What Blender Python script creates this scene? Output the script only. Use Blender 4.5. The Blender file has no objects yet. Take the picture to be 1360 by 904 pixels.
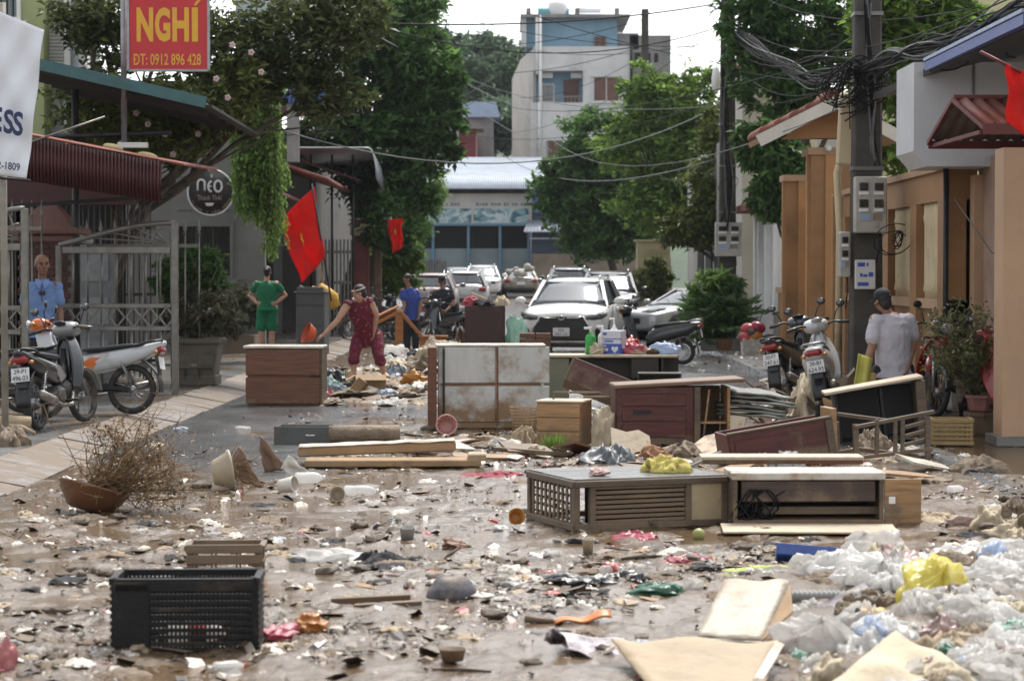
import bpy,bmesh,math,random
import numpy as np
from mathutils import Vector,Matrix,Euler,noise as mnoise

SC = bpy.context.scene
COL = SC.collection
R = math.radians
random.seed(7)
RNG = np.random.default_rng(7)

# == camera
FPX,CX,CY,CAMH = 3000.0,680.0,452.0,1.75
PITCH = math.atan((452.0 - 360.0) / FPX)
cam_d = bpy.data.cameras.new('camera')
cam_d.sensor_width = 36.0
cam_d.lens = FPX / 1360.0 * 36.0
cam_d.clip_start = 0.1
cam_d.clip_end = 2000.0
cam_d.dof.use_dof = True
cam_d.dof.focus_distance = 21.0
cam_d.dof.aperture_fstop = 4.0
cam = bpy.data.objects.new('camera',cam_d)
COL.objects.link(cam)
cam.location = (0,0,CAMH)
cam.rotation_euler = (math.pi / 2 - PITCH,0,0)
SC.camera = cam

# == sky and sun
SUN_EL,SUN_AZ = R(61),R(17)          # high soft sun behind thin cloud, up the street to the right
world = bpy.data.worlds.new('World')
SC.world = world
world.use_nodes = True
_n = world.node_tree.nodes
_l = world.node_tree.links
_bg = _n['Background']
_sky = _n.new('ShaderNodeTexSky')
_sky.sky_type = 'NISHITA'
_sky.sun_disc = False
_sky.sun_elevation = SUN_EL
_sky.sun_rotation = SUN_AZ
_sky.air_density = 1.0
_sky.dust_density = 1.5
_sky.ozone_density = 1.0
_hs = _n.new('ShaderNodeHueSaturation')
_hs.inputs['Saturation'].default_value = 0.16
_l.new(_sky.outputs[0],_hs.inputs['Color'])
_l.new(_hs.outputs[0],_bg.inputs[0])
_bg.inputs[1].default_value = 0.145
sun_d = bpy.data.lights.new('sun','SUN')
sun_d.energy = 2.2
sun_d.angle = R(14)
sun_d.color = (1.0,0.96,0.9)
sun = bpy.data.objects.new('sun',sun_d)
COL.objects.link(sun)
_sd = Vector((math.sin(SUN_AZ) * math.cos(SUN_EL),math.cos(SUN_AZ) * math.cos(SUN_EL),math.sin(SUN_EL)))
sun.rotation_euler = _sd.to_track_quat('Z','Y').to_euler()
sun.location = (0,0,40)
SC.view_settings.view_transform = 'Standard'
SC.view_settings.look = 'None'
SC.view_settings.gamma = 1.0
SC.view_settings.exposure = 1.06
SC.cycles.max_bounces = 6
SC.cycles.transparent_max_bounces = 12
SC.cycles.use_denoising = True

# == pixel directions to places
CP,SP = math.cos(PITCH),math.sin(PITCH)
def ray(px,py):
 u,v = (px - CX) / FPX,(CY - py) / FPX
 return Vector((u,CP + v * SP,-SP + v * CP))
def G(px,py,z=0.0):
 """where the direction of a pixel meets the level z"""
 r = ray(px,py)
 t = (z - CAMH) / r.z
 return Vector((r.x * t,r.y * t,z))
def D(px,py,y):
 """the point in the direction of a pixel at a known distance y down the street"""
 r = ray(px,py)
 t = y / r.y
 return Vector((r.x * t,y,CAMH + r.z * t))
def ppm(y):
 return FPX / y
def SX(s,y):
 """street coordinate: s metres from the axis line, the street runs slightly to the right"""
 return s + 0.0133 * y
def gz(y):
 """level of the street: flat, then rising a little beyond the cars"""
 if y < 55: return 0.0
 t = min(1.0,(y - 55) / 65.0)
 return 0.55 * t * t * (3 - 2 * t)

# == scene objects
def put(o,parent=None):
 COL.objects.link(o)
 if parent is not None:
  o.parent = parent
 return o
def tag(o,label=None,cat=None,group=None,kind=None):
 if label: o['label'] = label
 if cat: o['category'] = cat
 if group: o['group'] = group
 if kind: o['kind'] = kind
 return o
def thing(name,label,cat,loc=(0,0,0),rz=0.0,group=None,rot=None):
 o = bpy.data.objects.new(name,None)
 COL.objects.link(o)
 o.location = loc
 o.rotation_euler = rot if rot is not None else (0,0,rz)
 o.empty_display_size = 0.1
 return tag(o,label,cat,group)
def copy_tree(o,parent=None,loc=None,rz=None,label=None):
 c = o.copy()
 COL.objects.link(c)
 c.parent = parent
 if loc is not None: c.location = loc
 if rz is not None: c.rotation_euler = (0,0,rz)
 if label: c['label'] = label
 for ch in list(o.children):
  copy_tree(ch,c)
 return c

def frame_of(d):
 d = Vector(d).normalized()
 a = Vector((0,0,1)) if abs(d.z) < 0.95 else Vector((1,0,0))
 u = d.cross(a).normalized()
 return u,d.cross(u).normalized(),d

class MB:
 """collects shapes; build() links them as one mesh object"""
 def __init__(self):
  self.v,self.f,self.s = [],[],[]
 def add(self,vs,fs,smooth=False):
  b = len(self.v)
  self.v.extend([tuple(p) for p in vs])
  self.f.extend([tuple(i + b for i in f) for f in fs])
  self.s.extend([smooth] * len(fs))
  return self
 def box(self,c,size,rot=None,bev=0.0,taper=1.0):
  """box with clipped vertical and horizontal edges"""
  hx,hy,hz = size[0] / 2,size[1] / 2,size[2] / 2
  m = (rot if isinstance(rot,Matrix) else Euler(rot).to_matrix()) if rot is not None else Matrix.Identity(3)
  c = Vector(c)
  if bev <= 0:
   vs = [(-hx,-hy,-hz),(hx,-hy,-hz),(hx,hy,-hz),(-hx,hy,-hz),
     (-hx * taper,-hy * taper,hz),(hx * taper,-hy * taper,hz),(hx * taper,hy * taper,hz),(-hx * taper,hy * taper,hz)]
   fs = [(0,3,2,1),(4,5,6,7),(0,1,5,4),(1,2,6,5),(2,3,7,6),(3,0,4,7)]
  else:
   b = min(bev,hx * .9,hy * .9,hz * .9)
   def ring(x,y,z,k):
    return [(-x + k,-y,z),(x - k,-y,z),(x,-y + k,z),(x,y - k,z),(x - k,y,z),(-x + k,y,z),(-x,y - k,z),(-x,-y + k,z)]
   rs = [ring(hx - b,hy - b,-hz,b * .4),ring(hx,hy,-hz + b,b),ring(hx,hy,hz - b,b),ring(hx - b,hy - b,hz,b * .4)]
   vs = [p for r in rs for p in r]
   vs = [(p[0] * (1 + (taper - 1) * (p[2] + hz) / (2 * hz)),p[1] * (1 + (taper - 1) * (p[2] + hz) / (2 * hz)),p[2]) for p in vs]
   fs = [tuple(range(7,-1,-1)),tuple(range(24,32))]
   for k in range(3):
    for i in range(8):
     j = (i + 1) % 8
     fs.append((k * 8 + i,k * 8 + j,(k + 1) * 8 + j,(k + 1) * 8 + i))
  return self.add([c + m @ Vector(p) for p in vs],fs)
 def bar(self,p0,p1,w,h,up=(0,0,1),bev=0.0):
  """rectangular bar from p0 to p1"""
  p0,p1 = Vector(p0),Vector(p1)
  d = p1 - p0
  L = d.length
  if L < 1e-6: return self
  z = d / L
  u = Vector(up)
  x = u.cross(z)
  if x.length < 1e-4: x = Vector((1,0,0)).cross(z)
  x.normalize()
  y = z.cross(x)
  m = Matrix((x,y,z)).transposed()
  return self.box((p0 + p1) / 2,(w,h,L),m,bev)
 def tube(self,path,r,n=8,caps=True,smooth=True):
  path = [Vector(p) for p in path]
  rs = r if isinstance(r,(list,tuple)) else [r] * len(path)
  vs,fs = [],[]
  pu = None
  for i,p in enumerate(path):
   a = path[max(i - 1,0)]
   b = path[min(i + 1,len(path) - 1)]
   d = (b - a)
   if d.length < 1e-9: d = Vector((0,0,1))
   d.normalize()
   if pu is None:
    u,w,_ = frame_of(d)
   else:
    u = pu - d * pu.dot(d)
    if u.length < 1e-5: u,w,_ = frame_of(d)
    u.normalize()
    w = d.cross(u)
   pu = u
   for k in range(n):
    t = 2 * math.pi * k / n
    vs.append(p + (u * math.cos(t) + w * math.sin(t)) * rs[i])
  for i in range(len(path) - 1):
   for k in range(n):
    j = (k + 1) % n
    fs.append((i * n + k,i * n + j,(i + 1) * n + j,(i + 1) * n + k))
  if caps:
   fs.append(tuple(range(n - 1,-1,-1)))
   fs.append(tuple((len(path) - 1) * n + k for k in range(n)))
  return self.add(vs,fs,smooth)
 def cyl(self,p0,p1,r0,r1=None,n=12,smooth=True):
  return self.tube([p0,p1],[r0,r0 if r1 is None else r1],n,True,smooth)
 def lathe(self,prof,c=(0,0,0),n=20,rot=None,smooth=True,sx=1.0,sy=1.0):
  m = (rot if isinstance(rot,Matrix) else Euler(rot).to_matrix()) if rot is not None else Matrix.Identity(3)
  c = Vector(c)
  vs,fs = [],[]
  for (r,z) in prof:
   for k in range(n):
    t = 2 * math.pi * k / n
    vs.append(c + m @ Vector((r * math.cos(t) * sx,r * math.sin(t) * sy,z)))
  for i in range(len(prof) - 1):
   for k in range(n):
    j = (k + 1) % n
    fs.append((i * n + k,i * n + j,(i + 1) * n + j,(i + 1) * n + k))
  if prof[0][0] > 1e-6: fs.append(tuple(range(n - 1,-1,-1)))
  if prof[-1][0] > 1e-6: fs.append(tuple((len(prof) - 1) * n + k for k in range(n)))
  return self.add(vs,fs,smooth)
 def ell(self,c,rad,rot=None,n=12,m=8):
  prof = [(max(math.sin(math.pi * i / m),1e-4),-math.cos(math.pi * i / m)) for i in range(m + 1)]
  mt = (rot if isinstance(rot,Matrix) else Euler(rot).to_matrix()) if rot is not None else Matrix.Identity(3)
  S = Matrix.Diagonal(Vector(rad))
  return self.lathe(prof,c,n,mt @ S)
 def grid(self,fn,nu,nv,smooth=True):
  vs = [fn(i / nu,j / nv) for j in range(nv + 1) for i in range(nu + 1)]
  fs = [(j * (nu + 1) + i,j * (nu + 1) + i + 1,(j + 1) * (nu + 1) + i + 1,(j + 1) * (nu + 1) + i) for j in range(nv) for i in range(nu)]
  return self.add(vs,fs,smooth)
 def loft(self,rings,caps=True,smooth=True,closed=True):
  n = len(rings[0])
  vs = [p for r in rings for p in r]
  fs = []
  for i in range(len(rings) - 1):
   for k in range(n if closed else n - 1):
    j = (k + 1) % n
    fs.append((i * n + k,i * n + j,(i + 1) * n + j,(i + 1) * n + k))
  if caps and closed:
   fs.append(tuple(range(n - 1,-1,-1)))
   fs.append(tuple((len(rings) - 1) * n + k for k in range(n)))
  return self.add(vs,fs,smooth)
 def prism(self,poly,depth,m=None):
  """polygon in local xz pushed along y by depth; m maps to place"""
  n = len(poly)
  vs = [Vector((p[0],0,p[1])) for p in poly] + [Vector((p[0],depth,p[1])) for p in poly]
  fs = [tuple(range(n)),tuple(range(2 * n - 1,n - 1,-1))]
  for i in range(n):
   j = (i + 1) % n
   fs.append((i,i + n,j + n,j))
  if m is not None: vs = [m @ v for v in vs]
  return self.add(vs,fs)
 def mesh(self,name,mat=None):
  me = bpy.data.meshes.new(name)
  me.from_pydata(self.v,[],self.f)
  me.polygons.foreach_set('use_smooth',self.s)
  if mat is not None: me.materials.append(mat)
  me.update()
  return me
 def build(self,name,mat,parent=None,loc=None,rot=None):
  o = bpy.data.objects.new(name,self.mesh(name,mat))
  if loc is not None: o.location = loc
  if rot is not None: o.rotation_euler = rot
  return put(o,parent)

def np_mesh(name,V,F,mat,attr=None,smooth=False):
 """fast mesh from numpy vertices and equal-sized faces"""
 me = bpy.data.meshes.new(name)
 V = np.asarray(V,dtype=np.float32)
 F = np.asarray(F,dtype=np.int32)
 k = F.shape[1]
 me.vertices.add(len(V))
 me.vertices.foreach_set('co',V.ravel())
 me.loops.add(F.size)
 me.loops.foreach_set('vertex_index',F.ravel())
 me.polygons.add(len(F))
 me.polygons.foreach_set('loop_start',np.arange(0,F.size,k,dtype=np.int32))
 me.polygons.foreach_set('loop_total',np.full(len(F),k,dtype=np.int32))
 me.polygons.foreach_set('use_smooth',np.full(len(F),smooth))
 if attr is not None:
  for an,av in attr.items():
   a = me.attributes.new(an,'FLOAT','POINT')
   a.data.foreach_set('value',np.asarray(av,dtype=np.float32))
 if mat is not None: me.materials.append(mat)
 me.update()
 me.validate()
 return me
def np_obj(name,V,F,mat,parent=None,attr=None,smooth=False):
 return put(bpy.data.objects.new(name,np_mesh(name,V,F,mat,attr,smooth)),parent)

def mod_bevel(o,w=0.004,seg=2):
 m = o.modifiers.new('bevel','BEVEL'); m.width = w; m.segments = seg; m.limit_method = 'ANGLE'
 return o
def mod_sub(o,lv=1):
 m = o.modifiers.new('sub','SUBSURF'); m.levels = lv; m.render_levels = lv
 return o
def mod_solid(o,t,off=0.0):
 m = o.modifiers.new('solid','SOLIDIFY'); m.thickness = t; m.offset = off
 return o

# value noise in numpy
def vnoise(x,y,seed=0,oct=4,gain=0.5,lac=2.03):
 x = np.asarray(x,dtype=np.float64); y = np.asarray(y,dtype=np.float64)
 out = np.zeros_like(x); amp = 1.0; tot = 0.0
 tab = np.random.default_rng(1000 + seed).random((256,256))
 for o in range(oct):
  xi = np.floor(x).astype(int); yi = np.floor(y).astype(int)
  fx = x - xi; fy = y - yi
  fx = fx * fx * (3 - 2 * fx); fy = fy * fy * (3 - 2 * fy)
  a = tab[xi & 255,yi & 255]; b = tab[(xi + 1) & 255,yi & 255]
  c = tab[xi & 255,(yi + 1) & 255]; d = tab[(xi + 1) & 255,(yi + 1) & 255]
  out += amp * ((a * (1 - fx) + b * fx) * (1 - fy) + (c * (1 - fx) + d * fx) * fy)
  tot += amp; amp *= gain; x = x * lac + 17.3; y = y * lac + 9.1
 return out / tot

# == materials
MATS = {}
MUD = (0.105,0.066,0.036)
def lin(c):
 return tuple(((v / 255.0) / 12.92 if v / 255.0 <= 0.04045 else ((v / 255.0 + 0.055) / 1.055) ** 2.4) for v in c)
def M(name,color,rough=0.6,metal=0.0,var=0.18,scale=5.0,mud=0.0,mudcol=MUD,bump=0.15,bscale=40.0,spec=0.5,trans=0.0,coat=0.0,stretch=None,sss=0.0,alpha=1.0,island=0.0,mscale=3.0,crease=0.0,tide=0.0):
 """weathered surface: uneven colour, optional mud stains, fine relief"""
 if name in MATS: return MATS[name]
 m = bpy.data.materials.new(name)
 m.use_nodes = True
 nt = m.node_tree; N = nt.nodes; L = nt.links
 b = N['Principled BSDF']
 tc = N.new('ShaderNodeTexCoord')
 oi = N.new('ShaderNodeObjectInfo')
 add = N.new('ShaderNodeVectorMath'); add.operation = 'ADD'
 mul = N.new('ShaderNodeVectorMath'); mul.operation = 'SCALE'; mul.inputs[0].default_value = (31.0,17.0,23.0)
 L.new(oi.outputs['Random'],mul.inputs['Scale'])
 L.new(tc.outputs['Object'],add.inputs[0]); L.new(mul.outputs[0],add.inputs[1])
 vec = add.outputs[0]
 if stretch is not None:
  mp = N.new('ShaderNodeMapping'); mp.inputs['Scale'].default_value = stretch
  L.new(vec,mp.inputs['Vector']); svec = mp.outputs[0]
 else:
  svec = vec
 n1 = N.new('ShaderNodeTexNoise'); n1.inputs['Scale'].default_value = scale; n1.inputs['Detail'].default_value = 7.0; n1.inputs['Roughness'].default_value = 0.62
 L.new(svec,n1.inputs['Vector'])
 cr = N.new('ShaderNodeValToRGB')
 c0 = tuple(max(0,v * (1 - 1.6 * var)) for v in color[:3]); c1 = tuple(min(1,v * (1 + 1.2 * var)) for v in color[:3])
 cr.color_ramp.elements[0].position = 0.28; cr.color_ramp.elements[0].color = (*c0,1)
 cr.color_ramp.elements[1].position = 0.72; cr.color_ramp.elements[1].color = (*c1,1)
 L.new(n1.outputs['Fac'],cr.inputs['Fac'])
 col = cr.outputs['Color']
 if island > 0:
  ge = N.new('ShaderNodeNewGeometry')
  hv = N.new('ShaderNodeHueSaturation')
  mr = N.new('ShaderNodeMapRange'); mr.inputs['To Min'].default_value = 1 - island; mr.inputs['To Max'].default_value = 1 + island
  L.new(ge.outputs['Random Per Island'],mr.inputs['Value']); L.new(mr.outputs[0],hv.inputs['Value'])
  L.new(col,hv.inputs['Color']); col = hv.outputs['Color']
 rsock = None
 if mud > 0:
  n2 = N.new('ShaderNodeTexNoise'); n2.inputs['Scale'].default_value = mscale; n2.inputs['Detail'].default_value = 9.0; n2.inputs['Roughness'].default_value = 0.68
  L.new(vec,n2.inputs['Vector'])
  r2 = N.new('ShaderNodeValToRGB')
  r2.color_ramp.elements[0].position = max(0.02,0.72 - 0.5 * mud); r2.color_ramp.elements[0].color = (0,0,0,1)
  r2.color_ramp.elements[1].position = min(0.98,0.86 - 0.4 * mud); r2.color_ramp.elements[1].color = (1,1,1,1)
  fsock = n2.outputs['Fac']
  if tide > 0:        # silt left by the flood up to a wavering tide mark
   sx = N.new('ShaderNodeSeparateXYZ'); L.new(tc.outputs['Object'],sx.inputs[0])
   tm = N.new('ShaderNodeMapRange'); tm.inputs['From Min'].default_value = tide * 0.55; tm.inputs['From Max'].default_value = tide * 1.15; tm.inputs['To Min'].default_value = 0.20; tm.inputs['To Max'].default_value = 0.0
   L.new(sx.outputs['Z'],tm.inputs['Value'])
   ta = N.new('ShaderNodeMath'); ta.operation = 'ADD'; L.new(fsock,ta.inputs[0]); L.new(tm.outputs[0],ta.inputs[1]); fsock = ta.outputs[0]
  L.new(fsock,r2.inputs['Fac'])
  mx = N.new('ShaderNodeMix'); mx.data_type = 'RGBA'
  L.new(r2.outputs['Color'],mx.inputs['Factor']); L.new(col,mx.inputs['A']); mx.inputs['B'].default_value = (*mudcol,1)
  col = mx.outputs['Result']
  rm = N.new('ShaderNodeMapRange'); rm.inputs['To Min'].default_value = rough; rm.inputs['To Max'].default_value = 0.65
  L.new(r2.outputs['Color'],rm.inputs['Value']); rsock = rm.outputs[0]
 L.new(col,b.inputs['Base Color'])
 b.inputs['Roughness'].default_value = rough
 if rsock is None:
  rm = N.new('ShaderNodeMapRange'); rm.inputs['To Min'].default_value = max(0.02,rough * 0.8); rm.inputs['To Max'].default_value = min(1,rough * 1.2)
  L.new(n1.outputs['Fac'],rm.inputs['Value']); rsock = rm.outputs[0]
 L.new(rsock,b.inputs['Roughness'])
 b.inputs['Metallic'].default_value = metal
 b.inputs['Specular IOR Level'].default_value = spec
 b.inputs['Coat Weight'].default_value = coat
 b.inputs['Coat Roughness'].default_value = 0.08
 if alpha < 1: b.inputs['Alpha'].default_value = alpha
 if sss > 0:
  b.inputs['Subsurface Weight'].default_value = sss; b.inputs['Subsurface Radius'].default_value = (0.02,0.008,0.005)
 if bump > 0:
  n3 = N.new('ShaderNodeTexNoise'); n3.inputs['Scale'].default_value = bscale; n3.inputs['Detail'].default_value = 4.0
  L.new(svec,n3.inputs['Vector'])
  bp = N.new('ShaderNodeBump'); bp.inputs['Strength'].default_value = bump; bp.inputs['Distance'].default_value = 0.02
  hsock = n3.outputs['Fac']
  if crease > 0:      # sharp wrinkles of film: folded noise
   for csc,amp in ((crease,1.0),(crease * 2.7,0.5)):
    nc = N.new('ShaderNodeTexNoise'); nc.inputs['Scale'].default_value = csc; nc.inputs['Detail'].default_value = 2.5; nc.inputs['Distortion'].default_value = 1.3
    L.new(vec,nc.inputs['Vector'])
    s1 = N.new('ShaderNodeMath'); s1.operation = 'SUBTRACT'; s1.inputs[1].default_value = 0.5; L.new(nc.outputs['Fac'],s1.inputs[0])
    s2 = N.new('ShaderNodeMath'); s2.operation = 'ABSOLUTE'; L.new(s1.outputs[0],s2.inputs[0])
    s3 = N.new('ShaderNodeMath'); s3.operation = 'MULTIPLY_ADD'; s3.inputs[1].default_value = -4.0 * amp; L.new(s2.outputs[0],s3.inputs[0]); L.new(hsock,s3.inputs[2]); hsock = s3.outputs[0]
  L.new(hsock,bp.inputs['Height']); L.new(bp.outputs[0],b.inputs['Normal'])
 if trans > 0:      # thin sheet that lets light through
  tr = N.new('ShaderNodeBsdfTranslucent'); ms = N.new('ShaderNodeMixShader'); ms.inputs[0].default_value = trans
  L.new(col,tr.inputs['Color']); L.new(b.outputs[0],ms.inputs[1]); L.new(tr.outputs[0],ms.inputs[2])
  L.new(ms.outputs[0],N['Material Output'].inputs['Surface'])
 MATS[name] = m
 return m
def flat(name,color,rough=0.5,metal=0.0,coat=0.0,spec=0.5):
 return M(name,color,rough,metal,0.05,8.0,0,MUD,0.0,40,spec,0,coat)
def glass(name,color=(0.02,0.025,0.03),rough=0.06,spec=0.8):
 return M(name,color,rough,0.0,0.1,2.0,0,MUD,0.0,40,spec,0,0.3)
def leaf(name,color,var=0.5,trans=0.3,rough=0.45):
 """foliage: every leaf gets its own tint, light passes through"""
 if name in MATS: return MATS[name]
 m = M(name,color,rough,0,0.2,0.8,0,MUD,0.0,40,0.4,trans,0,None,0,1.0,var)
 return m
def wood(name,color,rough=0.5,mud=0.25,st=(1.2,14,14),var=0.3,coat=0.0,tide=0.22):
 return M(name,color,rough,0,var,3.0,mud,(0.16,0.112,0.07),0.12,30,0.45,0,coat,st,tide=tide)

# lettering
def text_mesh(s,size=1.0,extrude=0.004,align='CENTER',bold=0.0,shear=0.0):
 cu = bpy.data.curves.new('lettering','FONT')
 cu.body = s; cu.size = size; cu.extrude = extrude; cu.align_x = align; cu.align_y = 'CENTER'
 cu.offset = bold; cu.shear = shear; cu.resolution_u = 3
 o = bpy.data.objects.new('lettering',cu)
 COL.objects.link(o)
 dg = bpy.context.evaluated_depsgraph_get()
 me = bpy.data.meshes.new_from_object(o.evaluated_get(dg))
 bpy.data.objects.remove(o)
 return me
def lettering(name,s,mat,parent,loc,right,up,height=None,width=None,bold=0.0,shear=0.0,ext=0.003):
 """flat print: loc is the centre, fitted to the height and width asked for"""
 me = text_mesh(s,1.0,0.0,'CENTER',bold,shear)
 n = len(me.vertices)
 co = np.zeros(n * 3,dtype=np.float32); me.vertices.foreach_get('co',co); co = co.reshape(-1,3)
 mn,mx = co.min(0),co.max(0)
 c = (mn + mx) / 2; sz = mx - mn
 sy = height / sz[1] if height else 1.0
 sx = width / sz[0] if width else sy
 if not height: sy = sx
 r = Vector(right).normalized(); u = Vector(up).normalized(); w = r.cross(u).normalized()
 P = (co[:,0:1] - c[0]) * sx * np.array(r) + (co[:,1:2] - c[1]) * sy * np.array(u) + np.array(w) * ext
 me.vertices.foreach_set('co',P.astype(np.float32).ravel())
 me.materials.clear(); me.materials.append(mat); me.update()
 o = bpy.data.objects.new(name,me); o.location = loc
 return put(o,parent)

# == ground, road, pavements, water
KL,KR = -4.16,3.6           # kerb lines in street coordinates
def sstep(a,b,x):
 t = np.clip((x - a) / (b - a),0,1)
 return t * t * (3 - 2 * t)
def gz_np(y):
 t = np.clip((y - 55) / 65.0,0,1)
 return 0.55 * t * t * (3 - 2 * t)
def mud_amount(s,y):
 n = vnoise(s * 0.55 + 3,y * 0.28,1,4)
 n2 = vnoise(s * 2.2,y * 1.1,2,4)
 base = 0.62 + 0.9 * (n - 0.5) + 0.5 * (n2 - 0.5)
 clear = sstep(-1.6,-2.6,s + 0.03 * (y - 20)) * sstep(17.0,19.5,y + 0.5 * s) * sstep(40,31,y)       # gutter strip by the gate
 clear2 = sstep(26.3,27.2,y) * sstep(29.8,28.8,y) * sstep(0.3,-0.6,s)                       # wet strip before the chest
 clear3 = sstep(31,34,y) * sstep(0.8,1.6,s)
 far = sstep(44,60,y) * 0.6
 return np.clip(base - 0.56 * np.maximum(np.maximum(clear,clear2),np.maximum(clear3,far)),0,1)
def road_h(x,y):
 x = np.asarray(x,dtype=float); y = np.asarray(y,dtype=float)
 s = x - 0.0133 * y
 m = mud_amount(s,y)
 lump = vnoise(s * 5.0,y * 4.0,3,4,0.55)
 fine = vnoise(s * 16.0,y * 12.0,4,3,0.6)
 h = 0.004 + m * (0.085 * np.clip(lump - 0.40,0,1) * 1.5 + 0.022 * (fine - 0.4)) - 0.012 * sstep(0.5,0.2,lump) * m
 h = h + 0.016 * sstep(0.45,0.15,m)
 h = h + 0.05 * sstep(2.2,KR,s) * sstep(40,24,y) * vnoise(s * 1.5,y * 0.8,6,3)
 return np.maximum(h,-0.02) + gz_np(y)
def side_h(x,y):
 s = x - 0.0133 * y
 base = 0.05 + 0.07 * sstep(23.5,26.5,y)
 pud = sstep(18.3,19.6,y) * sstep(25.0,23.6,y) * sstep(3.75,4.1,s)
 return base + gz_np(y) + 0.05 * (vnoise(s * 2.5,y * 1.6,8,4) - 0.4) * sstep(30,22,y) - 0.045 * pud + 0.01 * (vnoise(s * 14,y * 10,9,3) - 0.5)

def mud_material(name,dry,dry_rough,mud0,mud1):
 m = bpy.data.materials.new(name); m.use_nodes = True
 nt = m.node_tree; N = nt.nodes; L = nt.links; b = N['Principled BSDF']
 at = N.new('ShaderNodeAttribute'); at.attribute_name = 'mud'
 tc = N.new('ShaderNodeTexCoord')
 def noise(sc,det=8,ro=0.65):
  n = N.new('ShaderNodeTexNoise'); n.inputs['Scale'].default_value = sc; n.inputs['Detail'].default_value = det; n.inputs['Roughness'].default_value = ro
  L.new(tc.outputs['Object'],n.inputs['Vector']); return n.outputs['Fac']
 def ramp(src,p0,c0,p1,c1):
  r = N.new('ShaderNodeValToRGB'); e = r.color_ramp.elements
  e[0].position = p0; e[0].color = (*c0,1); e[1].position = p1; e[1].color = (*c1,1)
  L.new(src,r.inputs['Fac']); return r.outputs['Color']
 nb = noise(3.1); nf = noise(26.0); nv = noise(1.1,5)
 colm = ramp(nf,0.3,mud0,0.7,mud1)
 cold = ramp(nb,0.3,tuple(c * 0.65 for c in dry),0.72,tuple(c * 1.3 for c in dry))
 # mud cover broken up by fine noise
 ad = N.new('ShaderNodeMath'); ad.operation = 'ADD'; L.new(at.outputs['Fac'],ad.inputs[0]); L.new(nb,ad.inputs[1])
 cov = ramp(ad.outputs[0],0.72,(0,0,0),0.95,(1,1,1))
 mx = N.new('ShaderNodeMix'); mx.data_type = 'RGBA'
 L.new(cov,mx.inputs['Factor']); L.new(cold,mx.inputs['A']); L.new(colm,mx.inputs['B'])
 L.new(mx.outputs['Result'],b.inputs['Base Color'])
 rr = N.new('ShaderNodeMapRange'); rr.inputs['From Min'].default_value = 0.35; rr.inputs['From Max'].default_value = 0.65
 rr.inputs['To Min'].default_value = dry_rough * 0.55; rr.inputs['To Max'].default_value = dry_rough * 1.7
 L.new(nv,rr.inputs['Value']); L.new(rr.outputs[0],b.inputs['Roughness'])
 bp = N.new('ShaderNodeBump'); bp.inputs['Strength'].default_value = 0.6; bp.inputs['Distance'].default_value = 0.03
 sm = N.new('ShaderNodeMath'); sm.operation = 'ADD'
 L.new(nf,sm.inputs[0])
 n90 = noise(90.0,4)
 ml = N.new('ShaderNodeMath'); ml.operation = 'MULTIPLY'; ml.inputs[1].default_value = 0.35; L.new(n90,ml.inputs[0]); L.new(ml.outputs[0],sm.inputs[1])
 mm = N.new('ShaderNodeMath'); mm.operation = 'MULTIPLY'; L.new(sm.outputs[0],mm.inputs[0])
 mr = N.new('ShaderNodeMapRange'); mr.inputs['To Min'].default_value = 0.25; mr.inputs['To Max'].default_value = 1.0
 L.new(at.outputs['Fac'],mr.inputs['Value']); L.new(mr.outputs[0],mm.inputs[1])
 L.new(mm.outputs[0],bp.inputs['Height']); L.new(bp.outputs[0],b.inputs['Normal'])
 b.inputs['Specular IOR Level'].default_value = 0.7
 MATS[name] = m
 return m
ROADM = mud_material('wet_road',(0.085,0.086,0.088),0.145,(0.046,0.028,0.015),(0.165,0.112,0.066))
PAVEM = mud_material('wet_pavement',(0.135,0.135,0.135),0.2,(0.058,0.04,0.024),(0.16,0.118,0.078))

def strip(name,s0,s1,ys,ds,hf,mat,mudf):
 ss = np.linspace(s0,s1,max(2,int((s1 - s0) / ds)) + 1)
 S,Y = np.meshgrid(ss,ys)
 X = S + 0.0133 * Y
 Z = hf(X,Y)
 V = np.stack([X,Y,Z],-1).reshape(-1,3)
 nx = len(ss)
 i = np.arange(len(ys) - 1)[:,None] * nx + np.arange(nx - 1)[None,:]
 F = np.stack([i,i + 1,i + nx + 1,i + nx],-1).reshape(-1,4)
 o = np_obj(name,V,F,mat,None,{'mud': mudf(S,Y).ravel()},True)
 o['kind'] = 'structure'
 return o
ys = [6.0]
while ys[-1] < 123: ys.append(ys[-1] * 1.0042 + (0.25 if ys[-1] > 60 else 0))
ys = np.array(ys)
strip('road',KL,KR,ys,0.045,road_h,ROADM,mud_amount)
strip('pavement_right',KR,5.6,ys[::2],0.07,side_h,PAVEM,lambda s,y: np.clip(0.45 + 0.9 * (vnoise(s * 1.2,y * 0.6,11,4) - 0.5) + 0.4 * sstep(26,22,y) - 0.35 * sstep(30,36,y),0,1))
pav = strip('pavement_left',-9.0,-4.72,ys[::2],0.12,lambda x,y: 0.115 + gz_np(y) + 0.012 * (vnoise(x * 2,y * 1.3,12,3) - 0.5),PAVEM,lambda s,y: np.clip(0.36 + 1.1 * (vnoise(s * 1.6,y * 0.8,13,4) - 0.5),0,1))
kb = MB(); ky = [6 + i * .9 for i in range(75)]
kz = [float(side_h(np.array([SX(KR,y)]),np.array([y]))[0]) for y in ky]
kb.loft([[(SX(KR - .02,y),y,-.06),(SX(KR - .02,y),y,z - .015),(SX(KR + .0,y),y,z + .012),(SX(KR + .16,y),y,z + .012),(SX(KR + .17,y),y,-.06)] for y,z in zip(ky,kz)],True,False)
tag(kb.build('kerb',PAVEM),kind='structure')
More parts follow.
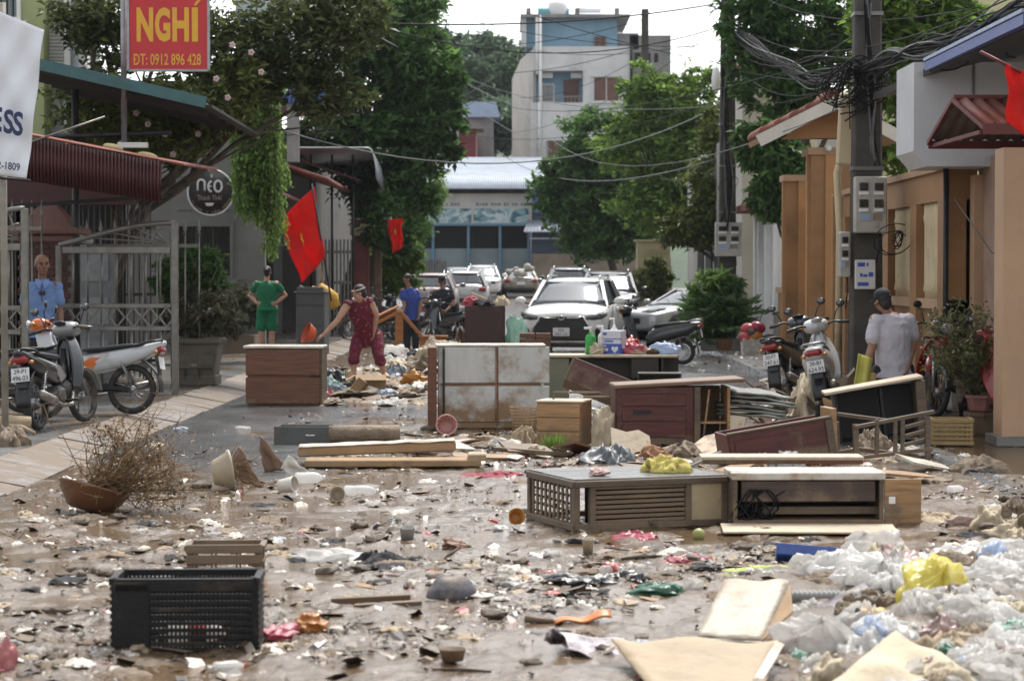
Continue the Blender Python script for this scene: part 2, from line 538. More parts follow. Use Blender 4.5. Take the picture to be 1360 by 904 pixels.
# the sheet below everything, out to the horizon
gmat = M('earth',(0.11,0.095,0.07),0.8,0,0.3,0.3)
g = MB(); n = 24
def gpt(u,v):
 x = (u - 0.5) * 600; y = -60 + v * 560
 return (x,y,-0.06 + (0.0 if y < 70 else min(0.5,(y - 70) * 0.008)))
g.grid(gpt,32,64)
tag(g.build('ground',gmat),kind='structure')
# sloping kerb stones of the left pavement
KST = M('kerb_stone',(0.21,0.215,0.225),0.34,0,0.35,2.5,0.85,(0.125,0.088,0.055),0.4,30,mscale=1.8)
kms = []
for v in range(4):
 k = MB(); L_ = 0.62
 j = [random.uniform(-0.012,0.012) for _ in range(8)]
 k.add([(0,0,0.0 + j[0]),(0,L_,0.0 + j[1]),(-0.58,L_,0.112 + j[2]),(-0.58,0,0.112 + j[3]),
   (0,0,-0.08),(0,L_,-0.08),(-0.58,L_,-0.08),(-0.58,0,-0.08)],
   [(0,1,2,3),(4,7,6,5),(0,4,5,1),(1,5,6,2),(2,6,7,3),(3,7,4,0)])
 kms.append(k.mesh('kerb_stone',KST))
y = 13.0; i = 0
while y < 75:
 o = bpy.data.objects.new('kerb_stone',kms[i % 4])
 o.location = (SX(KL,y),y,0.022 + gz(y) + random.uniform(-0.006,0.006)); o.rotation_euler = (0,0,-0.0133 + random.uniform(-.008,.008))
 put(o,pav); y += 0.645; i += 1
# shallow muddy water lying between the mud lumps
def water_material():
 m = bpy.data.materials.new('muddy_water'); m.use_nodes = True
 N = m.node_tree.nodes; L = m.node_tree.links; b = N['Principled BSDF']
 tc = N.new('ShaderNodeTexCoord')
 n = N.new('ShaderNodeTexNoise'); n.inputs['Scale'].default_value = 2.0; n.inputs['Detail'].default_value = 5
 L.new(tc.outputs['Object'],n.inputs['Vector'])
 r = N.new('ShaderNodeValToRGB'); r.color_ramp.elements[0].color = (0.085,0.052,0.026,1); r.color_ramp.elements[1].color = (0.17,0.115,0.066,1)
 L.new(n.outputs['Fac'],r.inputs['Fac']); L.new(r.outputs[0],b.inputs['Base Color'])
 n2 = N.new('ShaderNodeTexNoise'); n2.inputs['Scale'].default_value = 26.0; n2.inputs['Detail'].default_value = 4
 L.new(tc.outputs['Object'],n2.inputs['Vector'])
 bp = N.new('ShaderNodeBump'); bp.inputs['Strength'].default_value = 0.4; bp.inputs['Distance'].default_value = 0.02
 L.new(n2.outputs['Fac'],bp.inputs['Height']); L.new(bp.outputs[0],b.inputs['Normal'])
 b.inputs['Roughness'].default_value = 0.07
 b.inputs['Specular IOR Level'].default_value = 0.6
 return m
WATER = water_material()
w = MB(); w.grid(lambda u,v: (SX(KL + 0.02 + u * (KR - KL - 0.04),6 + v * 38),6 + v * 38,0.0135),4,20)
tag(w.build('water',WATER),kind='structure')
w = MB(); w.grid(lambda u,v: (SX(3.66 + u * 1.4,17.5 + v * 8),17.5 + v * 8,0.043),4,10)
tag(w.build('water',WATER),kind='structure')

def surf(x,y):
 s = x - 0.0133 * y
 if s > KR: return float(side_h(np.array([x]),np.array([y]))[0])
 if s < KL: return 0.115 + gz(y)
 return float(road_h(np.array([x]),np.array([y]))[0])
def GS(px,py):
 """ground point under a pixel, on the real mud surface"""
 p = G(px,py,0.02)
 return Vector((p.x,p.y,surf(p.x,p.y)))

# leaf scraps and trampled bits: nobody could count them
def litter_material():
 m = bpy.data.materials.new('litter_scraps'); m.use_nodes = True
 N = m.node_tree.nodes; L = m.node_tree.links; b = N['Principled BSDF']
 ge = N.new('ShaderNodeNewGeometry'); r = N.new('ShaderNodeValToRGB'); r.color_ramp.interpolation = 'CONSTANT'
 cols = [(0.0,(0.06,0.038,0.022)),(0.26,(0.11,0.075,0.045)),(0.48,(0.03,0.021,0.014)),(0.62,(0.16,0.115,0.072)),(0.75,(0.24,0.19,0.135)),(0.82,(0.10,0.055,0.028)),
   (0.89,(0.40,0.36,0.30)),(0.93,(0.025,0.023,0.022)),(0.955,(0.52,0.50,0.46)),(0.974,(0.30,0.09,0.10)),(0.985,(0.13,0.18,0.12)),(0.993,(0.16,0.22,0.33))]
 e = r.color_ramp.elements
 e[0].position = 0; e[0].color = (*cols[0][1],1); e[1].position = cols[1][0]; e[1].color = (*cols[1][1],1)
 for p,c in cols[2:]:
  x = e.new(p); x.color = (*c,1)
 L.new(ge.outputs['Random Per Island'],r.inputs['Fac']); L.new(r.outputs[0],b.inputs['Base Color'])
 b.inputs['Roughness'].default_value = 0.4
 return m
LITM = litter_material()
def scraps(n,y0,y1,smin,smax,s0=KL,s1=4.8,seed=1,dens=None):
 g = np.random.default_rng(seed)
 # even in the picture: more of them near
 y = 1.0 / (1.0 / y1 + g.random(n) * (1.0 / y0 - 1.0 / y1))
 s = s0 + g.random(n) * (s1 - s0)
 cl = sstep(0.45,0.60,vnoise(s * 1.1 + 7,y * 0.75,30 + seed,4))
 keep = g.random(n) < np.clip(mud_amount(s,y),0.08,1) * (0.05 + 0.95 * cl)
 y,s = y[keep],s[keep]; n = len(y)
 x = s + 0.0133 * y
 z = np.where(s > KR,side_h(x,y),road_h(x,y))
 z = np.maximum(z,0.011) + g.random(n) * 0.012
 sz = smin + (smax - smin) * g.random(n) ** 2.2
 a = g.random(n) * 6.283
 ex = np.stack([np.cos(a),np.sin(a),(g.random(n) - 0.5) * 0.9],-1)
 ey = np.stack([-np.sin(a),np.cos(a),(g.random(n) - 0.5) * 0.9],-1)
 asp = 0.25 + 0.75 * g.random(n)
 c = np.stack([x,y,z + 0.004],-1)
 P = []
 for (i,j) in ((-1,-1),(0,-1.25),(1,-1),(1,1),(0,0.8),(-1,1)):
  jit = 1 + 0.5 * (g.random((n,2)) - 0.5)
  q = c + ex * (i * sz * jit[:,0])[:,None] + ey * (j * sz * asp * jit[:,1])[:,None]
  if i == 0: q[:,2] += (g.random(n) - 0.3) * sz * 0.7
  P.append(q)
 V = np.stack(P,1).reshape(-1,3)
 b = np.arange(n)[:,None] * 6
 F = np.concatenate([b + np.array([0,1,4,5]),b + np.array([1,2,3,4])],0)
 return V,F
parts = [scraps(46000,8.5,24,0.004,0.020,seed=1),scraps(5200,9,22,0.016,0.05,seed=2),scraps(22000,20,48,0.008,0.04,seed=3)]
off = 0; Vs = []; Fs = []
for v_,f_ in parts:
 Vs.append(v_); Fs.append(f_ + off); off += len(v_)
tag(np_obj('litter',np.concatenate(Vs),np.concatenate(Fs),LITM),'small leaf scraps and torn bits trodden into the wet mud','litter',kind='stuff')

# == materials of the buildings
STEEL = M('gate_steel',(0.19,0.18,0.16),0.42,0.6,0.2,8,0.25,(0.12,0.085,0.055),0.1)
DARKSTEEL = M('dark_steel',(0.025,0.025,0.025),0.5,0.5,0.3,8)
CONC = M('concrete',(0.26,0.25,0.235),0.75,0,0.22,2.0,0.2,(0.12,0.1,0.075))
CONCD = M('dark_concrete',(0.15,0.145,0.135),0.8,0,0.3,2.0,0.25,(0.07,0.06,0.045))
GREYWALL = M('grey_plaster',(0.15,0.155,0.145),0.8,0,0.15,1.2,0.25,(0.14,0.12,0.095))
OCHRE = M('ochre_paint',(0.28,0.142,0.054),0.6,0,0.22,1.5,0.36,(0.22,0.135,0.07),tide=1.1)
CREAM = M('cream_paint',(0.52,0.43,0.27),0.65,0,0.1,2.0,0.25,(0.3,0.22,0.13),tide=1.5)
TAN = M('tan_plaster',(0.27,0.175,0.125),0.75,0,0.18,1.2,0.32,(0.2,0.125,0.08),0.2,60,tide=1.1)
PEACH = M('peach_paint',(0.40,0.255,0.155),0.65,0,0.1,1.5,0.15,(0.3,0.19,0.11))
WHITEW = M('white_wall',(0.66,0.66,0.64),0.6,0,0.1,1.5,0.3,(0.36,0.33,0.28),tide=1.2)
WHITEP = M('white_paint',(0.74,0.74,0.72),0.5,0,0.06,3)
BLUEG = M('blue_gutter',(0.06,0.10,0.33),0.4,0.1,0.15,4)
REDSHEET = M('red_sheet',(0.055,0.010,0.010),0.45,0.2,0.3,1.6,0.25,(0.07,0.03,0.022))
REDROOF = M('faded_red_sheet',(0.28,0.09,0.065),0.5,0.1,0.25,2.5,0.2,(0.15,0.08,0.06))
GREENSHEET = M('green_sheet',(0.035,0.10,0.105),0.4,0.2,0.2,3)
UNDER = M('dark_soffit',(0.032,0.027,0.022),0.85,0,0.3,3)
BLUESHEET = M('blue_sheet',(0.12,0.20,0.42),0.4,0.2,0.2,2)
PALESHEET = M('pale_sheet',(0.50,0.53,0.58),0.35,0.3,0.15,1.0,0.1,(0.3,0.25,0.2))
BRICKM = M('dark_brick',(0.085,0.032,0.024),0.75,0,0.35,6,0.1)
MORTAR = M('mortar',(0.12,0.105,0.09),0.85)
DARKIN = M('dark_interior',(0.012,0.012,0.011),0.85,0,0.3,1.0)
BARK = M('bark',(0.085,0.065,0.048),0.85,0,0.35,9,0,MUD,0.5,25)
LV_DARK = leaf('leaf_dark',(0.08,0.155,0.043),0.6,0.48)
LV_MID = leaf('leaf_mid',(0.15,0.245,0.048),0.55,0.5)
LV_LIGHT = leaf('leaf_light',(0.16,0.27,0.05),0.45,0.45)
LV_BROWN = leaf('leaf_bronze',(0.078,0.098,0.032),0.6,0.42)
LV_YEL = leaf('leaf_yellowgreen',(0.125,0.155,0.038),0.65)
LV_DUSTY = leaf('leaf_dusty',(0.105,0.105,0.062),0.45)
LV_FAR = leaf('leaf_far',(0.085,0.14,0.075),0.45)
DRYT = M('dry_twig',(0.17,0.105,0.05),0.8,0,0.3,9,0,MUD,0,40,0.3,0,0,None,0,1,0.45)
FLOWER = flat('flower_petal',(0.50,0.38,0.37),0.6)

# == vegetation
def leaf_cloud(blobs,n,size,seed=0,shell=0.5,clump=0.2,per=34,droop=0.0,asp=0.45):
 """leaf-sized folded faces gathered in clumps through the volume of the blobs: (centre, radii, weight)"""
 g = np.random.default_rng(500 + seed)
 wsum = sum(b[2] for b in blobs)
 allc = []
 for c,rad,w in blobs:
  nb = max(4,int(n * w / wsum / per))
  d = g.normal(size=(nb,3)); d /= np.linalg.norm(d,axis=1)[:,None]
  rr = (shell ** 3 + (1 - shell ** 3) * g.random(nb)) ** (1 / 3) * (0.82 + 0.36 * g.random(nb))
  cc = np.array(c) + d * rr[:,None] * np.array(rad)
  k = np.repeat(np.arange(nb),per)
  sp = clump * np.array(rad).mean() * (0.5 + g.random(nb))
  q = g.normal(size=(len(k),3)); q *= (g.random(len(k)) ** 0.4 / np.linalg.norm(q,axis=1))[:,None]
  p = cc[k] + q * sp[k][:,None] * np.array([1.25,1.25,0.75])
  allc.append(p)
 P = np.concatenate(allc); N = len(P)
 a = g.random(N) * 6.283
 tilt = g.normal(size=N) * 0.55 - droop
 t = np.stack([np.cos(a) * np.cos(tilt),np.sin(a) * np.cos(tilt),np.sin(tilt)],-1)
 up = g.normal(size=(N,3)) * 0.55 + np.array([0,0,1.0])
 s = np.cross(t,up); s /= np.linalg.norm(s,axis=1)[:,None] + 1e-9
 nn = np.cross(s,t)
 L = size * (0.6 + 0.8 * g.random(N)); W = L * asp
 V = np.stack([P,P + t * (L * .45)[:,None] + s * (W * .5)[:,None] + nn * (L * .08)[:,None],
     P + t * L[:,None] - nn * (L * .12)[:,None],P + t * (L * .45)[:,None] - s * (W * .5)[:,None] + nn * (L * .08)[:,None]],1).reshape(-1,3)
 F = np.arange(N)[:,None] * 4 + np.arange(4)[None,:]
 return V,F
def pxblobs(lst,y,depth=0.8):
 out = []
 for b in lst:
  px,py,rx,ry = b[:4]
  dy = b[4] if len(b) > 4 else 0
  p = ppm(y + dy)
  out.append((D(px,py,y + dy),(rx / p,max(rx,ry) / p * depth,ry / p),rx * ry))
 return out
def limb(mb,p0,p1,r0,r1,wob=0.12,n=5):
 p0,p1 = Vector(p0),Vector(p1); L = (p1 - p0).length
 pts,rs = [],[]
 for i in range(n + 1):
  t = i / n
  q = p0.lerp(p1,t)
  if 0 < i < n: q += Vector((random.uniform(-1,1),random.uniform(-1,1),random.uniform(-.5,.5))) * wob * L / n
  pts.append(q); rs.append(r0 + (r1 - r0) * t)
 mb.tube(pts,rs,7)
 return pts
def tree(name,label,base,blobs,n,size,lm,rt=0.14,seed=0,cat='tree',group=None,crown='crown',trunk='trunk',fork=0.5,**kw):
 base = Vector(base)
 t = thing(name,label,cat,base,0,group)
 cen = sum((Vector(b[0]) for b in blobs),Vector()) / len(blobs)
 tr = MB()
 fk = base.lerp(cen,fork) - base
 tr_pts = limb(tr,(0,0,-0.05),fk,rt,rt * 0.7,0.1)
 for b in blobs:
  tgt = Vector(b[0]) - base
  pts = limb(tr,fk,tgt,rt * 0.5,rt * 0.14,0.35)
  for k in range(4):
   q = Vector([random.gauss(0,.5) * r for r in b[1]])
   limb(tr,pts[random.randint(2,5)],tgt + q,rt * 0.17,rt * 0.05,0.3,4)
 tr.build(trunk,BARK,t)
 V,F = leaf_cloud([(Vector(b[0]) - base,b[1],b[2]) for b in blobs],n,size,seed,**kw)
 np_obj(crown,V,F,lm,t)
 return t

tree('bronze_leaved_tree','sparse bronze-leaved tree whose dark branches hang behind the red phone-number sign',(SX(-7.4,35.2),35.2,0.1),
  pxblobs([(200,20,90,45),(300,70,80,50),(395,50,80,60),(430,120,55,45),(350,110,60,35),(140,55,50,45),(450,20,60,50),(110,20,50,40)],35.2),13500,0.145,LV_BROWN,0.13,1,shell=0.25,clump=0.26,per=22)
ft = tree('flowering_shrub_tree','yellow-green flowering tree growing behind the teal sloping roof',(SX(-7.2,34.7),34.7,0.1),
  pxblobs([(190,140,70,40),(285,140,45,45),(160,190,60,35),(225,185,50,35),(120,140,50,45),(320,110,35,40),(250,160,50,40)],34.7),17000,0.125,LV_YEL,0.1,2,shell=0.3,per=26)
bl = MB()
for (px,py) in [(222,178),(312,60),(330,70),(250,150),(345,96),(200,165),(285,105),(180,150),(230,205),(165,190),(300,130),(262,178)]:
 c = D(px + random.uniform(-4,4),py,34.0) - Vector((SX(-7.2,34.7),34.7,0.1))
 for k in range(5):
  a = k * 1.2566; bl.ell(c + Vector((math.cos(a) * .028,0,math.sin(a) * .028)),(.024,.012,.024),None,6,4)
bl.build('blossom',FLOWER,ft)['kind'] = 'stuff'
tree('mango_tree','tall dense dark green tree towering over the arched awning',(SX(-5.6,62),62,0.15),
  pxblobs([(505,30,85,60),(470,-40,80,60),(545,110,50,60),(480,130,80,60),(560,170,40,50),(500,210,75,60),(545,250,40,45),(515,300,45,45,-2),(440,60,55,60),(430,190,50,40),(585,155,34,42),(570,120,34,42),(578,205,34,32),(590,100,26,30)],62),28000,0.26,LV_DARK,0.22,3,shell=0.45)
tree('tall_leafy_tree','bright green upper crown rising behind the dark tree by the awnings',(SX(-5.2,66),66,0.2),
  pxblobs([(545,20,40,60),(520,-30,60,50),(555,80,40,40)],66),6500,0.24,LV_MID,0.16,4)
tree('feathery_tree','pale feathery tree beside the market hall front',(SX(-4.6,84),84,0.2),
  pxblobs([(562,235,32,30),(545,275,38,35),(570,262,28,25),(535,310,34,30)],84),8500,0.2,LV_LIGHT,0.09,5,shell=0.2,asp=0.25)
tree('garden_shrub','bright leafy shrub hiding the fence behind the man in the blue shirt',(SX(-4.4,68),68,0.2),
  pxblobs([(530,335,30,28),(508,345,24,38),(540,360,22,25),(515,375,20,20)],68),5500,0.2,LV_MID,0.06,6,'shrub')
tree('spreading_tree','broad dark green street tree in front of the white apartment block',(SX(3.4,92),92,0.3),
  pxblobs([(790,190,50,50),(770,245,60,50),(730,265,28,28),(815,240,60,60),(790,300,60,45),(840,300,50,45),(745,235,30,30)],92),20000,0.30,LV_DARK,0.2,7,shell=0.5)
tree('young_street_tree','lighter green street tree around the slim concrete pole',(SX(4.6,84),84,0.3),
  pxblobs([(880,140,50,45),(855,190,60,50),(905,190,55,55),(850,120,30,35),(900,250,55,50),(940,220,45,60),(930,130,35,45),(870,270,60,45),(835,175,28,30)],84),23000,0.26,LV_MID,0.18,8,shell=0.4)
tree('yellowish_tree','olive-green tree crowding the middle utility pole',(SX(5.2,66),66,0.2),
  pxblobs([(950,240,35,60),(930,300,35,35),(965,180,30,50),(985,290,25,40),(905,305,30,25)],66),9500,0.2,LV_YEL,0.12,9)
tree('overhanging_tree','dark glossy tree leaning over the tiled gate roof',(SX(6.4,50),50,0.1),
  pxblobs([(1060,30,70,50),(1010,90,45,50),(1090,90,45,45),(1040,130,45,40),(1000,30,50,40),(1120,30,40,40),(1030,-30,70,40)],50),11500,0.20,LV_DARK,0.15,10,shell=0.25,per=26)
tree('longan_tree','dark drooping tree filling the gap beside the ochre gate post',(SX(5.6,46.5),46.5,0.1),
  pxblobs([(1030,215,40,35),(1045,260,35,40),(1012,180,28,30),(1060,225,24,40),(1022,255,28,30)],46.5),7500,0.22,LV_DARK,0.09,11,droop=0.6)
tree('garden_mango_tree','bright green tree rising behind the blue gutter',(SX(8.2,40),40,0.1),
  pxblobs([(1230,50,70,45),(1180,90,50,40),(1270,90,60,40),(1210,-10,80,40),(1290,40,40,40),(1190,180,40,60),(1170,30,45,45)],40),12000,0.21,LV_MID,0.14,12)
for i,(px,py,rx,ry,y,lab) in enumerate([(640,80,55,42,205,'rounded tree on the hill behind the grey gable house'),(655,170,50,40,165,'low tree between the red house and the white apartment block'),
            (585,70,45,40,215,'hillside tree showing over the grey gable house'),(660,115,42,42,185,'tall hazy tree beside the white apartment block'),(610,130,40,35,190,'hazy tree on the slope behind the pale blue roof')]):
 p = ppm(y)
 b = D(px,py,y)
 tree('hillside_tree',lab,(b.x,y,0.3),[((b.x + k * rx / p * .5,y + random.uniform(-2,2),b.z + random.uniform(-.3,.3) * ry / p),(rx / p * .75,rx / p * .7,ry / p * .75),1) for k in (-1,0,1)],7000,0.62,LV_FAR,0.4,20 + i,group='trees on the hill',shell=0.5)
# the hill behind the houses
h = MB()
h.grid(lambda u,v: (-60 + u * 90,175 + v * 90,-0.3 + 18 * math.sin(math.pi * min(1,v * 1.2) * .5) * math.exp(-((u - .55) * 2.6) ** 2) + 0.9 * mnoise.noise((u * 9,v * 9,1))),40,24)
tag(h.build('hill',M('hill_scrub',(0.04,0.07,0.035),0.9,0,0.4,0.4)),kind='structure')

# hanging creeper over the cafe wall
cr_base = D(330,120,41.5)
t = thing('hanging_creeper','long curtain of bright green creeper hanging beside the round sign','creeper',(cr_base.x,41.5,0.1))
g = np.random.default_rng(3); Vc = []; st = MB()
for k in range(420):
 px = g.uniform(315,369); top = 125 + abs(px - 340) * 0.7 + g.uniform(-15,15); L_ = g.uniform(75,190) * (0.6 + 0.4 * (px - 290) / 70)
 p0 = D(px,top,41.5 + g.uniform(-.5,.5)); Lm = L_ / ppm(41.5)
 pts = [p0 - t.location + Vector((g.normal() * .02 * i,g.normal() * .02 * i,-Lm * i / 5)) for i in range(6)]
 st.tube(pts,0.004,4)
 m_ = int(Lm * 60)
 for q in range(m_):
  u = g.random(); c = pts[0].lerp(pts[-1],u)
  Vc.append((c.x + g.normal() * .025,c.y + g.normal() * .03,c.z))
st.build('stem',BARK,t)['kind'] = 'stuff'
P = np.array(Vc); N_ = len(P); a = g.random(N_) * 6.28; L_ = 0.05 + 0.06 * g.random(N_)
tt = np.stack([np.cos(a) * .5,np.sin(a) * .5,-np.ones(N_) * .8],-1); s_ = np.stack([-np.sin(a),np.cos(a),np.zeros(N_)],-1)
V = np.stack([P,P + tt * (L_ * .5)[:,None] + s_ * (L_ * .25)[:,None],P + tt * L_[:,None],P + tt * (L_ * .5)[:,None] - s_ * (L_ * .25)[:,None]],1).reshape(-1,3)
np_obj('foliage',V,np.arange(N_)[:,None] * 4 + np.arange(4)[None,:],LV_LIGHT,t)
V,F = leaf_cloud([(D(332,118,41.5) - t.location,(.6,.5,.35),1),(D(318,140,41.5) - t.location,(.35,.4,.3),.6)],5200,0.1,31,shell=.3)
np_obj('foliage',V,F,LV_LIGHT,t)

# == building helpers
def corr(mb,p00,p10,p01,p11,waves,amp,nv=1,normal=None,jag=0.0):
 """corrugated sheet between four corners, ridges run from the 0 edge to the 1 edge"""
 p00,p10,p01,p11 = map(Vector,(p00,p10,p01,p11))
 nrm = Vector(normal) if normal is not None else (p10 - p00).cross(p01 - p00).normalized()
 nu = waves * 4
 mb.grid(lambda u,v: (p00.lerp(p10,u)).lerp(p01.lerp(p11,u),v) + nrm * amp * math.sin(u * waves * 2 * math.pi),nu,nv)
 return mb
def wbox(name,lo,hi,mat,parent,bev=0.0):
 """box between two corners, in the space of its parent"""
 lo,hi = Vector(lo),Vector(hi)
 return MB().box((lo + hi) / 2,[abs(a) for a in (hi - lo)],None,bev).build(name,mat,parent)
def window(parent,cx,z0,z1,w,yf,frame,paneM,bars=0,axis='x',dep=0.08,nm='window'):
 """window in a wall facing the camera: frame, pane, mullions, sill"""
 f = MB(); t_ = 0.06
 f.box((cx,yf - dep / 2,z0 + t_ / 2),(w,dep,t_)).box((cx,yf - dep / 2,z1 - t_ / 2),(w,dep,t_))
 f.box((cx - w / 2 + t_ / 2,yf - dep / 2,(z0 + z1) / 2),(t_,dep,z1 - z0 - 2 * t_)).box((cx + w / 2 - t_ / 2,yf - dep / 2,(z0 + z1) / 2),(t_,dep,z1 - z0 - 2 * t_))
 fo = f.build(nm,frame,parent)
 for k in range(max(1,bars + 1)):
  ww = (w - 2 * t_) / (bars + 1)
  MB().box((cx - w / 2 + t_ + ww * (k + .5),yf - 0.012,(z0 + z1) / 2),(ww * .9,0.02,z1 - z0 - 2 * t_)).build('pane',paneM,fo)
 MB().box((cx,yf - dep * .9,z0 - 0.05),(w + .2,dep * 1.8,0.09)).build('sill',frame,fo)
 return fo

# == market hall at the end of the street
YH = 122.0; pm = ppm(YH); zb = gz(YH)
def HX(px): return (px - 680) / pm
def HZ(py): return 1.75 + (360 - py) / pm
hall = thing('market_hall','long market hall with pale sheet roof and painted picture board over dark grilles','building',(0,YH,0))
HALLW = M('hall_wall',(0.16,0.20,0.215),0.7,0,0.15,0.6,0.15,(0.1,0.09,0.075))
HALLB = M('hall_blue',(0.10,0.19,0.26),0.6,0,0.15,1.0)
wbox('wall',(HX(470),0.3,zb - .3),(HX(705),9,HZ(330)),HALLW,hall)
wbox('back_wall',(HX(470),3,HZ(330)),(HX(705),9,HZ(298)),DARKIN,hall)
wbox('board',(HX(470),0.1,HZ(297)),(HX(705),.3,HZ(257)),M('board_base',(0.50,0.49,0.47),0.6,0,0.12,0.8),hall)
def picture_mat():
 m = bpy.data.materials.new('painted_pictures'); m.use_nodes = True
 N = m.node_tree.nodes; L = m.node_tree.links; b = N['Principled BSDF']
 tc = N.new('ShaderNodeTexCoord'); mp = N.new('ShaderNodeMapping'); mp.inputs['Scale'].default_value = (1,1,1.5); mp.inputs['Rotation'].default_value = (0,.5,0)
 n = N.new('ShaderNodeTexNoise'); n.inputs['Scale'].default_value = 1.1; n.inputs['Detail'].default_value = 4; n.inputs['Distortion'].default_value = 1.2
 L.new(tc.outputs['Object'],mp.inputs[0]); L.new(mp.outputs[0],n.inputs['Vector'])
 r = N.new('ShaderNodeValToRGB'); r.color_ramp.interpolation = 'EASE'; e = r.color_ramp.elements
 e[0].position = 0.36; e[0].color = (0.045,0.11,0.15,1); e[1].position = 0.47; e[1].color = (0.2,0.34,0.38,1)
 x = e.new(0.53); x.color = (0.5,0.55,0.55,1); x = e.new(0.62); x.color = (0.22,0.36,0.42,1)
 L.new(n.outputs['Fac'],r.inputs['Fac']); L.new(r.outputs[0],b.inputs['Base Color']); b.inputs['Roughness'].default_value = 0.6
 return m
PICT = picture_mat()
wbox('picture_panel',(HX(565),0.06,HZ(296)),(HX(626),.1,HZ(277)),PICT,hall)
wbox('picture_panel',(HX(629),0.06,HZ(296)),(HX(702),.1,HZ(277)),PICT,hall)
wbox('lower_beam',(HX(470),-.05,HZ(300)),(HX(705),.3,HZ(297)),HALLB,hall)
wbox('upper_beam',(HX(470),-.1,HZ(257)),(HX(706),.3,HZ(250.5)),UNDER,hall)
for px in (575,622,664,702):
 wbox('post',(HX(px) - .07,0.1,zb),(HX(px) + .07,.4,HZ(300)),HALLB,hall)
for k in range(52):
 x = HX(540) + k * (HX(702) - HX(540)) / 52
 MB().box((x,.32,(HZ(330) + HZ(300)) / 2),(.03,.03,HZ(300) - HZ(330))).build('grille_bar',DARKSTEEL,hall)
r_ = MB(); corr(r_,(HX(440),-1.2,HZ(252)),(HX(724),-1.2,HZ(252)),(HX(440),13,HZ(212) + .75),(HX(724),13,HZ(212) + .75),90,0.018,2)
mod_solid(r_.build('roof',M('hall_roof_sheet',(0.24,0.28,0.34),0.55,0.1,0.15,0.8,0.15,(0.2,0.18,0.16)),hall),0.04)
for k,(px,py,s_) in enumerate([(594,271.5,'small lettering'),(666,271.5,'small lettering')]):
 # a line of small dark lettering too blurred to read: short strokes
 b_ = MB(); x = HX(px - (17 if k == 0 else 34)); x1 = HX(px + (17 if k == 0 else 34)); rr = random.Random(5 + k)
 while x < x1:
  w_ = rr.uniform(.08,.16); b_.box((x + w_ / 2,.09,HZ(py)),(w_,.02,rr.uniform(.13,.2))); x += w_ + (.05 if rr.random() < .75 else .17)
 b_.build('lettering',flat('faded_print',(0.16,0.2,0.24)),hall)['kind'] = 'stuff'
ann = thing('blue_kiosk','blue annexe with pale awning against the market hall','building',(0,YH - .6,0))
wbox('wall',(HX(707),0,HZ(283)),(HX(870),6,HZ(240)),M('kiosk_blue',(0.055,0.10,0.24),0.55,0,0.15,1),ann)
wbox('shop_front',(HX(707),0.3,HZ(337)),(HX(870),6,HZ(283)),M('kiosk_dark',(0.03,0.045,0.08),0.6),ann)
wbox('lower_wall',(HX(707),0.1,zb - .2),(HX(870),6,HZ(337)),M('kiosk_tan',(0.22,0.175,0.13),0.8,0,0.2,1),ann)
wbox('beam',(HX(703),-.02,HZ(318)),(HX(870),.1,HZ(316)),PALESHEET,ann)
r_ = MB(); corr(r_,(HX(695),-1.8,HZ(309)),(HX(800),-1.8,HZ(309)),(HX(701),0,HZ(293)),(HX(800),0,HZ(293)),24,.03)
mod_solid(r_.build('awning',PALESHEET,ann),0.03)

# white apartment block
YA = 140.0; pa = ppm(YA)
def AX(px): return (px - 680) / pa
def AZ(py): return 1.75 + (360 - py) / pa
apt = thing('apartment_block','weathered white and blue apartment block with roof tank behind the market hall','building',(0,YA,0))
AW = M('apartment_white',(0.58,0.58,0.57),0.75,0,0.12,0.5,0.3,(0.33,0.32,0.30),0.1,20,mscale=0.6)
AB = M('apartment_blue',(0.20,0.33,0.43),0.7,0,0.12,0.7,0.2,(0.22,0.27,0.3),mscale=1.0)
AG = M('apartment_grey',(0.24,0.235,0.23),0.8,0,0.25,0.6,0.3,(0.13,0.12,0.11),mscale=1.0)
BRW = M('shutter_brown',(0.13,0.06,0.045),0.6,0,0.2,2)
wbox('wall',(AX(774),0,0),(AX(838),9,AZ(63)),AW,apt)
wbox('lower_wall',(AX(705),0,0),(AX(774),9,AZ(137)),AW,apt)
wbox('parapet_wall',(AX(708),0,AZ(95)),(AX(774),9,AZ(63)),AW,apt)
wbox('balcony_wall',(AX(709),1.5,AZ(137)),(AX(774),9,AZ(95)),AB,apt)
sw = MB(); sw.add([(AX(708),0,0),(AX(680),9,0),(AX(680),9,AZ(90)),(AX(692),6,AZ(68)),(AX(708),0,AZ(66)),(AX(712),.4,0),(AX(700),9,0),(AX(700),9,AZ(90)),(AX(705),6,AZ(68)),(AX(712),.4,AZ(66))],
     [(0,1,2,3,4),(9,8,7,6,5),(0,4,9,5),(1,6,7,2),(2,7,8,3),(3,8,9,4)])
sw.build('side_wall',M('apartment_side',(0.52,0.49,0.45),0.8,0,0.12,0.5,0.2,(0.36,0.33,0.3)),apt)
wbox('upper_wall',(AX(698),0.7,AZ(63)),(AX(820),8,AZ(25)),AB,apt)
wbox('upper_edge',(AX(692),0.3,AZ(62)),(AX(699),1.2,AZ(22)),AW,apt)
wbox('roof',(AX(691),-.2,AZ(25)),(AX(836),9,AZ(21)),AG,apt)
wbox('rear_block',(AX(838),2,0),(AX(893),10,AZ(44)),AG,apt)
wbox('rear_wall',(AX(819),2,AZ(63)),(AX(850),10,AZ(41)),AG,apt)
for (a,b_) in ((845,853),(858,866),(871,876)): wbox('rear_opening',(AX(a),1.94,AZ(80)),(AX(b_),2.05,AZ(68)),DARKIN,apt)
wd = window(apt,AX(805),AZ(136),AZ(103),36 / pa,0.0,AW,BRW,1)
wbox('lintel',(AX(785),-.18,AZ(103.3)),(AX(826),0,AZ(101.2)),AW,apt)
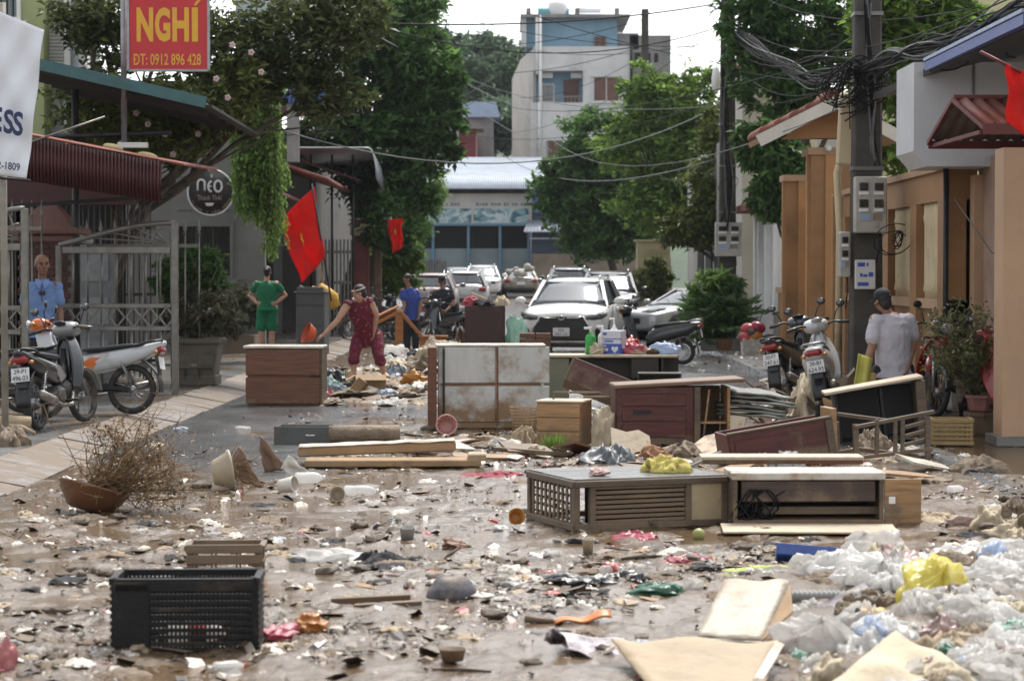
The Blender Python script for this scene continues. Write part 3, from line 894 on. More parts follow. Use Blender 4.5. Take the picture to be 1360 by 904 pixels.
wbox('balcony_door',(AX(749),1.4,AZ(137)),(AX(769),1.52,AZ(105)),BRW,apt)
window(apt,AX(728),AZ(134),AZ(110),17 / pa,1.5,WHITEP,glass('far_pane',(0.05,0.06,0.065),0.1),1)
window(apt,AX(797),AZ(62.8),AZ(48),17 / pa,0.7,AG,BRW,1)
window(apt,AX(736),AZ(212),AZ(187),20 / pa,0.0,AG,BRW,0)
for px in (729,768):
 wbox('air_conditioner',(AX(px) - .45,.9,AZ(103)),(AX(px) + .25,1.45,AZ(96)),WHITEP,apt)
for px,a,b_ in ((717.5,210,22),(713,100,25),(838,128,63),(716,212,137)):
 MB().cyl((AX(px),-.12,AZ(a)),(AX(px),-.12,AZ(b_)),.1,None,8).build('drain_pipe',WHITEP if px != 838 else DARKSTEEL,apt)
rl = MB()
for k in range(14): rl.box((AX(710) + k * (AX(773) - AX(710)) / 13,.05,AZ(133)),(.04,.04,8 / pa))
rl.box(((AX(710) + AX(773)) / 2,.05,AZ(129)),(63 / pa,.06,.06)); rl.build('balcony_rail',AG,apt)['kind'] = 'stuff'
tk = MB(); tk.cyl((AX(715),3,AZ(14)),(AX(757),3,AZ(14)),.42,.42,14); tk.build('water_tank',flat('tank_teal',(0.09,0.30,0.32)),apt)
MB().lathe([(.0,-.55),(.6,-.5),(.66,0),(.6,.45),(0,.55)],(AX(742),3,AZ(8)),16).build('water_tank',flat('tank_white',(0.65,0.66,0.66)),apt)
sh = MB(); sh.add([(AX(770),2,AZ(20)),(AX(800),2,AZ(20)),(AX(800),4,AZ(8)),(AX(770),4,AZ(8)),(AX(770),2,AZ(20) - .1),(AX(800),2,AZ(20) - .1),(AX(800),4,AZ(8) - .1),(AX(770),4,AZ(8) - .1)],
     [(0,1,2,3),(7,6,5,4),(0,4,5,1),(1,5,6,2),(2,6,7,3),(3,7,4,0)]).build('solar_heater',PALESHEET,apt)
MB().cyl((AX(769),4,AZ(7)),(AX(801),4,AZ(7)),.25,.25,12).build('heater_tank',WHITEP,apt)
for px in (702,767,820): wbox('roof_post',(AX(px - 3),1,AZ(21)),(AX(px + 3),1.5,AZ(10)),AG,apt)
# houses on the left beyond the hall
def small_house(name,label,x0,x1,y,ztop,depth,wm,rm,eave_py,top_py,wins=()):
 p = ppm(y); f = lambda px: (px - 680) / p; fz = lambda py: 1.75 + (360 - py) / p
 t = thing(name,label,'house',(0,y,0))
 wbox('wall',(f(x0),0,0),(f(x1),depth,fz(ztop)),wm,t)
 r_ = MB(); r_.prism([(f(x0) - .5,fz(eave_py)),(f(x1) + .5,fz(eave_py)),(f(x1) + .2,fz(top_py)),(f(x0) - .2,fz(top_py))],depth * .6,Matrix.Translation((0,-.6,0)))
 r_.build('roof',rm,t)
 for (a,b_,c,d) in wins: window(t,(f(a) + f(b_)) / 2,fz(d),fz(c),(b_ - a) / p,0,WHITEP,glass('far_pane'),0)
 return t
small_house('red_house','dark red house with white pilasters behind the hall roof',566,632,150,172,8,M('red_wall',(0.20,0.04,0.045),0.7,0,0.15,1),AG,172,165,[(575,590,186,208)])
hs = [o for o in bpy.data.objects if o.name == 'red_house'][0]
for px in (602,608): wbox('pilaster',((px - 681.5) / 20,-.15,0),((px - 678.5) / 20,0,1.75 + (360 - 173) / 20),WHITEP,hs)
small_house('blue_roofed_house','low house with pale blue sheet roof below the hillside trees',600,655,158,156,8,AG,M('pale_blue_sheet',(0.30,0.38,0.52),0.4,0.2,0.1,1),157,137)
small_house('grey_gable_house','grey house with brown sloping roof beside the tall dark tree',550,598,135,84,8,M('grey_blue_wall',(0.27,0.28,0.30),0.8,0,0.12,0.6),M('brown_tile_far',(0.17,0.10,0.085),0.8,0,0.2,1),86,74)

# == left side of the street
# yellow-green house with shutters behind the banner
y0 = 36.0; p = ppm(y0); f = lambda px: (px - 680) / p; fz = lambda py: 1.75 + (360 - py) / p
YG = M('yellowgreen_wall',(0.36,0.40,0.20),0.75,0,0.1,1.2,0.15,(0.25,0.24,0.15))
hs = thing('yellow_green_house','yellow-green upper house wall with barred window and white louvred shutters','house',(0,y0,0))
wbox('wall',(f(-130),0,0),(f(60),1.5,fz(-60)),YG,hs)
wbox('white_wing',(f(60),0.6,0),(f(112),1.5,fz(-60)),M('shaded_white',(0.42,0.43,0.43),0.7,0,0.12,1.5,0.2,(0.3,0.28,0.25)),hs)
wd = window(hs,f(8),fz(30),fz(-25),46 / p,0,WHITEP,glass('near_pane',(0.03,0.04,0.04),0.08),1)
for k in range(6): MB().box((f(-12 + k * 8),-.06,fz(2)),(.02,.02,54 / p)).build('window_bar',GREENSHEET,wd)
sh = wbox('shutter_frame',(f(60),.5,fz(92)),(f(84),.6,fz(-30)),DARKSTEEL,hs)
for k in range(26):
 MB().box((f(72),.46,fz(90 - k * 4.7)),(24 / p,.07,.03),(R(35),0,0)).build('shutter_slat',WHITEP,sh)
for px in (88,108): wbox('column',(f(px - 4),.2,0),(f(px + 4),.6,fz(-50)),WHITEP,hs)
wbox('curtain_wall',(f(92),.3,fz(95)),(f(104),.5,fz(20)),M('pale_blue_panel',(0.5,0.55,0.6),0.6),hs)

# teal sheet roof sloping to the street
rf = thing('teal_sheet_roof','teal metal roof sloping down over the pavement by the red awning','roof',(0,30,0))
A,B_,C_,D_ = Vector((-6.6,0,4.53)),Vector((-4.05,0,3.95)),Vector((-3.98,5,3.87)),Vector((-6.6,5,4.5))
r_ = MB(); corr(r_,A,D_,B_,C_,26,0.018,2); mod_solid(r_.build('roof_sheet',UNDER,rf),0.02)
MB().bar(A + Vector((0,-.02,.03)),B_ + Vector((0,-.02,.03)),.05,.15,(0,0,1)).build('fascia',GREENSHEET,rf)
MB().bar(B_ + Vector((.02,0,-.02)),C_ + Vector((.02,0,-.02)),.12,.04,(0,0,1)).build('gutter',UNDER,rf)
for k in range(5):
 yk = .5 + k; MB().bar((-6.6,yk,4.42),(-4.1,yk,3.86),.05,.08).build('rafter',UNDER,rf)
MB().cyl((-5.9,.6,.1),(-5.9,.6,4.2),.05).build('post',DARKSTEEL,rf)
MB().cyl((-6.4,.55,3.55),(-4.6,.55,3.62),.035).build('tie_beam',DARKSTEEL,rf)
# red corrugated awning
aw = thing('red_awning','dark red corrugated awning panel hanging above the steel gate','awning',(0,29,0))
A,B_,C_,D_ = Vector((-6.5,0,3.53)),Vector((-4.5,0,3.15)),Vector((-6.5,0,2.95)),Vector((-4.5,0,2.63))
r_ = MB(); corr(r_,A,B_,C_,D_,44,0.014,1,(0,-1,0)); mod_solid(r_.build('front_panel',REDSHEET,aw),0.01)
r_ = MB(); corr(r_,A + Vector((0,0,.03)),A + Vector((0,3.4,.1)),B_ + Vector((.3,0,-.03)),B_ + Vector((.3,3.4,.05)),16,0.016,1); mod_solid(r_.build('roof_sheet',REDROOF,aw),0.012)
MB().bar((-6.5,.02,3.5),(-4.5,.02,3.12),.04,.05).build('frame_bar',DARKSTEEL,aw)
MB().bar((-6.5,.5,2.6),(-4.6,1.2,2.75),.05,.05).build('frame_bar',DARKSTEEL,aw)
MB().cyl((-6.45,-.05,3.3),(-5.2,-.05,3.72),.014).build('stay_rod',STEEL,aw)
for (a,b_) in ((-6.4,3.62),(-5.2,3.36),(-4.75,3.25)):
 MB().ell((a,.5,b_),(.14,.12,.05),(0,.2,0),10,6).build('rag',M('yellow_rag',(0.45,0.38,0.2),0.8),aw)
# shop house front behind the gate
sf = thing('shop_house','dark shop house front with folding steel bars behind the open gate','house',(0,34,0))
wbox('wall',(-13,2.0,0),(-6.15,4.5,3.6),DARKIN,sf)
wbox('lintel',(-9,0,2.75),(-5.7,.3,3.3),M('maroon_beam',(0.06,0.02,0.02),0.7),sf)
for k in range(38):
 MB().box((-8.6 + k * .085,.12,1.45),(.022,.022,2.6)).build('folding_bar',M('folding_steel',(0.05,0.043,0.038),0.5,0.4),sf)
for z in (.4,1.4,2.4): MB().box((-7.0,.15,z),(3.3,.02,.04)).build('cross_rail',DARKSTEEL,sf)
dr = wbox('door',(-6.55,.0,.12),(-6.0,.08,2.15),M('grey_door',(0.16,0.17,0.17),0.5,0.2),sf)
for z in (.5,1.15,1.8): wbox('door_panel',(-6.48,-.02,z - .2),(-6.07,.0,z + .2),M('grey_door_panel',(0.21,0.22,0.22),0.5,0.2),dr)
# brick gate pillar
bp = thing('brick_pillar','dark brick gate pillar with peaked cap behind the man in the blue polo','pillar',D(66,360,31).xy.to_3d())
bp.location.z = 0.1
wbox('core',(-.34,-.34,0),(.34,.34,2.05),MORTAR,bp)
bm_ = MB().box((0,0,0),(.21,.03,.064),None,.006).mesh('brick',BRICKM)
for r0 in range(27):
 for k in range(3):
  o = bpy.data.objects.new('brick',bm_); o.location = (-.235 + k * .225 + (.04 if r0 % 2 else -.02) ,-.345 + random.uniform(-.004,.004),.06 + r0 * .074); put(o,bp)
MB().box((0,0,2.09),(.86,.86,.1),None,.02).box((0,0,2.19),(.98,.98,.09),None,.02).build('cornice',M('pillar_cap',(0.15,0.07,0.055),0.7,0,0.2,4),bp)
MB().box((0,0,2.40),(.8,.8,.34),None,0,.25).build('cap',M('pillar_cap'  ,(0,0,0)),bp)
lm = MB(); lm.box((.52,-.3,2.08),(.26,.14,.1),(0,.25,.4),.03); lm.cyl((.3,-.3,2.0),(.45,-.3,2.05),.03); lm.build('floodlight',M('grey_plastic',(0.4,0.4,0.38),0.5),bp)

def gate_leaf(label,loc,w,h_low,h_high,rz=0.0,flip=False):
 """steel leaf: posts, rails, bars, a band of diamonds, a sweeping arch with fan rods and spear tips"""
 t = thing('steel_gate',label,'gate',loc,rz,'steel gate leaves')
 sx = -1 if flip else 1
 X = lambda u: sx * (u - .5) * w
 b = MB().box((X(1),0,h_high / 2),(.09,.07,h_high),None,.008); b.build('post',STEEL,t)
 MB().box((X(0),0,h_low / 2),(.07,.06,h_low),None,.008).build('post',STEEL,t)
 zt = h_low - .06
 for z,th in ((zt,.09),(1.18,.06),(.88,.06),(.12,.06)): MB().box((0,0,z),(w - .1,.05,th),None,.006).build('rail',STEEL,t)
 nb = max(4,int(w / .19))
 for k in range(1,nb):
  MB().cyl((X(k / nb),0,1.2),(X(k / nb),0,zt),.014,None,8).build('bar',STEEL,t)
  MB().cyl((X(k / nb),0,.14),(X(k / nb),0,.86),.014,None,8).build('bar',STEEL,t)
 nd = max(3,int(w / .2))
 for k in range(nd):
  c = X((k + .5) / nd); d = MB()
  for (a,b_) in (((-.1,0),(0,.13)),((0,.13),(.1,0)),((.1,0),(0,-.13)),((0,-.13),(-.1,0))):
   d.bar((c + a[0],0,1.03 + a[1]),(c + b_[0],0,1.03 + b_[1]),.02,.02,(0,1,0))
  d.build('diamond',STEEL,t)
 pts = [(X(u),0,h_low + (h_high - h_low) * math.sin(u * math.pi / 2) ** 1.1) for u in [i / 14 for i in range(15)]]
 MB().tube(pts,.034,8).build('arch_rail',STEEL,t)
 hub = Vector((X(.93),0,h_low + .03))
 for q in (3,6,9,11):
  MB().cyl(hub,pts[q] if q != 3 else (X(.28),0,h_low + .10),.013,None,6).build('fan_rod',STEEL,t)
 MB().tube([hub + Vector((sx * -.2 * math.cos(a),0,.2 * math.sin(a))) for a in [i * math.pi / 2 / 6 for i in range(7)]],.014,6).build('fan_ring',STEEL,t)
 return t
def fence_run(label,loc,w,h,n,rz=0.0):
 t = thing('spear_fence',label,'fence',loc,rz)
 for k in range(n):
  x = -w / 2 + w * k / (n - 1)
  s_ = MB().cyl((x,0,.1),(x,0,h),.013,None,6); s_.lathe([(.0,0),(.028,.02),(.012,.05),(.03,.09),(.012,.15),(.0,.24)],(x,0,h),8)
  s_.build('spear_bar',STEEL,t)
 for z in (.3,h - .15): MB().box((0,0,z),(w,.03,.05)).build('rail',STEEL,t)
 return t
gp = D(155,360,30)
gate_leaf('open steel gate leaf with arched top and diamond band beside the big planter',(gp.x,30,0.11),1.54,1.98,2.28)
gp = D(-20,360,28.2)
gate_leaf('steel gate leaf with thin bars standing behind the parked motorbikes',(gp.x,28.2,0.11),1.0,2.0,2.42,0.0,False)
gp = D(190,360,32.2)
fence_run('spear-tipped steel fence rising behind the arched gate leaf',(gp.x,32.2,0.11),1.6,2.15,9)
gp = D(10,360,29.6)
fence_run('spear-tipped steel fence above the thin barred gate leaf',(gp.x,29.6,0.11),.9,2.35,8)

# banner
bn = thing('vinyl_banner','white vinyl banner with dark blue capitals hung on a pole','banner',D(0,235,22))
o0 = bn.location.copy()
c00,c10,c01,c11 = D(-90,222,22),D(36,237,22),D(-75,-15,22),D(58,40,22)
def bpt(u,v):
 q = c00.lerp(c10,u).lerp(c01.lerp(c11,u),v) - o0
 q.y += .012 * math.sin((u * 2.2 + v * 3.1) * 5) + .02 * mnoise.noise((u * 5 + v * 3,v * 2,2)) + .015 * math.sin((u * 4 - v * 2.5) * 6)
 return q
r_ = MB(); r_.grid(bpt,40,40); mod_solid(r_.build('sheet',M('banner_vinyl',(0.72,0.75,0.80),0.45,0,0.04,2,0,MUD,0.05,8),bn),0.004)
NAVY = flat('navy_print',(0.015,0.022,0.09),0.5)
rt = (c10 - c00).normalized(); upv = (c11 - c10).normalized()
for px,ch in ((-3,'E'),(12.5,'S'),(25,'S')):
 lettering('letter',ch,NAVY,bn,D(px,162,21.9) + Vector((0,-.03,(12.5 - px) * .0016)) - o0,rt,Vector((.04,0,1)),.235,.098,.03)
lettering('phone_number','7 012-1809',NAVY,bn,D(3,219.5,21.9) + Vector((0,-.03,0)) - o0,rt,Vector((.04,0,1)),.075,.36,.02)
MB().cyl(D(-88,228,22.05) - o0,D(40,240,22.05) - o0,.014).build('lower_rod',DARKSTEEL,bn)
pb = D(6,300,22.15); MB().cyl((pb.x - o0.x,.12,-o0.z + .1),(pb.x - o0.x,.12,1.7),.035).build('pole',M('pole_tan',(0.24,0.22,0.18),0.6),bn)

# red sign on a pole
sg = thing('phone_number_sign','red sign board with yellow lettering on a grey pole above the teal roof','sign',D(165,195,30.5))
o0 = sg.location.copy()
MB().cyl((0,0,-.03),(0,0,3.0),.04).build('pole',M('galvanised_pole',(0.27,0.28,0.29),0.4,0.6),sg)
MB().box((.12,-.02,.02),(.4,.12,.07)).build('foot_plate',WHITEP,sg)
a,b_ = D(171,94,30.4) - o0,D(277,-22,30.4) - o0
fr = MB(); fr.box(((a.x + b_.x) / 2,a.y,(a.z + b_.z) / 2),(b_.x - a.x,.05,b_.z - a.z),None,.01)
fr.build('board',M('sign_red',(0.50,0.012,0.02),0.4,0,0.06,2),sg)
ed = MB()
for (q0,q1) in (((a.x,a.z),(b_.x,a.z)),((a.x,b_.z),(b_.x,b_.z)),((a.x,a.z),(a.x,b_.z)),((b_.x,a.z),(b_.x,b_.z))):
 ed.bar((q0[0],a.y - .015,q0[1]),(q1[0],a.y - .015,q1[1]),.03,.06,(0,1,0))
ed.build('frame',M('sign_edge',(0.3,0.3,0.3),0.4,0.6),sg)
YEL = flat('yellow_print',(0.68,0.36,0.025),0.5)
# the tall capitals are drawn out like condensed print
base_z = (D(0,55.5,30.35) - o0).z; top_z = (D(0,10,30.35) - o0).z
for px,ch,w_ in ((192,'N',22),(215.5,'G',20.5),(239.5,'H',22),(258.5,'I',8)):
 lettering('letter',ch,YEL,sg,((D(px,0,30.35) - o0).x,a.y - .03,(base_z + top_z) / 2),(1,0,0),(0,0,1),top_z - base_z,w_ / ppm(30.35),.045)
ac = D(262,3.0,30.35) - o0
MB().bar((ac.x - .035,a.y - .033,ac.z - .04),(ac.x + .05,a.y - .033,ac.z + .06),.035,.006,(0,1,0)).build('accent',YEL,sg)
q = D(222,79,30.35) - o0
lettering('phone_number','DT: 0912 896 428',YEL,sg,(q.x,a.y - .03,q.z),(1,0,0),(0,0,1),.155,.90,.012)
MB().box((q.x - .437,a.y - .036,q.z),(.042,.004,.018)).build('accent',YEL,sg)

# cafe wall, round sign, low planted bed
cw = thing('cafe_wall','grey plaster cafe wall with dark barred window behind the round sign','wall',(0,46.5,0))
p = ppm(46.5); f = lambda px: (px - 680) / p; fz = lambda py: 1.75 + (360 - py) / p
wbox('plaster',(f(150),0,.05),(f(352),.25,fz(140)),GREYWALL,cw)
for k,z in enumerate((fz(236),fz(280),fz(372))): wbox('joint_band',(f(236),-.012,z),(f(352),0,z + .025),CONCD,cw)
win = window(cw,f(272),fz(370),fz(297),76 / p,0,GREYWALL,glass('cafe_pane',(0.025,0.025,0.022),0.12),2)
for k in range(9): MB().box((f(240 + k * 8),-.05,fz(333)),(.018,.018,70 / p)).build('window_bar',DARKSTEEL,win)
wbox('cap',(f(148),-.1,fz(140)),(f(356),.4,fz(134)),CONCD,cw)
rs = thing('round_cafe_sign','round dark brown cafe sign with white lettering and pale rim','sign',D(279.5,255.5,45.5))
p = ppm(45.5)
MB().cyl((0,0.02,0),(0,.16,0),30.5 / p,None,40).build('board',M('sign_brown',(0.008,0.0045,0.0045),0.6,0,0.2,3),rs)
MB().tube([(30.2 / p * math.cos(i * math.pi / 24),.03,30.2 / p * math.sin(i * math.pi / 24)) for i in range(49)],.022,8,False).build('rim',M('sign_rim',(0.5,0.51,0.54),0.35,0.3),rs)
MB().box((0,.6,0),(.06,1.0,.3)).build('bracket',DARKSTEEL,rs)
PW = flat('white_print',(0.55,0.55,0.55)); PB = flat('beige_print',(0.27,0.22,0.18))
def arc(c,r,a0,a1,n=10): return [(c[0] + r[0] * math.cos(a0 + (a1 - a0) * i / n),0,c[1] + r[1] * math.sin(a0 + (a1 - a0) * i / n)) for i in range(n + 1)]
k_ = 1.0 / (11.3 * p)   # from the enlarged view to metres
def Q(x,z): return ((x - 455) * k_,0,(455 - z) * k_)
def stroke(nm,pts,r,m_): MB().tube([(q[0],.0,q[2]) for q in pts],r,8).build(nm,m_,rs)
sr = 17 * k_
stroke('letter',[Q(265,430),Q(265,330)] + [Q(318 + 53 * math.cos(a),320 - 53 * math.sin(a)) for a in [math.pi - i * math.pi / 8 for i in range(9)]] + [Q(371,430)],sr,PW)
stroke('letter',[Q(475,440)] + [Q(450 - 30 * math.sin(i * math.pi / 8) ,300 + 140 * (1 - i / 8)) for i in range(9)] + [Q(475,290)],sr,PW)
stroke('letter',[Q(428,365),Q(470,365)],sr * .8,PW)
stroke('letter',[Q(570 + 55 * math.cos(i * math.pi / 10),365 - 82 * math.sin(i * math.pi / 10)) for i in range(21)],sr,PW)
stroke('accent',[Q(452,205),Q(475,195),Q(480,215),Q(462,240)],sr * .55,PW)
lettering('motto','Thành Thơi',PB,rs,(Q(440,540)[0],.005,Q(440,535)[2]),(1,0,0),(0,0,1),75 * k_,360 * k_)
MB().lathe([(.0,-.03),(.06,-.025),(.085,.02),(.09,.035),(0,.035)],(Q(440,640)[0],.0,Q(0,640)[2]),12,None,True,1,.1).build('cup_mark',PW,rs)
tx = 'Dồ uống từ thiên nhiên'; R_ = 300 * k_
for i,ch in enumerate(tx):
 if ch == ' ': continue
 an = R(207 + (333 - 207) * i / (len(tx) - 1))
 lettering('small_letter',ch,PB,rs,(R_ * math.cos(an),.005,R_ * math.sin(an)),(-math.sin(an),0,math.cos(an)),(-math.cos(an),0,-math.sin(an)),None,(22 if ch not in 'it' else 14) * k_)
# bed of plants beside the green-clad woman
bd = thing('planted_bed','low rendered planter bed with dusty shrubs beside the woman in green','planter',(0,45.5,0.1))
p = ppm(45.5); f = lambda px: (px - 680) / p
wbox('wall',(f(250),-.1,0),(f(338),.8,.36),M('bed_wall',(0.2,0.15,0.105),0.8,0,0.2,2),bd)
V,F = leaf_cloud([(D(px,py,45.6) - bd.location,(.42,.4,.36),1) for px,py in ((268,420),(300,415),(325,418),(330,400),(290,432))],3600,.12,41)
np_obj('shrub',V,F,LV_DUSTY,bd)
# big planter by the gate
pl = thing('square_planter','large square concrete planter with dusty bush beside the arched gate leaf','planter',(D(262,500,32.5).x,32.5,0.11))
PLM = M('planter_concrete',(0.125,0.11,0.085),0.8,0,0.3,3,0.4,(0.06,0.048,0.03))
MB().box((0,0,.08),(.62,.62,.16),None,.02).build('foot',PLM,pl)
MB().box((0,0,.38),(.56,.56,.46),None,.015,1.22).build('body',PLM,pl)
MB().box((0,0,.64),(.76,.76,.08),None,.02).build('rim',PLM,pl)
for s_ in (-.16,.16): MB().box((s_,-.315,.38),(.22,.02,.26),(-.13,0,0),.008).build('relief_panel',PLM,pl)
tr = MB()
for k in range(9): limb(tr,(random.uniform(-.15,.15),random.uniform(-.15,.15),.62),(random.uniform(-.5,.5),random.uniform(-.3,.3),random.uniform(1.1,1.9)),.015,.004,.4)
tr.build('stem',BARK,pl)
V,F = leaf_cloud([((.1,0,1.02),(.52,.45,.36),3),((-.2,-.05,.98),(.3,.3,.3),1),((.35,0,.95),(.25,.3,.3),1),((.0,.1,1.25),(.35,.35,.25),1)],5200,.085,42,shell=.55)
np_obj('foliage',V,F,LV_DUSTY,pl)
V,F = leaf_cloud([((-.22,.25,1.62),(.40,.3,.36),1),((.05,.25,1.8),(.3,.3,.25),.6),((-.45,.2,1.35),(.28,.2,.3),.5),((.1,.2,1.5),(.3,.3,.25),.6)],4200,.10,43,shell=.3)
np_obj('foliage',V,F,LV_DARK,pl)

# row of houses further up on the left
def row_house(name,label,s,ya,yb,h,wm):
 t = thing(name,label,'house',(SX(s,ya),ya,0))
 wbox('wall',(-7,0,0),(0,yb - ya,h),wm,t)
 return t
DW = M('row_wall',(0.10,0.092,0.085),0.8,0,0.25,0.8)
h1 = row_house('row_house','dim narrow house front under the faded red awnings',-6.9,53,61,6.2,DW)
wbox('doorway',(-.02,2,0),(.03,5.2,2.6),DARKIN,h1)
for k in range(16): MB().box((.05,2.1 + k * .2,1.3),(.02,.03,2.5)).build('shutter_bar',DARKSTEEL,h1)
for (a,c,d,e,m_,w_,nm) in [((-.1,.0,4.55),(1.9,.0,3.9),(1.9,7,3.85),(-.1,7,4.5),REDROOF,18,'upper_awning'),((-.6,-1.5,4.15),(1.1,-1.5,3.45),(1.1,4,3.4),(-.6,4,4.1),REDROOF,14,'lower_awning')]:
 r_ = MB(); corr(r_,a,e,c,d,w_,.03,1); mod_solid(r_.build(nm,m_,h1),.03)
for k in range(6): MB().cyl((.3 + k * .15,-1.45,2.3 + .18 * k),(1.1,-1.45,2.35 + .16 * k),.012,None,6).build('frame_bar',STEEL,h1)
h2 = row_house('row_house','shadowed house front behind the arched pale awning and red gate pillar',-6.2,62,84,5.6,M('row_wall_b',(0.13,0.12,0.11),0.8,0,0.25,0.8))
va = thing('arched_awning','pale arched sheet awning below the dark tree','awning',(0,58,0))
p = ppm(58); f = lambda px: (px - 680) / p; fz = lambda py: 1.75 + (360 - py) / p
def arch_pt(u,v):
 # a sheet running to the street with a drooping rounded end
 t_ = v * 1.0
 x = f(395) + (f(500) - f(395)) * min(1,t_ / .8 * .9 + .0) if t_ < .8 else f(395) + (f(500) - f(395)) * (.9 + .1 * math.sin((t_ - .8) / .2 * math.pi / 2))
 z = fz(197) if t_ < .8 else fz(197) - (1 - math.cos((t_ - .8) / .2 * math.pi / 2)) * 40 / p
 return (x,u * 4,z - .25 * u + .02 * math.sin(u * 20 * 2 * math.pi))
r_ = MB(); r_.grid(arch_pt,80,20); mod_solid(r_.build('sheet',PALESHEET,va),.03)
MB().bar((f(400),.05,fz(214)),(f(478),.05,fz(240)),.05,.45,(0,1,0)).build('side_panel',REDSHEET,va)
for px in (412,440,468): MB().cyl((f(px),.3,0.1),(f(px),.3,fz(205)),.03).build('post',DARKSTEEL,va)
bs = thing('blue_balcony_shed','balcony roofed with pale sheet and clad in blue corrugated metal','balcony',(0,52,0))
p = ppm(52); f = lambda px: (px - 680) / p; fz = lambda py: 1.75 + (360 - py) / p
r_ = MB(); corr(r_,(f(325),0,fz(139)),(f(434),0,fz(139)),(f(325),0,fz(113)),(f(434),0,fz(113)),22,.03,1,(0,-1,0)); mod_solid(r_.build('cladding',BLUESHEET,bs),.02)
r_ = MB(); corr(r_,(f(325),-.3,fz(112)),(f(440),-.3,fz(111)),(f(325),3,fz(98)),(f(440),3,fz(98)),24,.03,1); mod_solid(r_.build('roof_sheet',PALESHEET,bs),.03)
r_ = MB(); corr(r_,(f(440),-.3,fz(111)),(f(440),3,fz(98)),(f(462),-.3,fz(124)),(f(462),3,fz(112)),10,.02,1); mod_solid(r_.build('roof_end',PALESHEET,bs),.03)
wbox('slab',(f(320),.05,fz(142)),(f(436),3.5,fz(138)),CONC,bs)
wbox('column',(f(381),.1,fz(215)),(f(396),.5,fz(142)),CONC,bs)
wbox('upper_wall',(f(300),2.0,fz(100)),(f(440),4,fz(-40)),M('pale_teal_wall',(0.36,0.42,0.43),0.75,0,0.12,1),bs)
window(bs,f(395),fz(60),fz(10),36 / p,2.0,WHITEP,glass('near_pane'),1)
# slatted fence and red pillar
fn = thing('picket_fence','pale grey picket fence beside the red pillar','fence',(0,59,.15))
p = ppm(59); f = lambda px: (px - 680) / p
for k in range(9):
 hgt = (360 - 318) / p + 1.6
 MB().box((f(428 + k * 4.9),0,hgt / 2),(.055,.03,hgt),None,.01).build('picket',CONC,fn)
for z in (.5,1.3,2.1): MB().box((f(447),.03,z),(45 / p,.03,.08)).build('rail',CONC,fn)
rp = thing('red_pillar','red and cream gate pillar under the arched awning','pillar',(D(480,360,60).x,60,.12))
MB().box((0,0,1.5),(.42,.42,3.0),None,.02).build('shaft',M('pillar_red',(0.17,0.05,0.045),0.7,0,0.2,2),rp)
MB().box((0,0,2.72),(.56,.56,.32),None,.03).build('capital',CREAM,rp)
MB().box((.42,.3,1.35),(.2,.2,2.7),None,.02).build('side_post',M('pillar_brown',(0.2,0.12,0.08),0.7),rp)
gf = thing('grey_picket_fence','tall weathered grey paling fence near the end of the street','fence',(0,84,gz(84)))
p = ppm(84); f = lambda px: (px - 680) / p
for k in range(11): MB().box((f(556 + k * 3.6),0,.95),(.075,.03,1.9 + .06 * (k % 3)),None,.01).build('paling',CONCD,gf)
for z in (.5,1.4): MB().box((f(574),.03,z),(38 / p,.03,.08)).build('rail',CONCD,gf)

# == right side of the street
def SWALL(name,parent,ya,yb,s,thick,z0,z1,mat,y_ref):
 """wall piece parallel to the street, front face at s"""
 m_ = MB(); xa,xb = SX(s,ya),SX(s,yb)
 vs = [(xa,ya - y_ref,z0),(xb,yb - y_ref,z0),(xb + thick,yb - y_ref,z0),(xa + thick,ya - y_ref,z0)]
 vs += [(v[0],v[1],z1) for v in vs]
 m_.add(vs,[(0,1,2,3),(7,6,5,4),(0,4,5,1),(1,5,6,2),(2,6,7,3),(3,7,4,0)])
 return m_.build(name,mat,parent)
WS = 4.92
ow = thing('ochre_garden_wall','ochre garden wall with cream fluted panels behind the utility pole','wall',(0,27.4,0))
SWALL('base',ow,27.4,36.9,WS + .05,.3,.05,1.28,OCHRE,27.4)
SWALL('sill',ow,27.4,36.9,WS - .03,.4,1.28,1.40,PEACH,27.4)
SWALL('top_beam',ow,27.4,36.9,WS,.35,2.62,2.98,OCHRE,27.4)
SWALL('coping',ow,27.4,36.9,WS - .06,.5,2.98,3.06,PEACH,27.4)
SWALL('back_panel',ow,27.4,36.9,WS + .22,.08,1.40,2.62,CREAM,27.4)
for k,ya in enumerate((27.4,29.5,31.9,34.2,36.4)):
 SWALL('pilaster',ow,ya,ya + .5,WS - .04,.38,.05,2.62,OCHRE,27.4)
for (ya,yb) in ((27.95,29.45),(30.05,31.85),(32.45,34.15),(34.75,36.35)):
 n_ = int((yb - ya) / .17)
 for k in range(n_):
  yy = ya + (k + .5) * (yb - ya) / n_
  b_ = MB().lathe([(.05,0),(.05,.08),(.07,.1),(.055,.2),(.055,.95),(.072,1.05),(.06,1.1),(.06,1.22)],(SX(WS + .1,yy),yy - 27.4,1.40),8)
  b_.build('fluted_column',CREAM,ow)
gt = thing('ochre_gatehouse','ochre gate posts under a small tiled roof with pale eaves','gatehouse',(0,38,0))
for (xa,xb,ya,yb,zt) in ((5.02,5.68,0,.7,3.82),(5.28,5.70,5.6,6.1,3.6)):
 pr = wbox('post',(xa,ya,.08),(xb,yb,zt),OCHRE,gt)
 wbox('pilaster_strip',(xa - .05,ya + .12,.1),(xa,ya + .26,zt - .1),M('ochre_light',(0.40,0.20,0.075),0.6,0,0.1,2),pr)
 wbox('pilaster_strip',(xa + .24,ya - .04,.1),(xa + .40,ya,zt - .1),M('ochre_light',(0,0,0)),pr)
 wbox('post_cap',(xa - .06,ya - .06,zt - .12),(xb + .06,yb + .06,zt),PEACH,pr)
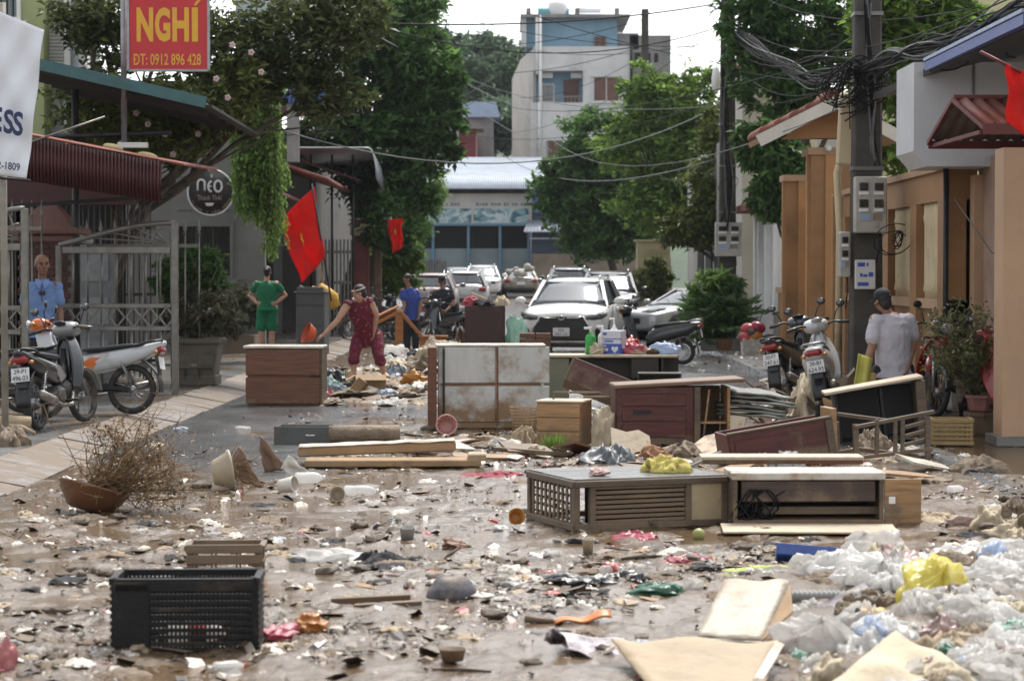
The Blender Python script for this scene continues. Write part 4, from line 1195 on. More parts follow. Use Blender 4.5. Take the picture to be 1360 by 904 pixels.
SWALL('gate_wall',gt,38.7,50,WS + .3,.25,.05,1.28,OCHRE,38)
SWALL('gate_sill',gt,38.7,50,WS + .24,.4,1.28,1.4,PEACH,38)
SWALL('gate_panel',gt,38.7,43.6,WS + .4,.1,1.4,2.7,CREAM,38)
SWALL('gate_beam',gt,38.7,43.6,WS + .3,.25,2.7,3.0,OCHRE,38)
# roof: two slopes, ridge along the street, gable end to the camera
E0,RG,E1 = Vector((4.08,-.5,3.96)),Vector((5.36,-.5,4.60)),Vector((6.5,-.5,3.98))
LEN = 1.7
for (a,b_) in ((E0,RG),(RG,E1)):
 d_ = (b_ - a); nrm = Vector((-d_.z,0,d_.x)).normalized()
 rb = MB(); v = [a,b_,b_ + Vector((0,LEN,0)),a + Vector((0,LEN,0))]
 rb.add(v + [q - nrm * .09 for q in v],[(0,1,2,3),(7,6,5,4),(0,4,5,1),(1,5,6,2),(2,6,7,3),(3,7,4,0)])
 rb.build('roof_slab',M('soffit_tan',(0.33,0.20,0.11),0.7,0,0.1,2),gt)
 MB().bar(a - Vector((0,.03,.06)),b_ - Vector((0,.03,.06)),.05,.2,(0,0,1)).build('verge_board',M('pale_verge',(0.56,0.53,0.47),0.6,0,0.1,2,0.2,(0.3,0.26,0.2)),gt)
ti = MB(); ti.tube([(0,-.02,0),(0,.34,0)],.085,8); tim = ti.mesh('roof_tile',M('clay_tile',(0.20,0.065,0.04),0.75,0,0.3,5,0.15,(0.1,0.06,0.04)))
d_ = RG - E0; nn_ = 5
for r0 in range(nn_):
 for c_ in range(5):
  o = bpy.data.objects.new('roof_tile',tim); q = E0 + d_ * ((r0 + .5) / nn_)
  o.location = (q.x,-.45 + c_ * .375,q.z + .06); o.rotation_euler = (0,math.atan2(-d_.z,d_.x) + random.uniform(-.03,.03),math.pi / 2 * 0); o.scale = (1.5,1,1); put(o,gt)
MB().cyl((RG.x,-.55,RG.z + .08),(RG.x,LEN - .5,RG.z + .08),.12,None,10).build('ridge_tile',M('clay_tile',(0,0,0)),gt)
bk = MB(); bk.prism([(4.55,3.98),(5.6,3.98),(5.6,4.45),(5.3,4.45)],.3,Matrix.Translation((0,.1,0))); bk.build('bracket',M('ochre_light',(0,0,0)),gt)
MB().lathe([(0,0),(.05,.02),(.06,.08),(.0,.12)],(5.3,-.1,3.75),10).build('lamp',WHITEP,gt)
# white wall and gate posts further up
ww = thing('white_pilaster_wall','white pilastered wall between the ochre gate and the middle pole','wall',(0,50,0))
SWALL('wall',ww,50.2,55.4,WS + .35,.25,.1,3.4,WHITEW,50)
for ya in (50.3,52.2,54.0,55.0): SWALL('pilaster',ww,ya,ya + .35,WS + .25,.3,.1,3.6,WHITEP,50)
SWALL('plinth',ww,50.2,55.4,WS + .22,.3,.1,.85,M('plinth_grey',(0.42,0.41,0.39),0.7),50)
for ya in (51.2,53.0): SWALL('door_panel',ww,ya,ya + .8,WS + .33,.1,.85,2.9,M('grey_white_door',(0.5,0.5,0.49),0.6),50)
SWALL('tile_eave',ww,50.2,55.4,WS - .25,.6,3.15,3.3,M('clay_tile',(0,0,0)),50)
hb = thing('shop_block','pale block with awnings glimpsed behind the olive tree','building',(0,62,0))
SWALL('wall',hb,62,78,WS + .1,6,.1,5.4,M('pale_block',(0.42,0.41,0.38),0.7,0,0.12,0.8),62)
for ya in (63,66.5,70): SWALL('shop_opening',hb,ya,ya + 2.4,WS + .06,.1,.2,2.7,DARKIN,62)
wbox('poster',(SX(WS + .1,62) - .02,-.06,1.6),(SX(WS + .1,62) + .6,-.02,2.6),M('poster_print',(0.22,0.08,0.05),0.5,0,0.9,3),hb)
rh = thing('terrace_house','house with clay tiled eaves glimpsed over the overhanging tree','house',(0,56,0))
p = ppm(56); f = lambda px: (px - 680) / p; fz = lambda py: 1.75 + (360 - py) / p
wbox('wall',(f(985),0,0),(f(1085),6,fz(70)),M('cream_house',(0.5,0.47,0.42),0.7,0,0.1,1),rh)
r_ = MB(); r_.prism([(f(975),fz(92)),(f(1060),fz(92)),(f(1050),fz(80)),(f(985),fz(80))],3,Matrix.Translation((0,-1,0))); r_.build('eave',M('clay_tile',(0,0,0)),rh)
window(rh,f(1015),fz(118),fz(98),30 / p,0,WHITEP,glass('near_pane'),1)
yh_ = thing('pale_yellow_house','pale yellow house wall far above the blue gutter','house',(0,48,0))
p = ppm(48); f = lambda px: (px - 680) / p; fz = lambda py: 1.75 + (360 - py) / p
wbox('wall',(f(1180),0,0),(f(1420),6,fz(-60)),M('pale_yellow',(0.56,0.52,0.30),0.7,0,0.08,1),yh_)
window(yh_,f(1250),fz(40),fz(-10),40 / p,0,WHITEP,glass('near_pane'),1)
gy = thing('cream_gate_post','cream lattice gate post beside the hedge and silver car','gate post',(0,74,gz(74)))
p = ppm(74); f = lambda px: (px - 680) / p; fz = lambda py: 1.75 + (360 - py) / p - gz(74)
YC = M('cream_yellow',(0.47,0.39,0.24),0.65,0,0.1,2)
wbox('post',(f(846),0,0),(f(890),.6,fz(321)),YC,gy)
wbox('cap',(f(843),-.06,fz(321)),(f(893),.66,fz(318)),YC,gy)
lt = MB()
for k in range(7):
 lt.bar((f(856) + k * .1,-.015,fz(340)),(f(856) + k * .1 + .22,-.015,fz(330)),.02,.02,(0,1,0)); lt.bar((f(862) + k * .1,-.02,fz(330)),(f(862) + k * .1 - .2,-.02,fz(340)),.02,.02,(0,1,0))
lt.build('lattice',CREAM,gy)['kind'] = 'stuff'
tree('hedge_bush','clipped leafy hedge in front of the cream gate post',(f(868),72.6,gz(73)),pxblobs([(862,372,20,22),(882,375,16,20),(872,355,16,14),(850,385,12,14)],72.6),4200,.14,LV_YEL,.05,51,'hedge',None,'foliage','stem')

# tan building with blue gutter and red canopy
tb = thing('tan_shop_building','tan corner building with white fascia box and blue gutter','building',(0,22,0))
SWALL('wall',tb,23.6,27.3,WS + .35,4,.05,3.1,TAN,22)
wbox('front_wall',(5.78,1.45,.05),(9.5,1.6,4.3),TAN,tb)
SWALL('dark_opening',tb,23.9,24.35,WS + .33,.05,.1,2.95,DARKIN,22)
SWALL('edge_strip',tb,27.05,27.32,WS + .25,.3,.05,2.9,PEACH,22)
cl = wbox('column',(4.78,.0,.12),(5.16,.4,2.95),PEACH,tb)
wbox('column_face',(5.16,.02,.12),(6.0,.4,2.95),TAN,tb)
wbox('column_base',(4.72,-.06,.05),(5.5,.5,.14),CONCD,tb)
FB = M('fascia_white',(0.52,0.53,0.55),0.55,0,0.06,1.5,0.1,(0.35,0.34,0.32))
fb = MB(); xl = 4.72
prof = [(xl,3.16),(xl + .16,2.98),(8.0,2.98),(8.0,4.2),(xl,4.2)]
fb.prism(prof,1.2,Matrix.Translation((0,4.6,0))); fb.build('fascia_box',FB,tb)
for x in (5.42,6.05): MB().box((x,4.595,3.72),(.03,.012,.95)).build('joint_strip',CONCD,tb)
# eave slab with gutter along the street
ev = MB(); ev.add([(4.78,-1,4.08),(4.86,8.5,4.14),(8,8.5,4.9),(8,-1,4.9),(4.78,-1,4.0),(4.86,8.5,4.05),(8,8.5,4.8),(8,-1,4.8)],
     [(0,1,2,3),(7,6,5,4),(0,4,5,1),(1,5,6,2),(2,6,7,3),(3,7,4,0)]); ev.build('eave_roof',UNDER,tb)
MB().bar((4.76,-1.2,4.06),(4.84,4.2,4.11),.14,.10,(0,0,1)).build('gutter',BLUEG,tb)
MB().bar((4.70,-1.2,4.14),(4.78,4.2,4.19),.05,.035,(0,0,1)).build('gutter_lip',M('gutter_lip_pale',(0.35,0.42,0.6),0.4),tb)
MB().cyl((5.22,5.2,.1),(5.22,5.2,2.98),.035).build('drain_pipe',DARKSTEEL,tb)
MB().tube([(5.18,4.5,2.6),(5.2,2.5,1.95),(5.4,1.3,1.85),(5.9,1.2,1.9)],.008,6).build('loose_cable',DARKSTEEL,tb)
cn = thing('red_canopy','small gabled canopy of faded red corrugated sheet on the tan building','canopy',(4.72,24.2,3.22))
L_ = 1.6
r_ = MB(); corr(r_,(0,0,.37),(L_,0,.37),(.08,-1.2,.02),(L_,-1.2,.02),11,.022,1); mod_solid(r_.build('front_sheet',REDROOF,cn),.012)
r_ = MB(); corr(r_,(0,0,.37),(L_,0,.37),(-.02,1.3,0),(L_,1.3,0),11,.022,1); mod_solid(r_.build('rear_sheet',M('dull_sheet',(0.15,0.11,0.095),0.6,0.1,0.3,3),cn),.012)
RDF = M('red_frame',(0.14,0.03,0.028),0.5,0.2,0.2,4)
MB().bar((-.01,0,.36),(.07,-1.22,-.01),.03,.05).build('verge_bar',RDF,cn)
MB().bar((-.01,0,.36),(-.03,1.32,-.03),.03,.05).build('verge_bar',RDF,cn)
MB().bar((.06,-1.22,-.03),(L_,-1.22,-.03),.03,.11).build('front_bar',RDF,cn)
MB().bar((-.03,1.3,-.05),(L_,1.3,-.05),.03,.09).build('rear_bar',RDF,cn)
MB().bar((0,0,.39),(L_,0,.39),.05,.04).build('ridge_bar',RDF,cn)
MB().bar((.02,1.28,-.06),(.04,-1.2,-.06),.03,.04).build('tie_bar',RDF,cn)

# flags
FLAGR = M('flag_red',(0.72,0.025,0.018),0.65,0,0.12,3,0,MUD,0.15,60,0.3,0.45)
STAR = flat('flag_yellow',(0.75,0.45,0.02),0.6)
def flag(label,quad,y,folds,seed,pole=None,star=None,sw_=.9):
 c = [D(px,py,y) for px,py in quad]
 t = thing('flag',label,'flag',c[3]); o0 = t.location.copy()
 def fp(u,v):
  q = c[0].lerp(c[1],u).lerp(c[3].lerp(c[2],u),v) - o0
  q.y += folds * (math.sin(u * 9 + v * 3 + seed) * .6 + mnoise.noise((u * 4,v * 4,seed)) * 1.1) * (0.25 + u)
  q.x += folds * .25 * math.sin(v * 8 + seed)
  return q
 b_ = MB(); b_.grid(fp,24,24); mod_solid(b_.build('cloth',FLAGR,t),.004)
 if pole: MB().cyl(D(*pole[0],y) - o0,D(*pole[1],y) - o0,.016,None,8).build('pole',RDF if star is None else DARKSTEEL,t)
 if star:
  sb = MB(); ctr = star
  pts = []
  for k in range(10):
   r_ = .115 if k % 2 == 0 else .045
   a = k * math.pi / 5
   u,v = ctr[0] + r_ * math.cos(a) * sw_,ctr[1] + r_ * math.sin(a)
   q = fp(u,v); pts.append((q.x,q.y - .05,q.z))
  q = fp(*ctr); pts.append((q.x,q.y - .05,q.z))
  sb.add(pts,[(10,k,(k + 1) % 10) for k in range(10)]); mod_solid(sb.build('star',STAR,t),.004)
 return t
flag('large red flag with yellow star hanging over the grey pedestal cabinet',[(416,248),(371,291),(400,377),(431,342)],43,.10,1.0,((440,400),(414,244)),(.55,.5),.35)
flag('red flag bunched on its pole in front of the red canopy',[(1336,84),(1372,100),(1376,196),(1338,160)],20.5,.06,4.0,((1302,69),(1372,104)))
flag('small red flag with star in the shrubs beside the arched awning',[(514,292),(535,290),(534,330),(522,336)],58,.08,2.0,((512,340),(515,288)),(.5,.4))

# == poles and cables
def utility_pole(label,s,y,h,w0,w1,lean=0.0):
 t = thing('utility_pole',label,'utility pole',(SX(s,y),y,gz(y) + .05),0,'concrete utility poles along the wall')
 t.rotation_euler = (0,lean,0)
 b_ = MB().box((0,0,h / 2),(w0,w0 * .8,h),None,.03,w1 / w0); b_.build('shaft',M('pole_concrete',(0.06,0.055,0.048),0.8,0,0.3,2,0.3,(0.035,0.03,0.025)),t)
 for z in (3.1,4.2,5.2,6.2):
  if z < h: MB().box((0,0,z),(w0 * (1 - (1 - w1 / w0) * z / h) + .03,w0 * .8 + .02,.05)).build('steel_band',STEEL,t)
 return t
P1 = utility_pole('weathered concrete utility pole carrying the tangled cables and meter box',4.44,31.0,8.5,.44,.32)
P2 = utility_pole('concrete utility pole standing among the olive tree branches',4.42,54.0,9.2,.44,.3)
P3 = utility_pole('slim concrete utility pole in front of the white apartment block',4.4,97.0,12.5,.34,.3)
MBX = M('meter_box',(0.40,0.385,0.345),0.55,0.1,0.15,4,0.3,(0.2,0.17,0.13))
def meter_box(label,loc,w,h,d,rows,cols,pole_side=1):
 t = thing('meter_box',label,'meter box',loc)
 MB().box((0,0,0),(w,d,h),None,.015).build('case',MBX,t)
 for r0 in range(rows):
  for c_ in range(cols):
   x = (c_ - (cols - 1) / 2) * w / cols * .95; z = h * .32 - r0 * h * .6 / max(1,rows)
   m_ = MB().box((x,-d / 2 - .01,z),(w / cols * .55,.03,h * .14),None,.006).build('meter_window',glass('meter_glass',(0.02,0.02,0.02),0.15),t)
   MB().box((x,-d / 2 - .012,z - h * .12),(w / cols * .6,.03,h * .06),None,.004).build('meter_plate',WHITEP,t)
 MB().box((-w * .18,-d / 2 - .006,-h * .22),(w * .33,.012,h * .12)).build('label_plate',flat('pale_blue_label',(0.28,0.38,0.55)),t)
 MB().box((w * .2,-d / 2 - .004,-h * .22),(w * .3,.012,h * .12)).build('label_plate',M('old_label',(0.25,0.2,0.15),0.6),t)
 MB().tube([(w * .3,0,-h / 2),(w * .32,0,-h / 2 - .2),(w * .2,.05,-h / 2 - .42)],.012,6).build('cable_tail',DARKSTEEL,t)
 return t
q = D(1155.5,272,30.65); meter_box('large grey electricity meter box with round dials on the weathered pole',(q.x,30.65,q.z),.43,.76,.2,2,2)
q = D(1121,338,30.9); meter_box('narrow meter cabinet with two windows strapped beside the weathered pole',(q.x,30.9,q.z),.15,.62,.2,2,1)
q = D(967,318,53.65); meter_box('dim meter box high on the pole among olive branches',(q.x,53.65,q.z),.62,.8,.25,2,2)
q = D(1149,364.5,30.7)
sn = thing('notice_plate','small white notice plate with blue print on the weathered pole','sign',(q.x,30.7,q.z))
MB().box((0,0,0),(.28,.04,.40),None,.01).build('plate',M('notice_white',(0.6,0.6,0.58),0.5,0,0.06,5,0.1),sn)
NB = flat('blue_print',(0.04,0.09,0.42))
for (x,z,w_,h_) in ((-.055,.135,.1,.055),(.03,.135,.025,.05),(-.055,-.005,.035,.05),(.0,-.015,.06,.035),(.075,0,.06,.06),(-.03,-.13,.15,.05)):
 MB().box((x,-.0215,z),(w_,.003,h_)).build('print_mark',NB,sn)
cdt = thing('cable_conduit','pale plastic conduit running down beside the weathered pole','conduit',(D(1113,360,31.2).x,31.2,.1))
MB().tube([(0,0,0),(0.02,0,2.2),(-.02,0,3.0),(.06,0,3.3),(.12,0,4.0)],.05,8).build('pipe',CREAM,cdt)
MB().box((.13,-.05,3.6),(.3,.12,1.0),(0,.05,0),.03).build('cover',CREAM,cdt)
MB().box((.0,.1,1.4),(.14,.1,2.6),None,.01).build('strip',OCHRE,cdt)

CABLE = flat('cable_black',(0.007,0.007,0.0075),0.75,spec=0.25); CABLEG = M('cable_grey',(0.11,0.112,0.115),0.7)
def cable(a,b_,sag,r=.012,m_=None,label='thin black overhead cable strung over the street',group='thin overhead cables',n=18):
 pa_,pb_ = D(*a),D(*b_)
 t = MB(); o0 = pa_.copy()
 pts = [(pa_.lerp(pb_,i / n) - o0) - Vector((0,0,sag * 4 * (i / n) * (1 - i / n))) for i in range(n + 1)]
 t.tube(pts,r * .78,5)
 o = t.build('overhead_cable',m_ or CABLE,None,o0)
 return tag(o,label,'cable',group)
CB = [((330,20,40),(980,0,54),.35,.022),((430,10,46),(1000,20,52),.9,.016),((640,-5,60),(1000,92,54),.2,.012),((620,40,97),(975,50,54),.7,.012),
  ((600,95,110),(857,60,97),.5,.02),((560,160,100),(990,120,54),1.0,.012),((380,170,52),(640,130,97),.5,.016),((365,180,50),(660,100,97),.6,.013),
  ((600,60,105),(857,25,97),.4,.02),((560,90,100),(1130,70,31),1.3,.01),((857,10,97),(1140,110,31),.8,.011),((857,40,97),(968,20,54),.3,.014),
  ((660,175,118),(965,30,54),.8,.012),((690,130,118),(860,70,97),.5,.016),((968,60,54),(1145,40,31),.5,.013),((968,75,54),(1150,95,31),.6,.013),
  ((968,130,54),(1150,100,31),.25,.01),((365,60,44),(560,130,80),.5,.012),((480,30,60),(700,70,118),.5,.014),((540,0,70),(1020,60,50),.5,.011),
  ((1020,0,45),(1300,10,24),.25,.009),((980,30,54),(1360,-10,20),.6,.01)]
for c_ in CB: cable(*c_)
CG = [((430,8,46),(680,140,120),.1,.028),((370,172,50),(940,148,66),1.1,.022),((660,200,120),(950,212,56),1.0,.022),((680,120,120),(1150,130,31),2.2,.013),((560,70,100),(960,140,54),.9,.014),((640,150,120),(900,240,80),.6,.02)]
for c_ in CG: cable(*c_,CABLEG,'pale grey sagging overhead cable crossing the street','pale overhead cables')
def bundle(label,pts_px,y0,y1,n,spread,r=.011,loops=0,seed=0):
 t = thing('cable_bundle',label,'cable bundle',D(pts_px[0][0],pts_px[0][1],y0)); o0 = t.location.copy(); rr = random.Random(seed)
 m_ = len(pts_px)
 for k in range(n):
  off = [Vector((rr.gauss(0,.5),rr.gauss(0,1),rr.gauss(0,1))) * spread for _ in range(m_)]
  ctrl = [D(px,py,y0 + (y1 - y0) * i / (m_ - 1)) - o0 + off[i] * (1 + .5 * abs(i / (m_ - 1) - .5)) for i,(px,py) in enumerate(pts_px)]
  pts = []
  for i in range(m_ - 1):      # smooth path through the control points
   a_ = ctrl[max(i - 1,0)]; b0 = ctrl[i]; c0 = ctrl[i + 1]; d0 = ctrl[min(i + 2,m_ - 1)]
   for s_ in range(6):
    u = s_ / 6
    pts.append(.5 * ((2 * b0) + (c0 - a_) * u + (2 * a_ - 5 * b0 + 4 * c0 - d0) * u * u + (3 * b0 - a_ - 3 * c0 + d0) * u ** 3))
  pts.append(ctrl[-1])
  MB().tube(pts,r * rr.uniform(.7,1.4),5).build('strand',CABLE if rr.random() < .8 else CABLEG,t)
 for k in range(loops):
  c_ = D(rr.uniform(pts_px[0][0],pts_px[-1][0]),rr.uniform(min(q[1] for q in pts_px),max(q[1] for q in pts_px)),(y0 + y1) / 2) - o0
  rad = rr.uniform(.12,.3); ph = rr.uniform(0,6); ax = rr.uniform(-.5,.5)
  MB().tube([c_ + Vector((rad * math.cos(a),rad * ax * math.sin(a),rad * .8 * math.sin(a + ph * .1))) for a in [ph + i * .42 for i in range(13)]],.008,5).build('loop',CABLE,t)
 return t
bundle('thick bundle of black cables sagging from the weathered pole to the blue gutter',[(1140,100),(1180,76),(1230,66),(1290,48),(1340,22),(1400,-10)],31,20,26,.075,.011,5,1)
bundle('cable tangle trailing from the weathered pole into the trees',[(1150,88),(1090,100),(1050,92),(1000,60),(960,30)],31,52,14,.09,.011,4,2)
bundle('knot of loose wires wound around the weathered pole',[(1110,120),(1130,90),(1155,98),(1175,90),(1160,120),(1130,130)],30.7,30.7,16,.12,.009,14,3)
bundle('vertical cables strapped down the weathered pole',[(1150,0),(1154,60),(1158,120),(1160,180),(1162,215)],30.72,30.72,9,.05,.012,0,4)
bundle('cables strapped down the pole among the olive branches',[(968,0),(965,80),(962,160),(968,240),(966,300)],53.6,53.6,9,.09,.02,3,5)
bundle('coiled wire hanging on the ochre wall pilaster',[(1186,318),(1192,308),(1199,316),(1195,328),(1188,324)],30.0,30.0,5,.03,.006,2,6)
lm = thing('street_lamp','curved lamp arm with pale glass head on the pole among olive branches','street lamp',D(975,50,53.5)); o0 = lm.location.copy()
MB().tube([D(px,py,53.5) - o0 for px,py in ((966,60),(964,20),(955,2),(944,-6))],.03,8).build('arm',DARKSTEEL,lm)
MB().lathe([(.02,-.3),(.09,-.25),(.11,0),(.07,.25),(.02,.28)],D(951,105,53.3) - o0,12).build('head',WHITEP,lm)

# == vehicles
RUBBER = M('tyre_rubber',(0.022,0.021,0.02),0.75,0,0.3,12,0.4,(0.13,0.095,0.06))
RUBBERC = M('car_tyre',(0.02,0.02,0.02),0.75,0,0.3,12,0.25,(0.13,0.095,0.06))
CHROME = M('chrome',(0.55,0.55,0.55),0.2,1.0,0.1,9)
RIMM = M('alloy',(0.32,0.32,0.32),0.35,0.9,0.2,8,0.35,(0.16,0.12,0.08))
BLACKP = M('black_plastic',(0.009,0.009,0.0095),0.38,0,0.2,6,0.12,(0.10,0.075,0.05))
SEATM = M('seat_vinyl',(0.01,0.0105,0.012),0.42,0,0.2,8,0.1,(0.1,0.08,0.06))
CARGLASS = glass('car_glass',(0.03,0.04,0.05),0.04,1.0)
TAILR = M('tail_red',(0.24,0.008,0.01),0.15,0,0.1,8,0.1,MUD,0,40,0.6,0,0.4)
LAMPW = M('lamp_clear',(0.42,0.44,0.46),0.1,0.3,0.1,8,0,MUD,0,40,0.8,0,0.5)
PLATEW = M('plate_white',(0.66,0.67,0.68),0.4,0,0.05,8,0.1,(0.3,0.24,0.17))
PRINTK = flat('black_print',(0.015,0.015,0.016),0.5)
def paint(name,c,mud=0.3): return M(name,c,0.28,0.0,0.06,2,mud,(0.17,0.125,0.08),0.02,60,0.5,0,0.6,None,0,1,0,2.2)
PWHITE = paint('car_white',(0.66,0.66,0.645)); PSILVER = M('car_silver',(0.42,0.43,0.44),0.3,0.4,0.06,2,0.2,(0.2,0.15,0.1),0.02,60,0.5,0,0.5)
PNAVY = paint('car_dark',(0.018,0.02,0.028)); PPINK = paint('car_pinkish',(0.52,0.42,0.42)); PMUD = M('car_muddy',(0.30,0.28,0.25),0.4,0.1,0.1,2,0.55,(0.17,0.13,0.085))

def wheel(parent,c,r,w,style='alloy',nm='wheel',tyre=RUBBER):
 """axle along local x; tyre, rim and spokes"""
 e = bpy.data.objects.new(nm,None); put(e,parent); e.location = c; e.empty_display_size = .05
 rot = Euler((0,math.pi / 2,0)).to_matrix(); tr = w * .5
 n = 12
 prof = [(r - tr + tr * 1.0 * math.cos(a),tr * math.sin(a)) for a in [i * 2 * math.pi / n for i in range(n + 1)]]
 t = MB(); t.lathe(prof,(0,0,0),28,rot)
 t.f = t.f[:-2]; t.s = t.s[:-2]
 t.build('tyre',tyre,e)
 ri = r - tr * 1.75
 m_ = MB()
 if style == 'spoke':
  m_.lathe([(ri,-w * .3),(ri + tr * .55,-w * .32),(ri + tr * .55,w * .32),(ri,w * .3),(ri,-w * .3)],(0,0,0),28,rot)
  m_.f = m_.f[:-2]; m_.s = m_.s[:-2]
  m_.build('rim',RIMM,e)
  s_ = MB()
  for k in range(18):
   a = k * 2 * math.pi / 18; sd = (1 if k % 2 else -1) * .03
   s_.tube([(sd,.035 * math.cos(a + .5),.035 * math.sin(a + .5)),(0,ri * math.cos(a),ri * math.sin(a))],.0022,4)
  s_.cyl((-.05,0,0),(.05,0,0),.045,None,14)
  s_.build('spoke',RIMM,e)['kind'] = 'stuff'
 else:
  m_.lathe([(0.0,w * .28),(.12 * r,w * .3),(.16 * r,w * .2),(ri * .9,w * .2),(ri + tr * .4,w * .42),(ri + tr * .4,-w * .42),(ri * .8,-w * .1),(0,-w * .1)],(0,0,0),24,rot)
  m_.build('rim',RIMM,e)
  for k in range(5):
   a = k * 2 * math.pi / 5
   MB().bar((w * .26,.05 * r * math.cos(a),.05 * r * math.sin(a)),(w * .3,ri * math.cos(a),ri * math.sin(a)),r * .16,.03,(1,0,0)).build('spoke',CHROME if style == 'alloy' else RIMM,e)
 return e

def car(label,loc,rz,pm_,kind='suv',front=True,group=None,sub=2,w=.915,H=1.62,L=4.46,detail=True,plate=None):
 """front at local y=0 looking to -y, tail at y=L"""
 t = thing('car',label,'car',loc,rz,group)
 k = L / 4.46; hz = (H / 1.62)
 if kind == 'suv':
  st = [(0,.60,.70,.36,.60,.82,.62,.85),(.12,.70,.84,.27,.62,.90,.74,.94),(.45,.78,.90,.25,.66,.98,.80,1.03),(1.2,.80,.915,.25,.68,1.04,.84,1.10),(2.2,.80,.915,.25,.68,1.06,.85,1.10),(3.4,.80,.915,.25,.7,1.09,.84,1.12),(4.15,.78,.90,.28,.72,1.08,.80,1.12),(4.46,.68,.82,.40,.74,1.0,.72,1.04)]
  gh = dict(base=(1.05,4.34,1.03),roof=(1.88,3.85,1.53),wb=.80,wt=.60)
 else:
  st = [(0,.58,.68,.32,.52,.68,.60,.71),(.12,.68,.82,.24,.54,.76,.72,.80),(.5,.76,.88,.22,.58,.84,.78,.89),(1.3,.78,.90,.22,.6,.92,.81,.97),(2.2,.78,.90,.22,.6,.94,.82,.98),(3.4,.78,.90,.22,.62,.97,.81,1.0),(4.1,.76,.87,.26,.66,.98,.77,1.02),(4.46,.66,.80,.38,.68,.92,.70,.95)]
  gh = dict(base=(1.15,4.05,.92),roof=(2.0,3.25,1.36),wb=.77,wt=.55)
 rings = []
 for (y,wb,wm,zb,zm,zt,wt,zc) in st:
  q = w / .915
  half = [(wb,zb),(wm,zb + .14),(wm,zm),(wm * .985,zt - .09),(wt,zt),(wt * .55,zc)]
  pts = [(-a * q,y * k,b_ * hz) for a,b_ in half] + [(0,y * k,(zc + .015) * hz)] + [(a * q,y * k,b_ * hz) for a,b_ in half[::-1]]
  rings.append(pts)
 b = MB(); b.loft(rings[::-1]); mod_sub(b.build('body',pm_,t),sub)
 q = w / .915
 by0,by1,bz = gh['base'][0] * k,gh['base'][1] * k,gh['base'][2] * hz
 ry0,ry1,rz_ = gh['roof'][0] * k,gh['roof'][1] * k,gh['roof'][2] * hz
 wb,wt = gh['wb'] * q,gh['wt'] * q
 # glasshouse with curved screens
 gl = MB(); R0 = []
 def gring(u):    # u 0 at the belt, 1 at the roof
  f0,f1 = by0 + (ry0 - by0) * u,by1 + (ry1 - by1) * u; ww = wb + (wt - wb) * u; z = bz + (rz_ - bz) * u
  pts = []
  for s_ in range(7):
   x = -ww + 2 * ww * s_ / 6; pts.append((x,f0 + .09 * (abs(x) / ww) ** 2 - .05,z))
  for s_ in range(1,5): pts.append((ww,f0 + .04 + (f1 - f0 - .06) * s_ / 5,z))
  for s_ in range(7):
   x = ww - 2 * ww * s_ / 6; pts.append((x,f1 - .05 * (abs(x) / ww) ** 2,z))
  for s_ in range(1,5): pts.append((-ww,f1 - .02 - (f1 - f0 - .06) * s_ / 5,z))
  return pts
 gl.loft([gring(u) for u in (-.06,.25,.5,.75,.97)],True); gl.build('glass',CARGLASS,t)
 rf = MB()
 rr = [(ry0 - .06,.93,0),(ry0 + .05,1.0,.035),(ry0 + .5,1.03,.085),((ry0 + ry1) / 2,1.04,.10),(ry1 - .2,1.02,.075),(ry1 + .1,.95,.01)]
 rf.loft([[(-wt * a,y,rz_ - .03),(-wt * a,y,rz_ + dz * .4),(-wt * a * .75,y,rz_ + dz * .85),(0,y,rz_ + dz),(wt * a * .75,y,rz_ + dz * .85),(wt * a,y,rz_ + dz * .4),(wt * a,y,rz_ - .03)] for y,a,dz in rr][::-1])
 mod_sub(rf.build('roof',pm_,t),1)
 for s_ in (-1,1):
  for (u0,u1,th,m_) in ((0,0,.075,pm_),(.36,.40,.06,BLACKP),(.72,.68,.07,BLACKP),(1,1,.10,pm_)):
   y_b = by0 + .05 + (by1 - by0 - .06) * u0; y_t = ry0 + .02 + (ry1 - ry0) * u1
   MB().bar((s_ * (wb + .005),y_b,bz - .03),(s_ * (wt + .005),y_t,rz_ + .02),.035,th,(s_,0,0)).build('pillar',m_,t)
  MB().bar((s_ * (wb + .008),by0 + .1,bz - .005),(s_ * (wb + .008),by1 - .1,bz + .01),.02,.035,(0,0,1)).build('belt_trim',BLACKP,t)
  mm = MB(); mm.ell((s_ * (w + .13),by0 + .32,bz + .10),(.12,.07,.085),None,12,8); mo = mm.build('mirror',pm_,t)
  MB().box((s_ * (w + .13),by0 + .38,bz + .10),(.17,.02,.12),None,.01).build('mirror_glass',CARGLASS,mo)
  MB().bar((s_ * (wb + .03),by0 + .33,bz + .03),(s_ * (w + .08),by0 + .33,bz + .07),.05,.03).build('mirror_arm',BLACKP,mo)
  wy = (.86 * k,(4.46 - .96) * k); wr = .345 if kind == 'suv' else .315
  for y in wy:
   MB().cyl((s_ * (w - .24),y,wr + .02),(s_ * (w - .012),y,wr + .02),wr + .06,wr + .06,28).build('wheel_arch',BLACKP,t)
   wheel(t,(s_ * (w - .118),y,wr),wr,.21,'alloy' if s_ > 0 else 'alloy',tyre=RUBBERC).rotation_euler = (0,0,0 if s_ > 0 else math.pi)
  if detail:
   MB().box((s_ * (w * .995),1.95 * k,.94 * hz),(.02,.17,.03),None,.008).build('door_handle',pm_,t)
   for yy in (1.35,2.38,3.3): MB().box((s_ * (w * .992),yy * k,.72 * hz),(.01,.012,.6)).build('door_seam',BLACKP,t)
